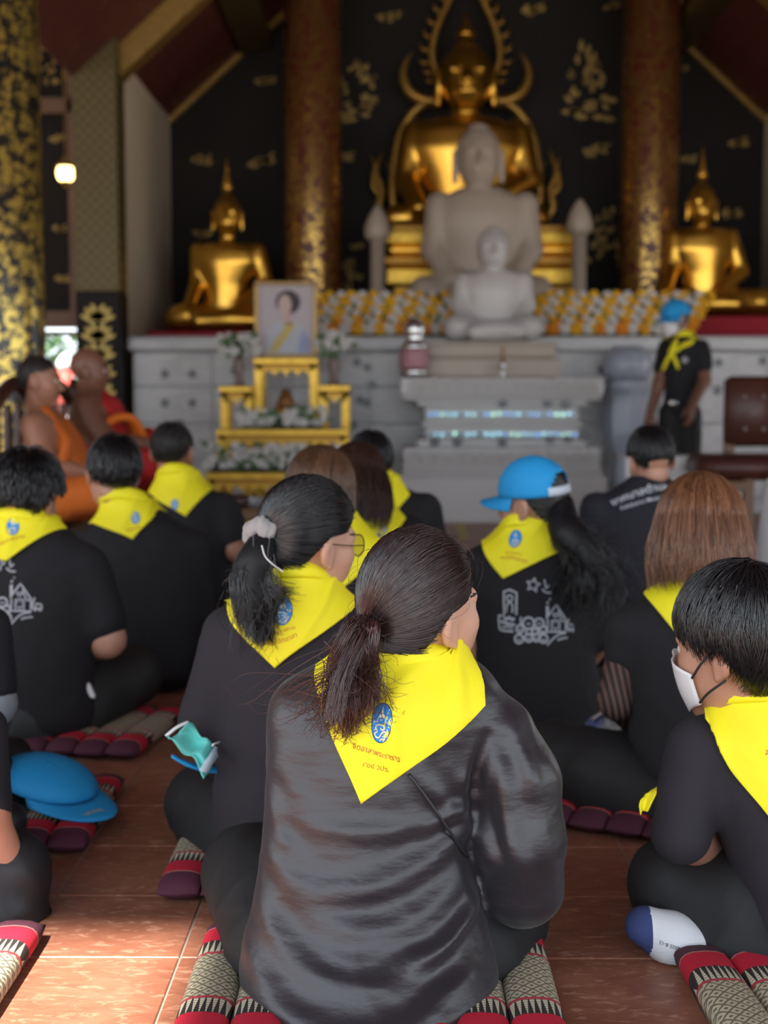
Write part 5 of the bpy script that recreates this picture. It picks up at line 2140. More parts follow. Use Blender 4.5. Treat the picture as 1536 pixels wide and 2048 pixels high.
def tube_mesh(w=.088, h=.052, L=.52):
    v, f = [], []
    ny, nx = 17, 16
    for j in range(ny):
        t = -1 + 2 * j / (ny - 1)
        e = (1 - abs(t) ** 9) ** .35 if abs(t) < 1 else 0.0
        e = max(e, .10)
        for i in range(nx):
            a = 2 * math.pi * i / nx
            ca, sa_ = math.cos(a), math.sin(a)
            x = w / 2 * math.copysign(abs(ca) ** .72, ca) * (.93 + .07 * e)
            z = h / 2 + h / 2 * math.copysign(abs(sa_) ** .8, sa_) * e
            v.append((x, t * L / 2, z * (1 if t < .99 else 1)))
    for j in range(ny - 1):
        for i in range(nx):
            f.append((j * nx + i, j * nx + (i + 1) % nx, (j + 1) * nx + (i + 1) % nx, (j + 1) * nx + i))
    f += [tuple(range(nx - 1, -1, -1)), tuple((ny - 1) * nx + k_ for k_ in range(nx))]
    return raw_mesh('tube', v, f, [KAPOK])


TUBE = tube_mesh()


def cushion(label, x, y, n, yaw=0.0):
    t = thing('floor_cushion', label, 'cushion', (x, y, 0), yaw, group='kapok floor cushions')
    for i in range(n):
        o_ = link('tube', TUBE, t, ((i - (n - 1) / 2) * .0865, random.uniform(-.004, .004), 0.0005))
    return t


gx = lambda px, Y: P(px, 1024, Y)[0]
cushion('red and cream kapok cushion under the woman in the satin blouse', gx(742, 2.13), 2.125, 7)
cushion('red and cream kapok cushion with the blue cap lying on it', gx(196, 3.05) - .30, 3.06, 7, .03)
cushion('red and cream kapok cushion under the leftmost man with the house drawing', gx(64, 3.88), 3.875, 9, -.15)
cushion('red and cream kapok cushion under the man in the plain black shirt', gx(285, 4.72), 4.74, 7, -.05)
cushion('red and cream kapok cushion under the woman with the brown bob', gx(1392, 3.1), 3.12, 7, -.45)
cushion('red and cream kapok cushion under the woman with the grey scrunchie', gx(590, 2.8), 2.80, 6)
cushion('red and cream kapok cushion under the masked person in white socks', .525 + .28, 2.035, 7, .05)
cushion('red and cream kapok cushion at the lower left edge under the bare forearm', -.64 - .30, 2.13, 7)

# ================================================================== FIGURES
HA = mat('hair_auburn', (.0125, .0052, .0062), .29, col2=(.034, .012, .012), island=True, spec=1.0)
HAM = mat('hair_auburn_tail', (.028, .009, .009), .30, col2=(.095, .030, .025), island=True, spec=1.0)
HAT = mat('hair_auburn_tip', (.045, .014, .013), .34, col2=(.13, .045, .034), island=True, spec=.6)
HB = mat('hair_black', (.0045, .0045, .0055), .29, col2=(.011, .011, .013), island=True, spec=.85)
HE = mat('hair_brown', (.060, .021, .010), .34, col2=(.30, .135, .065), island=True, spec=.6)
HH = mat('hair_highlight', (.030, .012, .007), .38, col2=(.17, .085, .042), island=True, spec=.6)
HD = mat('hair_dark_brown', (.022, .010, .007), .4, col2=(.06, .026, .016), island=True, spec=.5)
HS = mat('hair_cropped', (.012, .010, .010), .55, col2=(.03, .026, .026), island=True)

# ---------------------------------------------------------------- woman in satin blouse (nearest)
p = Person('woman in dark satin blouse with auburn ponytail, nearest the camera', 770, 2.15, 'fair')
p.torso([(1955, 476, 1004, 0.0, .25), (1880, 486, 990, 0, .175), (1790, 508, 958, .01, .142), (1690, 522, 940, .02, .128), (1590, 528, 950, .03, .12),
         (1500, 534, 985, .035, .115), (1430, 545, 1012, .04, .112), (1385, 560, 1010, .045, .105), (1350, 590, 990, .05, .095), (1318, 640, 955, .055, .08), (1290, 730, 900, .06, .065)], low=.03)
p.neck = p.L(822, 1352, .055)
p.head(p.L(846, 1226, .045), math.radians(-50), math.radians(-8), math.radians(10), .97, p.neck, .054)
p.shirt += chain([p.L(1000, 1470, .04), p.L(1035, 1560, .02), p.L(1040, 1680, .01), p.L(1046, 1770, .03), p.L(1000, 1810, .14), p.L(900, 1830, .28)], [.062, .067, .070, .062, .055, .045], .03)
p.shirt += chain([p.L(612, 1425, .05), p.L(604, 1600, .13), p.L(610, 1740, .20), p.L(690, 1790, .30)], [.060, .058, .052, .042], .03)
pel = p.L(745, 1930, .02)
legs_default(p, pel, 1.0, kl=p.L(498, 1745, .27), kr=p.L(1000, 1850, .22), al=p.L(800, 1880, .26), ar=p.L(690, 1870, .29))
p.legs += chain([p.L(560, 1900, .06), p.L(498, 1745, .27)], [.095, .078], .05) + chain([p.L(930, 1900, .06), p.L(1005, 1850, .2)], [.10, .08], .05)
FOLDS = [([(522, 1700), (560, 1748), (640, 1782), (760, 1770), (860, 1735), (940, 1690)], .010, .016), ([(530, 1745), (600, 1812), (700, 1850), (800, 1850), (880, 1815), (935, 1770)], .008, .018),
         ([(505, 1830), (580, 1900), (680, 1935), (800, 1925), (900, 1880), (960, 1835)], .010, .018), ([(800, 1900), (870, 1895), (930, 1862), (965, 1830)], .009, .010),
         ([(495, 1930), (600, 1990), (720, 2010), (860, 1985), (970, 1920)], .007, .018), ([(545, 1640), (640, 1668), (760, 1672), (880, 1655), (940, 1640)], .006, .012),
         ([(830, 1560), (880, 1610), (925, 1660), (950, 1710)], .008, .012), ([(850, 1680), (905, 1655), (955, 1640)], .007, .010), ([(900, 1560), (940, 1610), (965, 1660)], .006, .012),
         ([(1030, 1480), (1060, 1540), (1075, 1600)], .010, .011), ([(1000, 1530), (1022, 1620), (1040, 1720), (1060, 1800)], .010, .013), ([(1075, 1560), (1082, 1650), (1095, 1740)], .007, .013),
         ([(960, 1600), (985, 1690), (1020, 1780)], -.008, .012), ([(985, 1500), (962, 1560), (950, 1640), (958, 1690)], -.010, .008), ([(640, 1880), (700, 1895), (770, 1890)], .005, .010),
         ([(560, 1560), (600, 1620), (660, 1640)], .004, .014), ([(520, 1620), (560, 1700), (620, 1740)], .006, .012), ([(820, 1990), (880, 1960), (940, 1950)], .006, .010)]
_fc = []
for pts, amp, w in FOLDS:
    q = spline([p.L(x, y, -.11) for x, y in pts], 40)
    _fc.append((q[:, [0, 2]], amp * .62, w * 1.15))


def satin_folds(v, n):
    d = np.zeros(len(v))
    for q, amp, w in _fc:
        dist = np.full(len(v), 9.0)
        tb = np.zeros(len(v))
        for i, c_ in enumerate(q):
            e = np.hypot(v[:, 0] - c_[0], v[:, 2] - c_[1])
            m_ = e < dist
            dist[m_] = e[m_]
            tb[m_] = i / (len(q) - 1)
        env = np.sin(np.pi * np.clip(tb * .9 + .05, 0, 1)) ** .6
        d += amp * env * (np.exp(-(dist / w) ** 2) - .55 * np.exp(-((dist - 1.9 * w) / (1.1 * w)) ** 2))
    back = np.clip(-n[:, 1] * 2.2, 0, 1)
    return v + n * (d * back)[:, None]


SATIN = mat('dark_satin', (.0130, .0112, .0155), .41, spec=.65, bump=.30, bscale=13, stretch=(1, 1, 2.6), sheen=.1)
p.build_shirt(SATIN, .0056, .0022, 5, 'blouse', satin_folds, 20.0)
p.build_legs()
p.build_body()
tie = (0, -.119, .002)
hp = p.L
ho = hair_pony(p, HA, tie, [hp(726, 1262, -.075), hp(712, 1310, -.085), hp(700, 1355, -.088), hp(690, 1400, -.088)], N=3800, spread=(.008, .026, .036, .046), seed=4,
               rad=.00085, th=(.010, .013, .027), vol=.12, wave=.009, core=(.010, .016, .014, .003), loose=.03, mtail=HAM)
# reddish loose ends of the tail
rs = np.random.default_rng(9)
N_ = 420
ends = []
for i in range(N_):
    fan = rs.normal(0, 1)
    a = hp(700 + rs.normal(0, 20), 1330 + rs.normal(0, 25), -.09)
    big = rs.random() < .22
    e = hp(688 + fan * (62 if big else 34) - (25 if big else 0), 1430 + rs.uniform(-30, 55) - abs(fan) * 22, -.088 + rs.uniform(-.01, .008))
    b = (a + e) / 2 + A_(rs.normal(0, .010), -.012 + rs.normal(0, .006), rs.normal(0, .008))
    c2 = e + A_(rs.normal(fan * .012, .010), 0, rs.normal(.0, .012))
    ends.append(spline([a, b, e, c2], 12))
sv, sf = strand_mesh(np.array(ends), .0009 * np.linspace(1, .3, 12))
p.part('tail_ends', (sv, sf), HAT, parent=ho, kind='stuff')
# fly-away hairs over the crown
fly = []
for i in range(60):
    d = scalp_dirs(1, rs)[0]
    b0 = SC_C + d * (SC_R + .028)
    tan = np.cross(d, rs.normal(size=3))
    tan /= np.linalg.norm(tan)
    fly.append(p.T(np.array([b0 + tan * .05 * t_ + d * (.004 + .009 * math.sin(3 * t_)) - (d * .03 * t_ * t_) for t_ in np.linspace(0, 1, 8)])))
sv, sf = strand_mesh(np.array(fly), .0003)
p.part('flyaway_hair', (sv, sf), HAT, parent=ho, kind='stuff')
mb = MB()
rv = []
ctr = p.T(A_(0, -.124, .002))
ax_ = (hp(716, 1268, -.08) - ctr)
ax_ /= np.linalg.norm(ax_)
u_ = np.cross(ax_, (0, 0, 1.0))
u_ /= np.linalg.norm(u_)
w_ = np.cross(ax_, u_)
mb.tube([ctr + .018 * (u_ * math.cos(a) + w_ * math.sin(a)) for a in np.linspace(0, 2 * math.pi, 25)], .0045, 8)
p.part('hair_tie', (np.array(mb.v), mb.f), mat('pink_tie', (.48, .24, .22), .6), parent=ho)
kr, cl = kerchief(p, (634, 1335), (963, 1413), (723, 1606), rn=.070, res=(72, 44), seed=3, zt=.032, fold=.010, rise=.008)
put_emblem(p, cl, kr, 764, 1446, 769, 1412, .064)
put_text(p, cl, kr, 'จิตอาสาพระราชทาน', 757, 1512, 800, 1521, .092, PRINTR, bold=.016)
put_text(p, cl, kr, '๙๐๔ วปร.', 752, 1538, 778, 1544, .043, PRINTR, bold=.008)
# thin bag strap from under the kerchief to the arm
clS = Cloth(p, *p.shirt_vf)
sp = [clS.hit(x, y) + A_(0, -.004, 0) for x, y in ((818, 1548), (850, 1590), (885, 1640), (918, 1690), (935, 1712))]
mb = MB().tube(spline(sp, 24), .0028, 6)
p.part('bag_strap', (np.array(mb.v), mb.f), mat('strap_black', (.02, .02, .022), .45))
PA = p

# ---------------------------------------------------------------- woman with grey scrunchie
p = Person('woman with black ponytail in a grey scrunchie, wearing glasses', 580, 2.75, 'fair')
p.torso([(1730, 422, 740, 0, .155), (1640, 424, 732, 0, .145), (1520, 432, 722, .02, .125), (1420, 436, 722, .03, .118), (1320, 436, 732, .04, .112), (1262, 438, 732, .045, .105),
         (1225, 452, 722, .05, .095), (1190, 490, 695, .055, .08), (1160, 550, 640, .06, .06)], low=.045)
p.neck = p.L(598, 1180, .06)
p.head(p.L(620, 1084, .05), math.radians(-52), math.radians(6), math.radians(8), 1.0, p.neck, .052)
shl, ell_, wrl = p.L(462, 1268, .05), p.L(408, 1455, .03), p.L(470, 1555, .20)
arm(p, shl, ell_, wrl, sleeve=.92, sr=(.062, .060, .05))
arm(p, p.L(712, 1275, .06), p.L(740, 1440, .08), p.L(660, 1520, .25), sleeve=1.0)
p.shirt += chain([p.L(404, 1470, .03), p.L(466, 1552, .19)], [.044, .040], .02)
legs_default(p, p.L(585, 1700, .02), 1.0, kl=p.L(410, 1612, .22), kr=p.L(760, 1640, .24))
p.legs += chain([p.L(450, 1720, .05), p.L(412, 1620, .20)], [.08, .078], .05)
p.build_shirt(CHARC, .006, .0022, 11)
p.build_legs()
p.extra.append(hand(p.L(470, 1555, .20), A_(.8, .4, -.2), A_(0, .1, -1), 1, .95, .5))
p.build_body()
tie = (0, -.112, .012)
hp = p.L
ho = hair_pony(p, HB, tie, [hp(516, 1110, -.06), hp(498, 1165, -.07), hp(508, 1220, -.075), hp(520, 1262, -.072)], N=2600, spread=(.012, .036, .038, .028), seed=14, rad=.0012,
               th=(.012, .014, .018), vol=.06, wave=.008, core=(.018, .034, .032, .010), loose=.08)
rs = np.random.default_rng(19)
ends = []
for i in range(220):
    a = hp(512 + rs.normal(0, 14), 1150 + rs.normal(0, 25), -.085)
    if rs.random() < .45:
        e = hp(578 + rs.normal(0, 12), 1190 + rs.normal(0, 12), -.075)
    else:
        e = hp(515 + rs.normal(0, 16), 1268 + rs.normal(0, 12), -.078)
    b = (a + e) / 2 + A_(rs.normal(0, .008), -.01, rs.normal(0, .006) - .008)
    ends.append(spline([a, b, e], 10))
sv, sf = strand_mesh(np.array(ends), .0011 * np.linspace(1, .3, 10))
p.part('tail_ends', (sv, sf), HB, parent=ho, kind='stuff')
# scrunchie: gathered grey ring, with a beaded cord
GREYS = mat('grey_velvet', (.30, .285, .28), .8, sheen=.4, bump=.25, bscale=90)
ctr = p.T(A_(0, -.125, .014))
ax_ = hp(512, 1112, -.06) - ctr
ax_ /= np.linalg.norm(ax_)
u_ = np.cross(ax_, (0, 0, 1.0))
u_ /= np.linalg.norm(u_)
w_ = np.cross(ax_, u_)
v, f = [], []
na, nc = 60, 12
for i in range(na):
    a = 2 * math.pi * i / na
    dr = u_ * math.cos(a) + w_ * math.sin(a)
    rt = .019 + .0016 * math.sin(9 * a) + .0012 * math.sin(17 * a + 1) + .003 * math.sin(2 * a)
    for k_ in range(nc):
        b = 2 * math.pi * k_ / nc
        v.append(ctr + dr * (.022 + rt * math.cos(b)) + ax_ * (rt * 1.15 * math.sin(b) + .004 * math.sin(5 * a)))
for i in range(na):
    for k_ in range(nc):
        f.append((i * nc + k_, i * nc + (k_ + 1) % nc, ((i + 1) % na) * nc + (k_ + 1) % nc, ((i + 1) % na) * nc + k_))
sc_ = p.part('scrunchie', (np.array(v), f), GREYS, parent=ho)
bd = spline([hp(524, 1092, -.12), hp(530, 1112, -.13), hp(545, 1128, -.13), hp(566, 1143, -.12)], 22)
mb = MB()
for q in bd:
    mb.lathe([(.0004, -.0022), (.0022, 0), (.0004, .0022)], tuple(q), 6)
p.part('bead_cord', (np.array(mb.v), mb.f), mat('silver_bead', (.75, .75, .76), .25, .5), parent=ho)
kr, cl = kerchief(p, (452, 1206), (714, 1200), (551, 1336), rn=.064, res=(64, 36), seed=5, zt=.032, fold=.006, rise=.012)
put_emblem(p, cl, kr, 566, 1222, 568, 1198, .060)
put_text(p, cl, kr, 'พระราชทาน', 568, 1264, 590, 1258, .048, PRINTR, bold=.008)
put_text(p, cl, kr, 'หน่วยจิตอาสา', 562, 1286, 588, 1279, .070, PRINTR, bold=.008, arc=.06)
# glasses
GLF = mat('glasses_metal', (.10, .06, .04), .3, .7)
mb = MB()
for sg in (-1, 1):
    c0 = A_(sg * .033, .105, .004)
    mb.tube([p.T(c0 + A_(.026 * math.cos(a), -.006 * abs(math.cos(a)), .023 * math.sin(a))) for a in np.linspace(0, 2 * math.pi, 25)], .0014, 6)
    mb.tube([p.T(A_(sg * .060, .098, .010)), p.T(A_(sg * .080, .05, .012)), p.T(A_(sg * .083, -.005, .014))], .0013, 6)
mb.tube([p.T(A_(-.008, .106, .008)), p.T(A_(0, .110, .011)), p.T(A_(.008, .106, .008))], .0013, 6)
gl = p.part('glasses', (np.array(mb.v), mb.f), GLF)
LENS = mat('tinted_lens', (.35, .2, .08), .05, alpha=.45)
for sg in (-1, 1):
    c0 = A_(sg * .033, .104, .004)
    lv = [p.T(c0)] + [p.T(c0 + A_(.025 * math.cos(a), -.006 * abs(math.cos(a)), .022 * math.sin(a))) for a in np.linspace(0, 2 * math.pi, 24)[:-1]]
    p.part('lens', (np.array(lv), [(0, i + 1, (i + 1) % 23 + 1) for i in range(23)]), LENS, parent=gl)
PB = p

# teal mask and blue cloth held at her left elbow
TEAL = mat('teal_mask', (.12, .62, .55), .8, col2=(.20, .72, .68), nscale=20, bump=.1, bscale=200)
q0 = P(384, 1492, 2.66)
t = thing('loose_face_mask', 'crumpled teal face mask hanging from the hand of the scrunchie woman', 'face mask', tuple(q0))
off = np.array(q0)
nu, nv = 16, 12
co = [P(332, 1472, 2.64), P(376, 1444, 2.68), P(434, 1496, 2.70), P(410, 1546, 2.62)]
v = []
for i in range(nu):
    for j in range(nv):
        a, b = i / (nu - 1), j / (nv - 1)
        q = (co[0] * (1 - a) + co[3] * a) * (1 - b) + (co[1] * (1 - a) + co[2] * a) * b
        q = q + A_(0, -.012 * math.sin(a * 7 + b * 3) - .010 * math.sin(b * 9 - a * 4), .006 * math.sin(a * 11) - .010 * math.sin(math.pi * b))
        v.append(q - off)
ii = np.arange(nu * nv).reshape(nu, nv)
fc = np.stack([ii[:-1, :-1], ii[1:, :-1], ii[1:, 1:], ii[:-1, 1:]], -1).reshape(-1, 4)
o_ = obj('mask_cloth', np.array(v), fc, TEAL, t)
md = o_.modifiers.new('t', 'SOLIDIFY')
md.thickness = .002
MB().tube(spline([co[0] - off, (co[0] + co[1]) / 2 - off + A_(0, -.003, .004), co[1] - off], 10), .0035, 6).build('white_edge', mat('mask_edge', (.8, .85, .86), .7), t, True)
MB().tube(spline([co[2] - off, P(425, 1490, 2.67) - off, P(440, 1484, 2.70) - off], 10), .0018, 6).build('ear_loop', mat('mask_edge', (.8, .85, .86), .7), t, True)
o_ = obj('mask_fold', np.array([P(398, 1540, 2.615), P(430, 1492, 2.66), P(436, 1512, 2.67), P(412, 1547, 2.62)]) - off, [(0, 1, 2, 3)], mat('mask_lining', (.55, .68, .78), .8), t)
md = o_.modifiers.new('t', 'SOLIDIFY')
md.thickness = .002
mb = MB().tube(spline([P(344, 1512, 2.69), P(375, 1528, 2.70), P(410, 1538, 2.72), P(436, 1540, 2.74)], 14), [.010, .012, .013, .014, .015, .015, .016, .016, .016, .016, .016, .016, .016, .015], 8, .35)
c_ = np.mean(mb.v, 0)
o_ = obj('blue_brim', np.array(mb.v) - c_, mb.f, CAPB, None, tuple(c_))
o_['label'] = 'edge of a blue cap brim just below the teal mask'
o_['category'] = 'cap'

# ---------------------------------------------------------------- masked person at right
p = Person('person with short black hair and white face mask, at the right edge', 1560, 2.3, 'mid')
p.torso([(1960, 1462, 1735, .02, .16), (1880, 1476, 1725, .02, .15), (1780, 1478, 1712, .02, .14), (1680, 1440, 1705, .03, .13), (1590, 1405, 1700, .03, .122),
         (1520, 1388, 1694, .035, .115), (1470, 1378, 1685, .04, .108), (1440, 1395, 1665, .045, .098), (1410, 1435, 1630, .05, .082), (1380, 1490, 1580, .05, .065)], low=.045)
p.neck = p.L(1512, 1420, .05)
p.head(p.L(1474, 1296, .03), math.radians(52), math.radians(8), math.radians(-2), 1.07, p.neck, .054)
arm(p, p.L(1398, 1500, .02), p.L(1362, 1668, -.01), p.L(1440, 1720, .2), sleeve=.99, sr=(.058, .055, .05), r=(.048, .046, .034))
arm(p, p.L(1690, 1500, .05), p.L(1730, 1680, .05), p.L(1600, 1740, .25), sleeve=1.0)
legs_default(p, p.L(1590, 1930, .02), 1.0, kl=p.L(1352, 1772, .12), kr=p.L(1790, 1850, .22), al=p.L(1560, 1880, .22))
p.legs += chain([p.L(1540, 1950, -.02), p.L(1430, 1850, .08), p.L(1350, 1768, .12)], [.10, .086, .076], .05)
p.legs += chain([p.L(1560, 2010, -.10), p.L(1470, 1930, .0), p.L(1385, 1885, .04)], [.075, .062, .040], .03)
p.build_shirt(CHARC, .006, .0020, 31)
p.build_legs()
p.build_body()
ho = hair_short(p, HB, N=3400, length=1.0, th=(.018, .020, .028), nape=-.075, seed=33, rad=.0013, lift=.004, crown=(0.05, -.25, .96), sweep=.12, M=10)
# light scalp at the whorl
kr, cl = kerchief(p, (1412, 1446), (1690, 1470), (1592, 1700), rn=.072, res=(64, 40), seed=7, zt=.030, fold=.007, rise=.010)
put_emblem(p, cl, kr, 1600, 1460, 1602, 1430, .062)
put_text(p, cl, kr, 'จิตอาสาพระราชทาน', 1580, 1518, 1610, 1524, .090, PRINTR, bold=.010)
face_mask(p)
# sock
SOCKW = mat('sock_white', (.58, .60, .63), .9, bump=.25, bscale=300)
SOCKB = mat('sock_blue', (.03, .045, .14), .9, bump=.25, bscale=300)
sk = [rc(p.L(1410, 1900, .0), p.L(1345, 1878, .005), .040, .044, .03), rc(p.L(1345, 1878, .005), p.L(1290, 1852, .01), .044, .036, .02)]
v, f = solid(sk, .006)
v[:, 2] = np.maximum(v[:, 2], .004)
cx_ = v[f].mean(1)
edge = p.L(1296, 1850, .01)
mi = (cx_[:, 0] < edge[0]).astype(int)
so = p.part('sock', (v, f), [SOCKW, SOCKB], midx=mi)
clk = Cloth(p, v, f)
put_text(p, clk, so, '2025 8-12', 1340, 1888, 1312, 1878, .036, mat('print_black', (.02, .02, .02), .7), 'size_print')
# free yellow end of the neckerchief
nu, nv = 12, 8
co = [p.L(1322, 1560, .06), p.L(1318, 1592, .05), p.L(1300, 1622, .03), p.L(1282, 1580, .05)]
qs = spline([p.L(1336, 1568, .06), p.L(1306, 1580, .02), p.L(1294, 1596, .01), p.L(1287, 1624, .0)], nu)
ws = np.interp(np.linspace(0, 1, nu), [0, .4, .7, 1], [.014, .020, .019, .007])
v = []
for i in range(nu):
    for j in range(nv):
        b = -1 + 2 * j / (nv - 1)
        v.append(qs[i] + A_(ws[i] * b * .75, .006 * math.cos(b * 3), ws[i] * b * .45))
ii = np.arange(nu * nv).reshape(nu, nv)
fc = np.stack([ii[:-1, :-1], ii[1:, :-1], ii[1:, 1:], ii[:-1, 1:]], -1).reshape(-1, 4)
o_ = p.part('neckerchief_end', (np.array(v), fc), YELK)
md = o_.modifiers.new('t', 'SOLIDIFY')
md.thickness = .002
PC = p

# ---------------------------------------------------------------- shared shirt drawing: line sketch of shrine, crowd, house and truck
def sketch_items(clip=None):
    S = []
    st = lambda pts, w=24, n=None, cl=False: S.append((pts, w, n, cl))
    st([(180, 870), (200, 470), (300, 440), (410, 490), (400, 830)], 30)
    st(circ(295, 575, 48, n=18), 26)
    st([(230, 800), (240, 700), (290, 632), (345, 700), (335, 800)], 26, 16)
    st([(150, 860), (80, 850), (70, 1040), (120, 1075), (350, 1085)], 30)
    st([(110, 930), (230, 960), (380, 980)], 34)
    st([(180, 880), (230, 905), (280, 870), (330, 905), (370, 880)], 40, 14)
    st([(120, 1020), (240, 1010), (350, 1030)], 30)
    star = []
    for k_ in range(11):
        r_ = 112 if k_ % 2 == 0 else 50
        a = math.radians(-90 + 12 + 36 * k_)
        star.append((665 + r_ * math.cos(a), 370 + r_ * math.sin(a)))
    st(star, 22)
    st([(795, 430), (850, 480), (940, 490)], 24, 10)
    st([(835, 290), (858, 430), (905, 370)], 22)
    for (x, y, r_) in ((590, 955, 88), (752, 955, 72), (458, 1045, 58), (600, 1085, 46), (690, 1085, 46), (815, 1060, 58), (440, 1195, 66), (590, 1180, 60), (710, 1175, 58), (818, 1190, 64)):
        st(circ(x, y, r_, n=16), 30)
    for (x, y) in ((590, 955), (752, 950), (458, 1045), (815, 1070), (440, 1200), (590, 1185), (705, 1180), (820, 1200)):
        st([(x - 28, y), (x, y + 16), (x + 28, y)], 22, 6)
    st([(470, 860), (470, 1000)], 26)
    st([(880, 690), (885, 860)], 46)
    st([(912, 585), (930, 585)], 34)
    st([(868, 638), (902, 640)], 34)
    st([(862, 880), (1020, 675), (1185, 915)], 28)
    st([(1050, 760), (1080, 840), (1120, 925), (1185, 915)], 22, 12)
    st([(885, 890), (880, 1085), (1180, 1092), (1182, 915)], 24)
    st([(960, 820), (985, 800), (1010, 825), (1035, 800), (1060, 812), (1010, 872), (960, 820)], 18)
    st([(945, 915), (1075, 915), (1075, 1080), (945, 1080), (945, 915)], 22)
    st([(975, 1010), (1010, 1046), (1052, 1006)], 20, 8)
    st([(968, 955), (992, 955)], 22)
    st([(1030, 955), (1054, 955)], 22)
    st([(1235, 885), (1192, 1040)], 26)
    st([(1178, 935), (1205, 1040)], 22)
    st([(1210, 1045), (1350, 1050), (1330, 985), (1262, 975), (1240, 1045)], 24)
    st(circ(1245, 1062, 18, n=8), 22)
    st(circ(1318, 1064, 18, n=8), 22)
    st([(872, 1292), (980, 1182), (1080, 1122), (1185, 1108)], 26, 12)
    st([(1040, 1222), (1065, 1195), (1090, 1205), (1110, 1180), (1140, 1195), (1165, 1172), (1215, 1182)], 24)
    it = []
    for pts, w, n, cl in S:
        q = np.array(pts, float)
        q = np.c_[(q[:, 0] - 768) / 1536, (768 - q[:, 1]) / 1536]
        if n is None:                                   # subdivide straight runs so the print follows the cloth
            out = []
            for i in range(len(q) - 1):
                k_ = max(2, int(np.linalg.norm(q[i + 1] - q[i]) / .03))
                out += [q[i] + (q[i + 1] - q[i]) * t for t in np.linspace(0, 1, k_, endpoint=False)]
            out.append(q[-1])
            q = np.array(out)
            n_ = None
        else:
            n_ = n
        if clip is not None and q[:, 0].max() < clip:
            continue
        v, f = ribbon(q, w / 1536, n=n_)
        it.append((v, f, 0, 0.0))
    return it


def put_sketch(p, shirt, px, py, rx, ry, size):
    cl = Cloth(p, *p.shirt_vf)
    org, ax = cl.frame(px, py, rx, ry)
    V, Fq, M_ = cl.lay(sketch_items(), org, ax, 'x', size, .0018)
    return obj('line_drawing', V, Fq, PRINTG, shirt, label='pale line drawing of a shrine, crowd and house')


# ---------------------------------------------------------------- woman in the blue cap
p = Person('woman in a bright blue cap with long curly black hair', 1075, 3.9, 'mid')
p.torso([(1440, 932, 1222, .0, .165), (1380, 945, 1200, .01, .15), (1300, 950, 1188, .02, .135), (1220, 946, 1190, .03, .125), (1160, 942, 1192, .035, .12), (1120, 946, 1185, .04, .112),
         (1090, 968, 1160, .045, .095), (1065, 1005, 1125, .05, .075), (1045, 1030, 1100, .055, .06)], low=.045)
p.neck = p.L(1052, 1062, .055)
p.head(p.L(1064, 1008, .04), math.radians(58), math.radians(4), math.radians(-6), .98, p.neck, .050)
arm(p, p.L(962, 1130, .05), p.L(934, 1260, .04), p.L(948, 1385, .02), sleeve=.8, r=(.05, .043, .033))
arm(p, p.L(1170, 1130, .05), p.L(1200, 1270, .06), p.L(1150, 1350, .25), sleeve=.95)
legs_default(p, p.L(1080, 1430, .02), 1.0, kl=p.L(930, 1425, .25))
sh_ = p.build_shirt(BLACKC, .0062, .0035, 41)
p.build_legs()
p.extra.append(hand(p.L(948, 1385, .02), A_(.1, .3, -1), A_(1, 0, .2), 1, .95, .35, .005))
p.build_body()
hp = p.L
hair_pony(p, HB, (.0, -.108, -.004), [hp(1128, 1055, -.09), hp(1164, 1098, -.13), hp(1184, 1140, -.14), hp(1190, 1180, -.13)], N=1500, spread=(.02, .05, .06, .055), seed=44, rad=.0016,
          th=(.006, .007, .008), vol=.0, wave=.014, core=(.03, .048, .045, .02), loose=.2)
wear_cap(p)
kr, cl = kerchief(p, (962, 1080), (1140, 1098), (1008, 1158), rn=.062, res=(52, 30), seed=9, zt=.03, fold=.004)
put_emblem(p, cl, kr, 1031, 1078, 1032, 1062, .060, False)
put_text(p, cl, kr, 'พระราชทาน', 1026, 1108, 1045, 1112, .050, PRINTR, bold=.01)
put_text(p, cl, kr, 'หน่วยจิตอาสา', 1026, 1119, 1048, 1124, .085, PRINTR, bold=.01, arc=-.05)
put_sketch(p, sh_, 1080, 1222, 1130, 1222, .288)
PD = p
q = p.loc + p.L(980, 1402, -.16)
t = thing('tissue_pack', 'pink and white tissue pack by the hand of the blue capped woman', 'tissue pack', tuple(q))
MB().box((-.035, -.03, -.028), (.035, .03, -.003), .006).build('pink_wrapper', mat('pink_wrap', (.55, .10, .16), .5), t, rot=(0, .25, .2))
MB().box((-.037, -.032, .001), (.034, .030, .018), .006).build('white_wrapper', mat('pale_wrap', (.62, .58, .55), .5), t, rot=(0, .25, .2))

# ---------------------------------------------------------------- woman with brown bob
p = Person('woman with a chestnut brown bob in black, right of the curly haired woman', 1400, 3.1, 'mid')
p.torso([(1610, 1250, 1560, .0, .165), (1520, 1256, 1550, .0, .15), (1420, 1262, 1545, .02, .135), (1330, 1256, 1552, .03, .125), (1270, 1240, 1562, .035, .12), (1230, 1246, 1552, .04, .11),
         (1200, 1275, 1522, .045, .095), (1172, 1320, 1478, .05, .08), (1150, 1355, 1445, .055, .06)], low=.045)
p.neck = p.L(1400, 1180, .06)
p.head(p.L(1400, 1072, .05), math.radians(-8), math.radians(10), 0, 1.03, p.neck, .052)
legs_default(p, p.L(1400, 1600, .02), 1.0, kl=p.L(1118, 1520, .10), kr=p.L(1640, 1560, .2), al=p.L(1330, 1560, .34))
p.legs += chain([p.L(1300, 1600, -.02), p.L(1200, 1555, .02), p.L(1112, 1512, .10)], [.105, .095, .082], .05)
arm(p, p.L(1262, 1262, .05), p.L(1236, 1400, .05), p.L(1290, 1460, .2), sleeve=.30, sr=(.062, .056, .05), r=(.046, .038, .03))
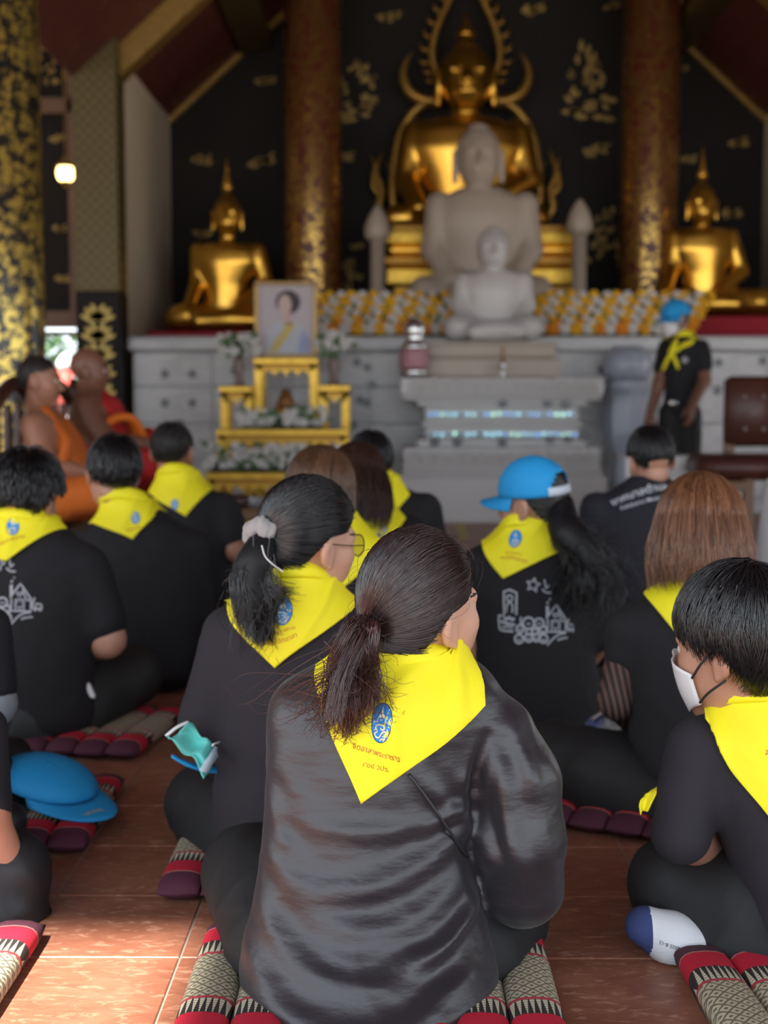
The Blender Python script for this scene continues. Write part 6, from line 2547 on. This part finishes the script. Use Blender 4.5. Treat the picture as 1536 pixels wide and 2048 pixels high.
p.shirt += chain([p.L(1545, 1262, .05), p.L(1575, 1420, .06), p.L(1500, 1470, .25)], [.066, .058, .045], .03)
p.build_shirt(BLACKC, .0062, .0030, 51)
p.build_legs()
p.build_body()
nb = NB('sheer_stripe')
s1 = nb.math('SINE', nb.math('MULTIPLY', nb.math('ADD', nb.x, nb.math('MULTIPLY', nb.z, .22)), 420.0))
nb.color(nb.mix(nb.ramp(s1, -.1, .35), (.016, .010, .012), (.135, .066, .050)))
STRIPE = nb.par(Roughness=.7)
v, f = solid(chain([p.L(1262, 1262, .05), p.L(1236, 1400, .05), p.L(1285, 1455, .19)], [.052, .046, .038], .02), .009)
p.part('striped_sleeve', (v, f), STRIPE, label='sheer sleeve with dark vertical stripes')
ho = hair_down(p, HE, N=4200, zend=-.098, face=60, seed=55, rad=.0013, th=(.024, .024, .026), flare=.020, wave=.005, zjit=.012, curl=.004)
kr, cl = kerchief(p, (1290, 1186), (1510, 1190), (1400, 1330), rn=.064, res=(52, 30), seed=11, zt=.03, fold=.005)
PE = p
q = G(1225, 1530)
t = thing('patterned_pouch', 'small pale and blue patterned pouch between two seated women', 'pouch', (q[0] + .01, 3.62, 0))
ptm = mat('pouch_cloth', (.36, .33, .26), .8, col2=(.04, .07, .20), nscale=26, noise=.75)
v, f = solid([el((0, 0, .075), (.085, .05, .06), k=.02), el((.05, .01, .12), (.03, .02, .025), k=.02)], .008)
obj('pouch', v, f, ptm, t)
MB().tube(spline([(-.06, -.03, .12), (-.02, -.045, .15), (.04, -.03, .13)], 10), .005, 6).build('cord', mat('pouch_cord', (.45, .36, .34), .7), t, True)

# ---------------------------------------------------------------- man in navy polo with lettering
p = Person('man in navy polo with white lettering across the back, head bowed', 1292, 4.8, 'mid')
p.torso([(1300, 1168, 1420, 0, .17), (1220, 1174, 1412, .01, .15), (1130, 1178, 1410, .02, .14), (1060, 1180, 1408, .03, .13), (1015, 1188, 1400, .04, .12), (985, 1212, 1378, .05, .1), (965, 1245, 1350, .055, .08), (950, 1268, 1330, .06, .06)], low=.045)
p.neck = p.L(1298, 968, .065)
p.head(p.L(1302, 922, .06), math.radians(12), math.radians(22), math.radians(-5), .98, p.neck, .054)
arm(p, p.L(1195, 1020, .04), p.L(1180, 1160, .08), p.L(1240, 1230, .28), sleeve=.8)
arm(p, p.L(1392, 1020, .04), p.L(1412, 1160, .08), p.L(1340, 1230, .28), sleeve=.8)
legs_default(p, p.L(1294, 1300, .02), 1.05)
sh_ = p.build_shirt(NAVYC, .0065, .003, 61, 'polo_shirt')
p.build_legs()
p.build_body()
hair_short(p, HB, N=900, length=.26, th=(.008, .009, .014), seed=63, rad=.0017, lift=.003, nape=-.028)
mb = MB()
a = [p.neck + A_(.066 * math.sin(t_), .062 * math.cos(t_), -.004 - .012 * math.cos(t_)) for t_ in np.linspace(0, 2 * math.pi, 33)]
mb.tube(a, .017, 8, 1.0)
p.part('collar', (np.array(mb.v), mb.f), NAVYC)
cl = Cloth(p, *p.shirt_vf)
put_text(p, cl, sh_, 'เทศบาลตำบล', 1283, 990, 1320, 981, .215, PRINTW, bold=.012)
put_text(p, cl, sh_, 'Subdistrict Municipality', 1296, 1004, 1330, 997, .20, PRINTW, bold=.008)
PG = p

# ---------------------------------------------------------------- two long-haired women and the man beyond them
p = Person('woman with highlighted brown hair and white lettering on her black shirt', 668, 3.7, 'fair')
p.torso([(1420, 560, 790, 0, .16), (1320, 565, 788, .01, .145), (1220, 562, 790, .02, .13), (1150, 560, 792, .03, .12), (1110, 566, 786, .04, .11), (1078, 592, 765, .045, .095), (1052, 625, 725, .05, .075), (1035, 645, 695, .055, .06)], low=.045)
p.neck = p.L(662, 1052, .055)
p.head(p.L(640, 992, .05), math.radians(-20), math.radians(12), math.radians(6), 1.0, p.neck, .05)
arm(p, p.L(585, 1130, .05), p.L(560, 1250, .08), p.L(630, 1330, .25), sleeve=1.0)
arm(p, p.L(772, 1130, .05), p.L(790, 1250, .08), p.L(720, 1330, .25), sleeve=1.0)
legs_default(p, p.L(672, 1440, .02), 1.0, kr=p.L(800, 1430, .2))
sh_ = p.build_shirt(BLACKC, .0065, .003, 71)
p.build_legs()
p.build_body()
hair_down(p, HH, N=1700, zend=-.15, face=58, seed=73, rad=.0017, th=(.018, .02, .022), flare=.012, wave=.010, zjit=.03)
kr, cl = kerchief(p, (575, 1108), (772, 1102), (668, 1192), rn=.060, res=(48, 28), seed=13, zt=.03, fold=.004)
cl = Cloth(p, *p.shirt_vf)
put_text(p, cl, sh_, 'สุราษฎร์', 690, 1136, 715, 1137, .105, PRINTW, bold=.014)
put_text(p, cl, sh_, 'Municipality', 674, 1156, 700, 1158, .095, PRINTW, bold=.006)
org, ax = cl.frame(690, 1144, 715, 1146)
V, Fq, M_ = cl.lay([(*ribbon([(x, 0) for x in np.linspace(-.5, .5, 12)], .04), 0, 0.0)], org, ax, 'x', .10, .0018)
obj('underline', V, Fq, PRINTW, sh_)
PH = p

p = Person('woman with dark brown shoulder hair, next to the highlighted hair', 742, 4.4, 'mid')
p.torso([(1300, 650, 838, 0, .16), (1220, 650, 836, .01, .14), (1140, 648, 838, .02, .13), (1080, 650, 836, .03, .12), (1050, 662, 824, .04, .11), (1025, 685, 800, .045, .09), (1002, 715, 770, .055, .06)], low=.045)
p.neck = p.L(728, 1014, .06)
p.head(p.L(708, 968, .05), math.radians(18), math.radians(14), math.radians(8), 1.0, p.neck, .05)
arm(p, p.L(668, 1070, .05), p.L(655, 1180, .08), p.L(710, 1240, .25), sleeve=1.0)
arm(p, p.L(822, 1070, .05), p.L(838, 1180, .08), p.L(780, 1240, .25), sleeve=1.0)
legs_default(p, p.L(742, 1320, .02), 1.0)
p.build_shirt(BLACKC, .0065, .003, 81)
p.build_legs()
p.build_body()
hair_down(p, HD, N=1300, zend=-.13, face=58, seed=83, rad=.0018, th=(.018, .022, .02), flare=.03, wave=.010, zjit=.03)
kr, cl = kerchief(p, (664, 1052), (810, 1040), (752, 1102), rn=.060, res=(48, 28), seed=15, zt=.03, fold=.004)
org, ax = cl.frame(756, 1072, 772, 1055)
V, Fq, M_ = cl.lay([(*ribbon([(x, 0) for x in np.linspace(-.5, .5, 10)], .22), 0, 0.0), (*ribbon([(x, 0) for x in np.linspace(-.2, .1, 6)], .16), 1, .0005)], org, ax, 'x', .085)
obj('name_tape', V, Fq, [PRINTW, BLUED], kr, midx=M_)

p = Person('man with black hair and yellow neckerchief beyond the two brown haired women', 766, 5.0, 'mid')
p.torso([(1220, 662, 868, 0, .165), (1140, 664, 866, .02, .145), (1070, 664, 866, .03, .13), (1020, 672, 858, .04, .12), (992, 692, 840, .05, .1), (972, 718, 812, .055, .08), (958, 738, 790, .06, .06)], low=.045)
p.neck = p.L(752, 966, .06)
p.head(p.L(738, 930, .05), math.radians(10), math.radians(14), math.radians(5), .98, p.neck, .053)
arm(p, p.L(680, 1020, .05), p.L(664, 1130, .08), p.L(720, 1180, .25), sleeve=.9)
arm(p, p.L(850, 1020, .05), p.L(868, 1130, .08), p.L(810, 1180, .25), sleeve=.9)
legs_default(p, p.L(766, 1250, .02), 1.05)
p.build_shirt(BLACKC, .0065, .003, 91)
p.build_legs()
p.build_body()
hair_short(p, HB, N=800, length=.4, seed=93, rad=.0018)
kr, cl = kerchief(p, (694, 996), (818, 992), (762, 1060), rn=.062, res=(44, 26), seed=17, zt=.03, fold=.004)

# ---------------------------------------------------------------- men at left
p = Person('man with the house drawing on his black shirt, at the left edge', 48, 3.8, 'mid')
p.torso([(1430, -118, 196, 0, .165), (1360, -108, 186, .01, .15), (1270, -106, 190, .02, .14), (1190, -112, 200, .03, .132), (1130, -104, 200, .035, .125), (1095, -78, 180, .04, .11), (1065, -40, 145, .05, .09), (1042, -5, 105, .055, .07)], low=.045)
p.neck = p.L(48, 1058, .06)
p.head(p.L(52, 1000, .06), math.radians(-14), math.radians(24), math.radians(4), 1.06, p.neck, .056)
arm(p, p.L(172, 1135, .04), p.L(214, 1278, .03), p.L(130, 1312, .22), sleeve=.74, sr=(.070, .074, .05), r=(.060, .055, .042))
arm(p, p.L(-80, 1135, .04), p.L(-130, 1270, .03), p.L(-40, 1312, .22), sleeve=.9, sr=(.070, .072, .05))
legs_default(p, p.L(45, 1425, .02), 1.05, kr=p.L(262, 1352, .24), ar=p.L(20, 1420, .30))
p.legs += chain([p.L(60, 1440, -.02), p.L(170, 1400, .10), p.L(262, 1350, .24)], [.115, .10, .088], .05)
p.legs += chain([p.L(-60, 1450, -.06), p.L(60, 1440, -.06), p.L(170, 1425, .05)], [.085, .08, .06], .05)
sh_ = p.build_shirt(BLACKC, .0062, .003, 101)
p.build_legs(mat('grey_black_trouser', (.016, .017, .018), .62, bump=.08, bscale=300))
p.build_body()
hair_short(p, HB, N=1600, length=.5, th=(.014, .016, .02), seed=103, rad=.0016, lift=.012, nape=-.045)
kr, cl = kerchief(p, (-78, 1100), (132, 1060), (14, 1124), rn=.072, res=(52, 30), seed=19, zt=.034, fold=.005, rise=.01)
put_emblem(p, cl, kr, 26, 1054, 27, 1038, .056, False)
put_text(p, cl, kr, 'พระราชทาน', 22, 1082, 44, 1077, .080, PRINTR, bold=.01)
put_sketch(p, sh_, 8, 1180, 50, 1180, .284)
# white shirt tail showing under the hem
v, f = solid([rc(p.L(172, 1372, -.02), p.L(186, 1392, -.03), .014, .008, .01)], .005)
p.part('undershirt_tail', (v, f), mat('white_paint', (.8, .8, .8), .6))

p = Person('man in plain black shirt with a large yellow neckerchief, kneeling left', 272, 4.5, 'mid')
p.torso([(1350, 148, 398, 0, .17), (1290, 146, 405, .01, .155), (1210, 144, 408, .02, .145), (1140, 144, 408, .03, .135), (1090, 152, 400, .04, .125), (1055, 178, 372, .05, .105), (1028, 210, 335, .055, .085), (1008, 238, 300, .06, .065)], low=.045)
p.neck = p.L(252, 1022, .07)
p.head(p.L(226, 950, .07), math.radians(16), math.radians(20), math.radians(8), 1.02, p.neck, .056)
arm(p, p.L(172, 1100, .05), p.L(152, 1240, .06), p.L(210, 1300, .25), sleeve=.95, sr=(.072, .066, .05))
arm(p, p.L(385, 1100, .05), p.L(408, 1240, .06), p.L(350, 1300, .25), sleeve=.95, sr=(.072, .066, .05))
legs_default(p, p.L(274, 1345, .02), 1.05)
p.build_shirt(BLACKC, .0065, .003, 111)
p.build_legs()
p.build_body()
hair_short(p, HB, N=1000, length=.42, th=(.013, .015, .018), seed=113, rad=.0017, lift=.006)
kr, cl = kerchief(p, (174, 1042), (336, 1022), (266, 1080), rn=.072, res=(52, 30), seed=21, zt=.040, fold=.006, rise=.015)
put_emblem(p, cl, kr, 271, 1036, 271, 1020, .046, False)
put_text(p, cl, kr, 'จิตอาสา', 268, 1060, 280, 1057, .050, PRINTR, bold=.01)

p = Person('man with cropped hair and bare forearm, farthest of the left row', 378, 5.2, 'tan')
p.torso([(1260, 292, 470, 0, .165), (1190, 296, 470, .01, .15), (1110, 296, 466, .02, .14), (1050, 298, 464, .03, .13), (1010, 304, 455, .04, .115), (985, 318, 432, .05, .1), (965, 330, 405, .055, .08), (950, 340, 388, .06, .065)], low=.045)
p.neck = p.L(355, 962, .06)
p.head(p.L(345, 906, .06), math.radians(-12), math.radians(10), math.radians(2), 1.0, p.neck, .056)
arm(p, p.L(446, 1015, .04), p.L(474, 1100, -.02), p.L(500, 1070, .2), sleeve=.62, sr=(.066, .072, .05))
arm(p, p.L(312, 1015, .04), p.L(300, 1120, .06), p.L(350, 1180, .25), sleeve=.7, sr=(.066, .070, .05))
legs_default(p, p.L(380, 1270, .02), 1.05)
p.build_shirt(BLACKC, .0065, .003, 121)
p.build_legs()
p.extra.append(hand(p.L(500, 1070, .2), A_(.5, .6, .1), A_(0, 0, -1), 1, 1.0, .4, .006))
p.build_body()
hair_short(p, HS, N=700, length=.16, th=(.005, .006, .006), seed=123, rad=.0018, lift=.002, nape=-.05)
kr, cl = kerchief(p, (298, 988), (428, 966), (372, 1034), rn=.068, res=(48, 28), seed=23, zt=.034, fold=.004, rise=.008)
put_emblem(p, cl, kr, 350, 1009, 350, 995, .046, False)

# ---------------------------------------------------------------- two people cut by the left edge
p = Person('person at the lower left edge, bare forearm resting on a black knee', -165, 2.45, 'mid')
p.torso([(1880, -330, -10, 0, .16), (1760, -320, -20, .01, .14), (1620, -320, -25, .03, .125), (1500, -325, -20, .04, .115), (1440, -310, -35, .045, .1), (1400, -270, -75, .05, .08), (1370, -225, -125, .055, .06)], low=.045)
p.neck = p.L(-172, 1400, .06)
p.head(p.L(-168, 1290, .05), math.radians(-10), math.radians(10), 0, 1.0, p.neck, .052)
arm(p, p.L(-45, 1470, .05), p.L(-34, 1625, .0), p.L(14, 1728, .03), sleeve=.93, sr=(.060, .052, .05), r=(.050, .046, .037))
arm(p, p.L(-300, 1470, .05), p.L(-330, 1640, .04), p.L(-220, 1720, .2), sleeve=.97)
legs_default(p, p.L(-170, 1850, .02), 1.0, kr=p.L(22, 1848, .06), ar=p.L(-120, 1850, .22))
p.legs += chain([p.L(-110, 1880, .0), p.L(18, 1852, .05)], [.10, .080], .05)
p.build_shirt(NAVYC, .007, .003, 131)
p.build_legs(mat('black_legging', (.012, .013, .016), .55, bump=.06, bscale=300))
p.extra.append(hand(p.L(14, 1728, .03), A_(-.1, .9, -.32), A_(0, -.3, -1), 1, 1.0, .25))
p.build_body()
hair_short(p, HB, N=500, length=.5, seed=133, rad=.002)

p = Person('person at the left edge with navy sleeve over a pale grey arm sleeve', -125, 3.0, 'mid')
p.torso([(1640, -250, 0, 0, .155), (1540, -245, -8, .01, .14), (1420, -245, -10, .02, .125), (1300, -250, -8, .03, .115), (1240, -240, -20, .04, .1), (1210, -205, -55, .05, .08), (1185, -165, -95, .055, .06)], low=.045)
p.neck = p.L(-128, 1200, .06)
p.head(p.L(-125, 1110, .05), math.radians(8), math.radians(12), 0, 1.0, p.neck, .052)
arm(p, p.L(-30, 1262, .05), p.L(-16, 1408, .02), p.L(-80, 1450, .2), sleeve=.78, sr=(.060, .060, .05), r=(.05, .046, .036))
arm(p, p.L(-225, 1262, .05), p.L(-250, 1400, .05), p.L(-170, 1450, .2), sleeve=.9)
legs_default(p, p.L(-125, 1610, .02), 1.0, kr=p.L(-75, 1600, .10))
p.build_shirt(NAVYC, .0075, .003, 141)
v, f = solid(chain([p.L(-24, 1330, .035), p.L(-15, 1408, .02), p.L(-78, 1448, .19)], [.052, .052, .042], .02), .009)
p.part('grey_arm_sleeve', (v, f), mat('grey_knit', (.26, .29, .32), .8, bump=.1, bscale=300))
p.build_legs()
p.build_body()
hair_short(p, HB, N=400, length=.5, seed=143, rad=.002)

# ---------------------------------------------------------------- two monks on the bench
def monk(label, px, Y, tone, headpx, rows, neckpx, shp, elp, wrp, knees, robe, band, seed, yaw=-88):
    p = Person(label, px, Y, tone, z0=.40, group='monks on the bench')
    out = []
    for (py, x0, x1, dep) in rows:
        a, b = p.L(x0, py), p.L(x1, py)
        out.append((a[2], (a[0] + b[0]) / 2, 0.0, (b[0] - a[0]) / 2, dep))
    r0 = min(out)
    out.append((.02, r0[1], 0, r0[3], r0[4]))
    p.neck = p.L(*neckpx)
    p.head(p.L(*headpx), math.radians(yaw), math.radians(6), 0, 1.0, p.neck, .058)
    p.skin = [loft([(q[0], q[1], q[2], q[3] - .012, q[4] - .012) for q in out], .04)]
    sh, e, w = p.L(*shp), p.L(*elp), p.L(*wrp)
    p.skin += chain([sh, e], [.064, .054], .05) + chain([e, w], [.050, .038], .02)
    sh2 = A_(sh[0], -sh[1], sh[2])
    p.shirt = [loft(out, .04), rc(sh2, A_(e[0], .24, e[2]), .075, .07, .04), rc(A_(e[0], .24, e[2]), A_(w[0], .12, w[2] + .02), .07, .055, .04)]
    zc = sh[2]

    def post(D, x, y, z):
        cut = (z - (zc - .22)) + (-y - .20) - np.maximum(0, (x - r0[1] + .01) * 4.0)
        return -smin(-D, -cut, .02)
    v, f = solid(p.shirt, .018, post)
    v = wrinkle(v, vnormals(v, f), .006, seed, 16)
    rb = p.part('robe', (v, f), robe)
    hip = A_(out[0][1], 0, .10)
    lg = []
    for sg, kq in zip((-1, 1), knees):
        k_ = p.L(*kq)
        k_[2] = max(k_[2], .10)
        lg += chain([A_(r0[1], sg * .10, .11), k_], [.11, .09], .06) + chain([k_, A_(k_[0] - .05, -sg * .10, .08)], [.08, .06], .04)
    v, f = solid(lg, .018)
    v = wrinkle(v, vnormals(v, f), .007, seed + 1, 16)
    v[:, 2] = np.maximum(v[:, 2], .004)
    p.part('robe_skirt', (v, f), robe)
    if band:
        m_, q0, q1 = band
        mb = MB().tube(spline([p.L(*q) for q in q0], 16), q1, 8, .5)
        p.part('sash', (np.array(mb.v), mb.f), m_, parent=rb)
    p.extra.append(hand(w, A_(.9, .2, -.25), A_(0, .2, -1), -1, 1.0, .5, .008))
    p.build_body()
    return p


ORANGE = mat('orange_robe', (.60, .14, .010), .8, col2=(.48, .10, .008), nscale=6, bump=.15, bscale=40)
REDR = mat('red_robe', (.46, .012, .012), .8, col2=(.36, .008, .010), nscale=6, bump=.15, bscale=40)
ORB = mat('orange_band', (.75, .17, .010), .8)
pm = monk('monk in orange robe with cropped hair, nearer of the two', 105, 6.3, 'tan', (80, 762, 0), [(985, 50, 195, .19), (930, 50, 185, .19), (880, 44, 165, .19), (842, 44, 140, .175), (822, 52, 112, .13), (808, 58, 98, .07)],
          (76, 818, 0), (66, 852, -.16), (92, 930, -.22), (165, 945, -.14), [(205, 985, -.26), (205, 985, .28)], ORANGE,
          (ORANGE, [(90, 815, -.06), (115, 850, -.10), (135, 880, -.16), (125, 925, -.2)], .03), 151)
hair_short(pm, mat('hair_stubble', (.018, .013, .012), .6, col2=(.03, .022, .02), island=True), N=500, length=.12, th=(.0035, .004, .004), seed=153, rad=.0016, lift=.001, nape=-.05)
monk('bald monk in red robe with an orange sash, farther of the two', 200, 7.1, 'deep', (180, 742, 0), [(930, 140, 262, .19), (880, 138, 258, .19), (835, 138, 250, .19), (800, 142, 240, .175), (785, 152, 215, .13), (772, 158, 200, .07)],
     (178, 788, 0), (172, 812, -.15), (212, 880, -.22), (285, 886, -.10), [(285, 930, -.25), (285, 930, .28)], REDR,
     (ORB, [(215, 845, -.16), (240, 835, -.15), (262, 840, -.1), (280, 872, -.02)], .05), 161)

# ---------------------------------------------------------------- standing man in cap and mask
p = Person('standing man in black with blue cap, white mask and knotted yellow neckerchief', 1362, 9.5, 'deep', group='standing people', name='person')
p.torso([(832, 1322, 1396, 0, .11), (800, 1326, 1396, 0, .105), (750, 1328, 1402, 0, .11), (712, 1322, 1408, 0, .11), (690, 1328, 1404, 0, .10), (676, 1342, 1392, 0, .08), (668, 1352, 1380, 0, .06)], tw=math.radians(25))
p.neck = p.L(1362, 676, 0)
p.head(p.L(1351, 640, -.03), math.radians(118), math.radians(10), 0, 1.0, p.neck, .055)
arm(p, p.L(1334, 696, .06), p.L(1318, 770, .0), p.L(1300, 828, -.06), sleeve=.55, sr=(.066, .068, .05), r=(.052, .045, .034))
arm(p, p.L(1402, 696, -.04), p.L(1410, 760, -.1), p.L(1384, 812, -.2), sleeve=.55, sr=(.066, .070, .05), r=(.052, .045, .034))
p.legs = chain([p.L(1344, 828, 0), p.L(1336, 950, -.03), p.L(1326, 1054, 0)], [.098, .075, .06], .04) + chain([p.L(1376, 828, 0), p.L(1380, 950, .0), p.L(1386, 1056, .03)], [.098, .075, .06], .04)
p.build_shirt(BLACKC, .0042, .004, 171)
p.build_legs(vox=.0042)
p.extra.append(hand(p.L(1300, 828, -.06), A_(-.25, -.2, -1), A_(.8, .4, 0), 1, 1.0, .4, .006))
p.extra.append(hand(p.L(1384, 812, -.2), A_(-.15, -.3, -1), A_(-.6, .5, 0), -1, 1.0, .4, .006))
p.build_body(vox=.003)
hair_short(p, HB, N=300, length=.3, seed=173, rad=.002, th=(.004, .004, .004))
wear_cap(p)
face_mask(p, strap=mat('mask_edge', (.8, .85, .86), .7))
for q in ((1326, 1058, 0), (1386, 1060, .03)):
    a = p.L(*q)
    v, f = solid([rc(A_(a[0] + .02, a[1] + .05, .05), A_(a[0] - .08, a[1] - .13, .04), .045, .038, .03)], .012)
    v[:, 2] = np.maximum(v[:, 2], .003)
    p.part('shoe', (v, f), mat('black_shoe', (.012, .012, .012), .4))
kr, cl = kerchief(p, p.L(1322, 690, .10), p.L(1408, 690, -.02), p.L(1385, 725, .14), rn=.068, res=(40, 24), seed=25, zt=.015, fold=.004)
clb = Cloth(p, *p.shirt_vf)
mb = MB()
knot = clb.hit(1342, 706) + A_(0, -.012, 0)
for pts in (((1352, 680), (1346, 694), (1342, 706)), ((1372, 684), (1356, 698), (1342, 706)), ((1342, 706), (1334, 722), (1324, 742)), ((1342, 706), (1350, 722), (1356, 738)), ((1385, 678), (1378, 686), (1362, 694))):
    q = spline([clb.hit(*a) + A_(0, -.014, 0) for a in pts], 12)
    mb.tube(q, [.018 + .008 * math.sin(i * .3) for i in range(12)], 8, .5)
mb.tube([knot + A_(-.02, -.008, 0), knot + A_(.02, -.008, 0)], .024, 8)
p.part('knotted_ends', (np.array(mb.v), mb.f), YELK, parent=kr)
q = clb.hit(1370, 720)
mb = MB().lathe([(.022, 0), (.02, .003)], seg=12)
p.part('chest_badge', (np.array([[a[0], -a[2], a[1]] for a in mb.v]) + q, mb.f), PRINTG)
q = clb.hit(1345, 806)
mb = MB().box(tuple(q + A_(-.03, -.016, -.02)), tuple(q + A_(.03, -.004, .02)), .004)
p.part('belt_buckle', (np.array(mb.v), mb.f), SILV)

# ---------------------------------------------------------------- blue cap lying on its cushion
q = A_(*P(104, 1600, 3.05))
t = thing('baseball_cap', 'bright blue cap lying on the empty cushion, brim towards the camera', 'cap', (q[0], 3.05, .052))
v, f, mi, bf, b0 = cap_geo(True)
Rc = rotz(math.radians(-128)) @ rotx(math.radians(-10))
lowz = None
V = ((v - A_(0, 0, .032)) * A_(1.10, 1.20, .46)) @ Rc.T
V[:, 2] -= V[:, 2].min() - .002
cv, cf = split_geo(V, f)
c_ = obj('crown', cv, cf, [CAPB, CAPW], t, midx=mi)
md = c_.modifiers.new('t', 'SOLIDIFY')
md.thickness = .003
bv, bfc = split_geo(V, bf)
b_ = obj('brim', bv, bfc, CAPB, t)
md = b_.modifiers.new('t', 'SOLIDIFY')
md.thickness = .004


class _Flat:
    pass


fp = _Flat()
fp.loc = np.array(t.location)
fp.L = lambda px, py, dY=0.0: P(px, py, 3.05 + dY) - fp.loc
clc = Cloth(fp, bv, bfc)
put_text(fp, clc, b_, 'จิตอาสา', 184, 1622, 166, 1628, .052, mat('gold_thread', (.55, .42, .12), .5), 'gold_lettering', bold=.01)
clc = Cloth(fp, cv, cf)
org, up = clc.frame(142, 1592, 142, 1584)
Vv, Fq, M_ = clc.lay(emblem_items(False)[:3], org, up, 'y', .016)
obj('badge', Vv, Fq, [BLUED, PRINTW, PRINTW], t, midx=M_)
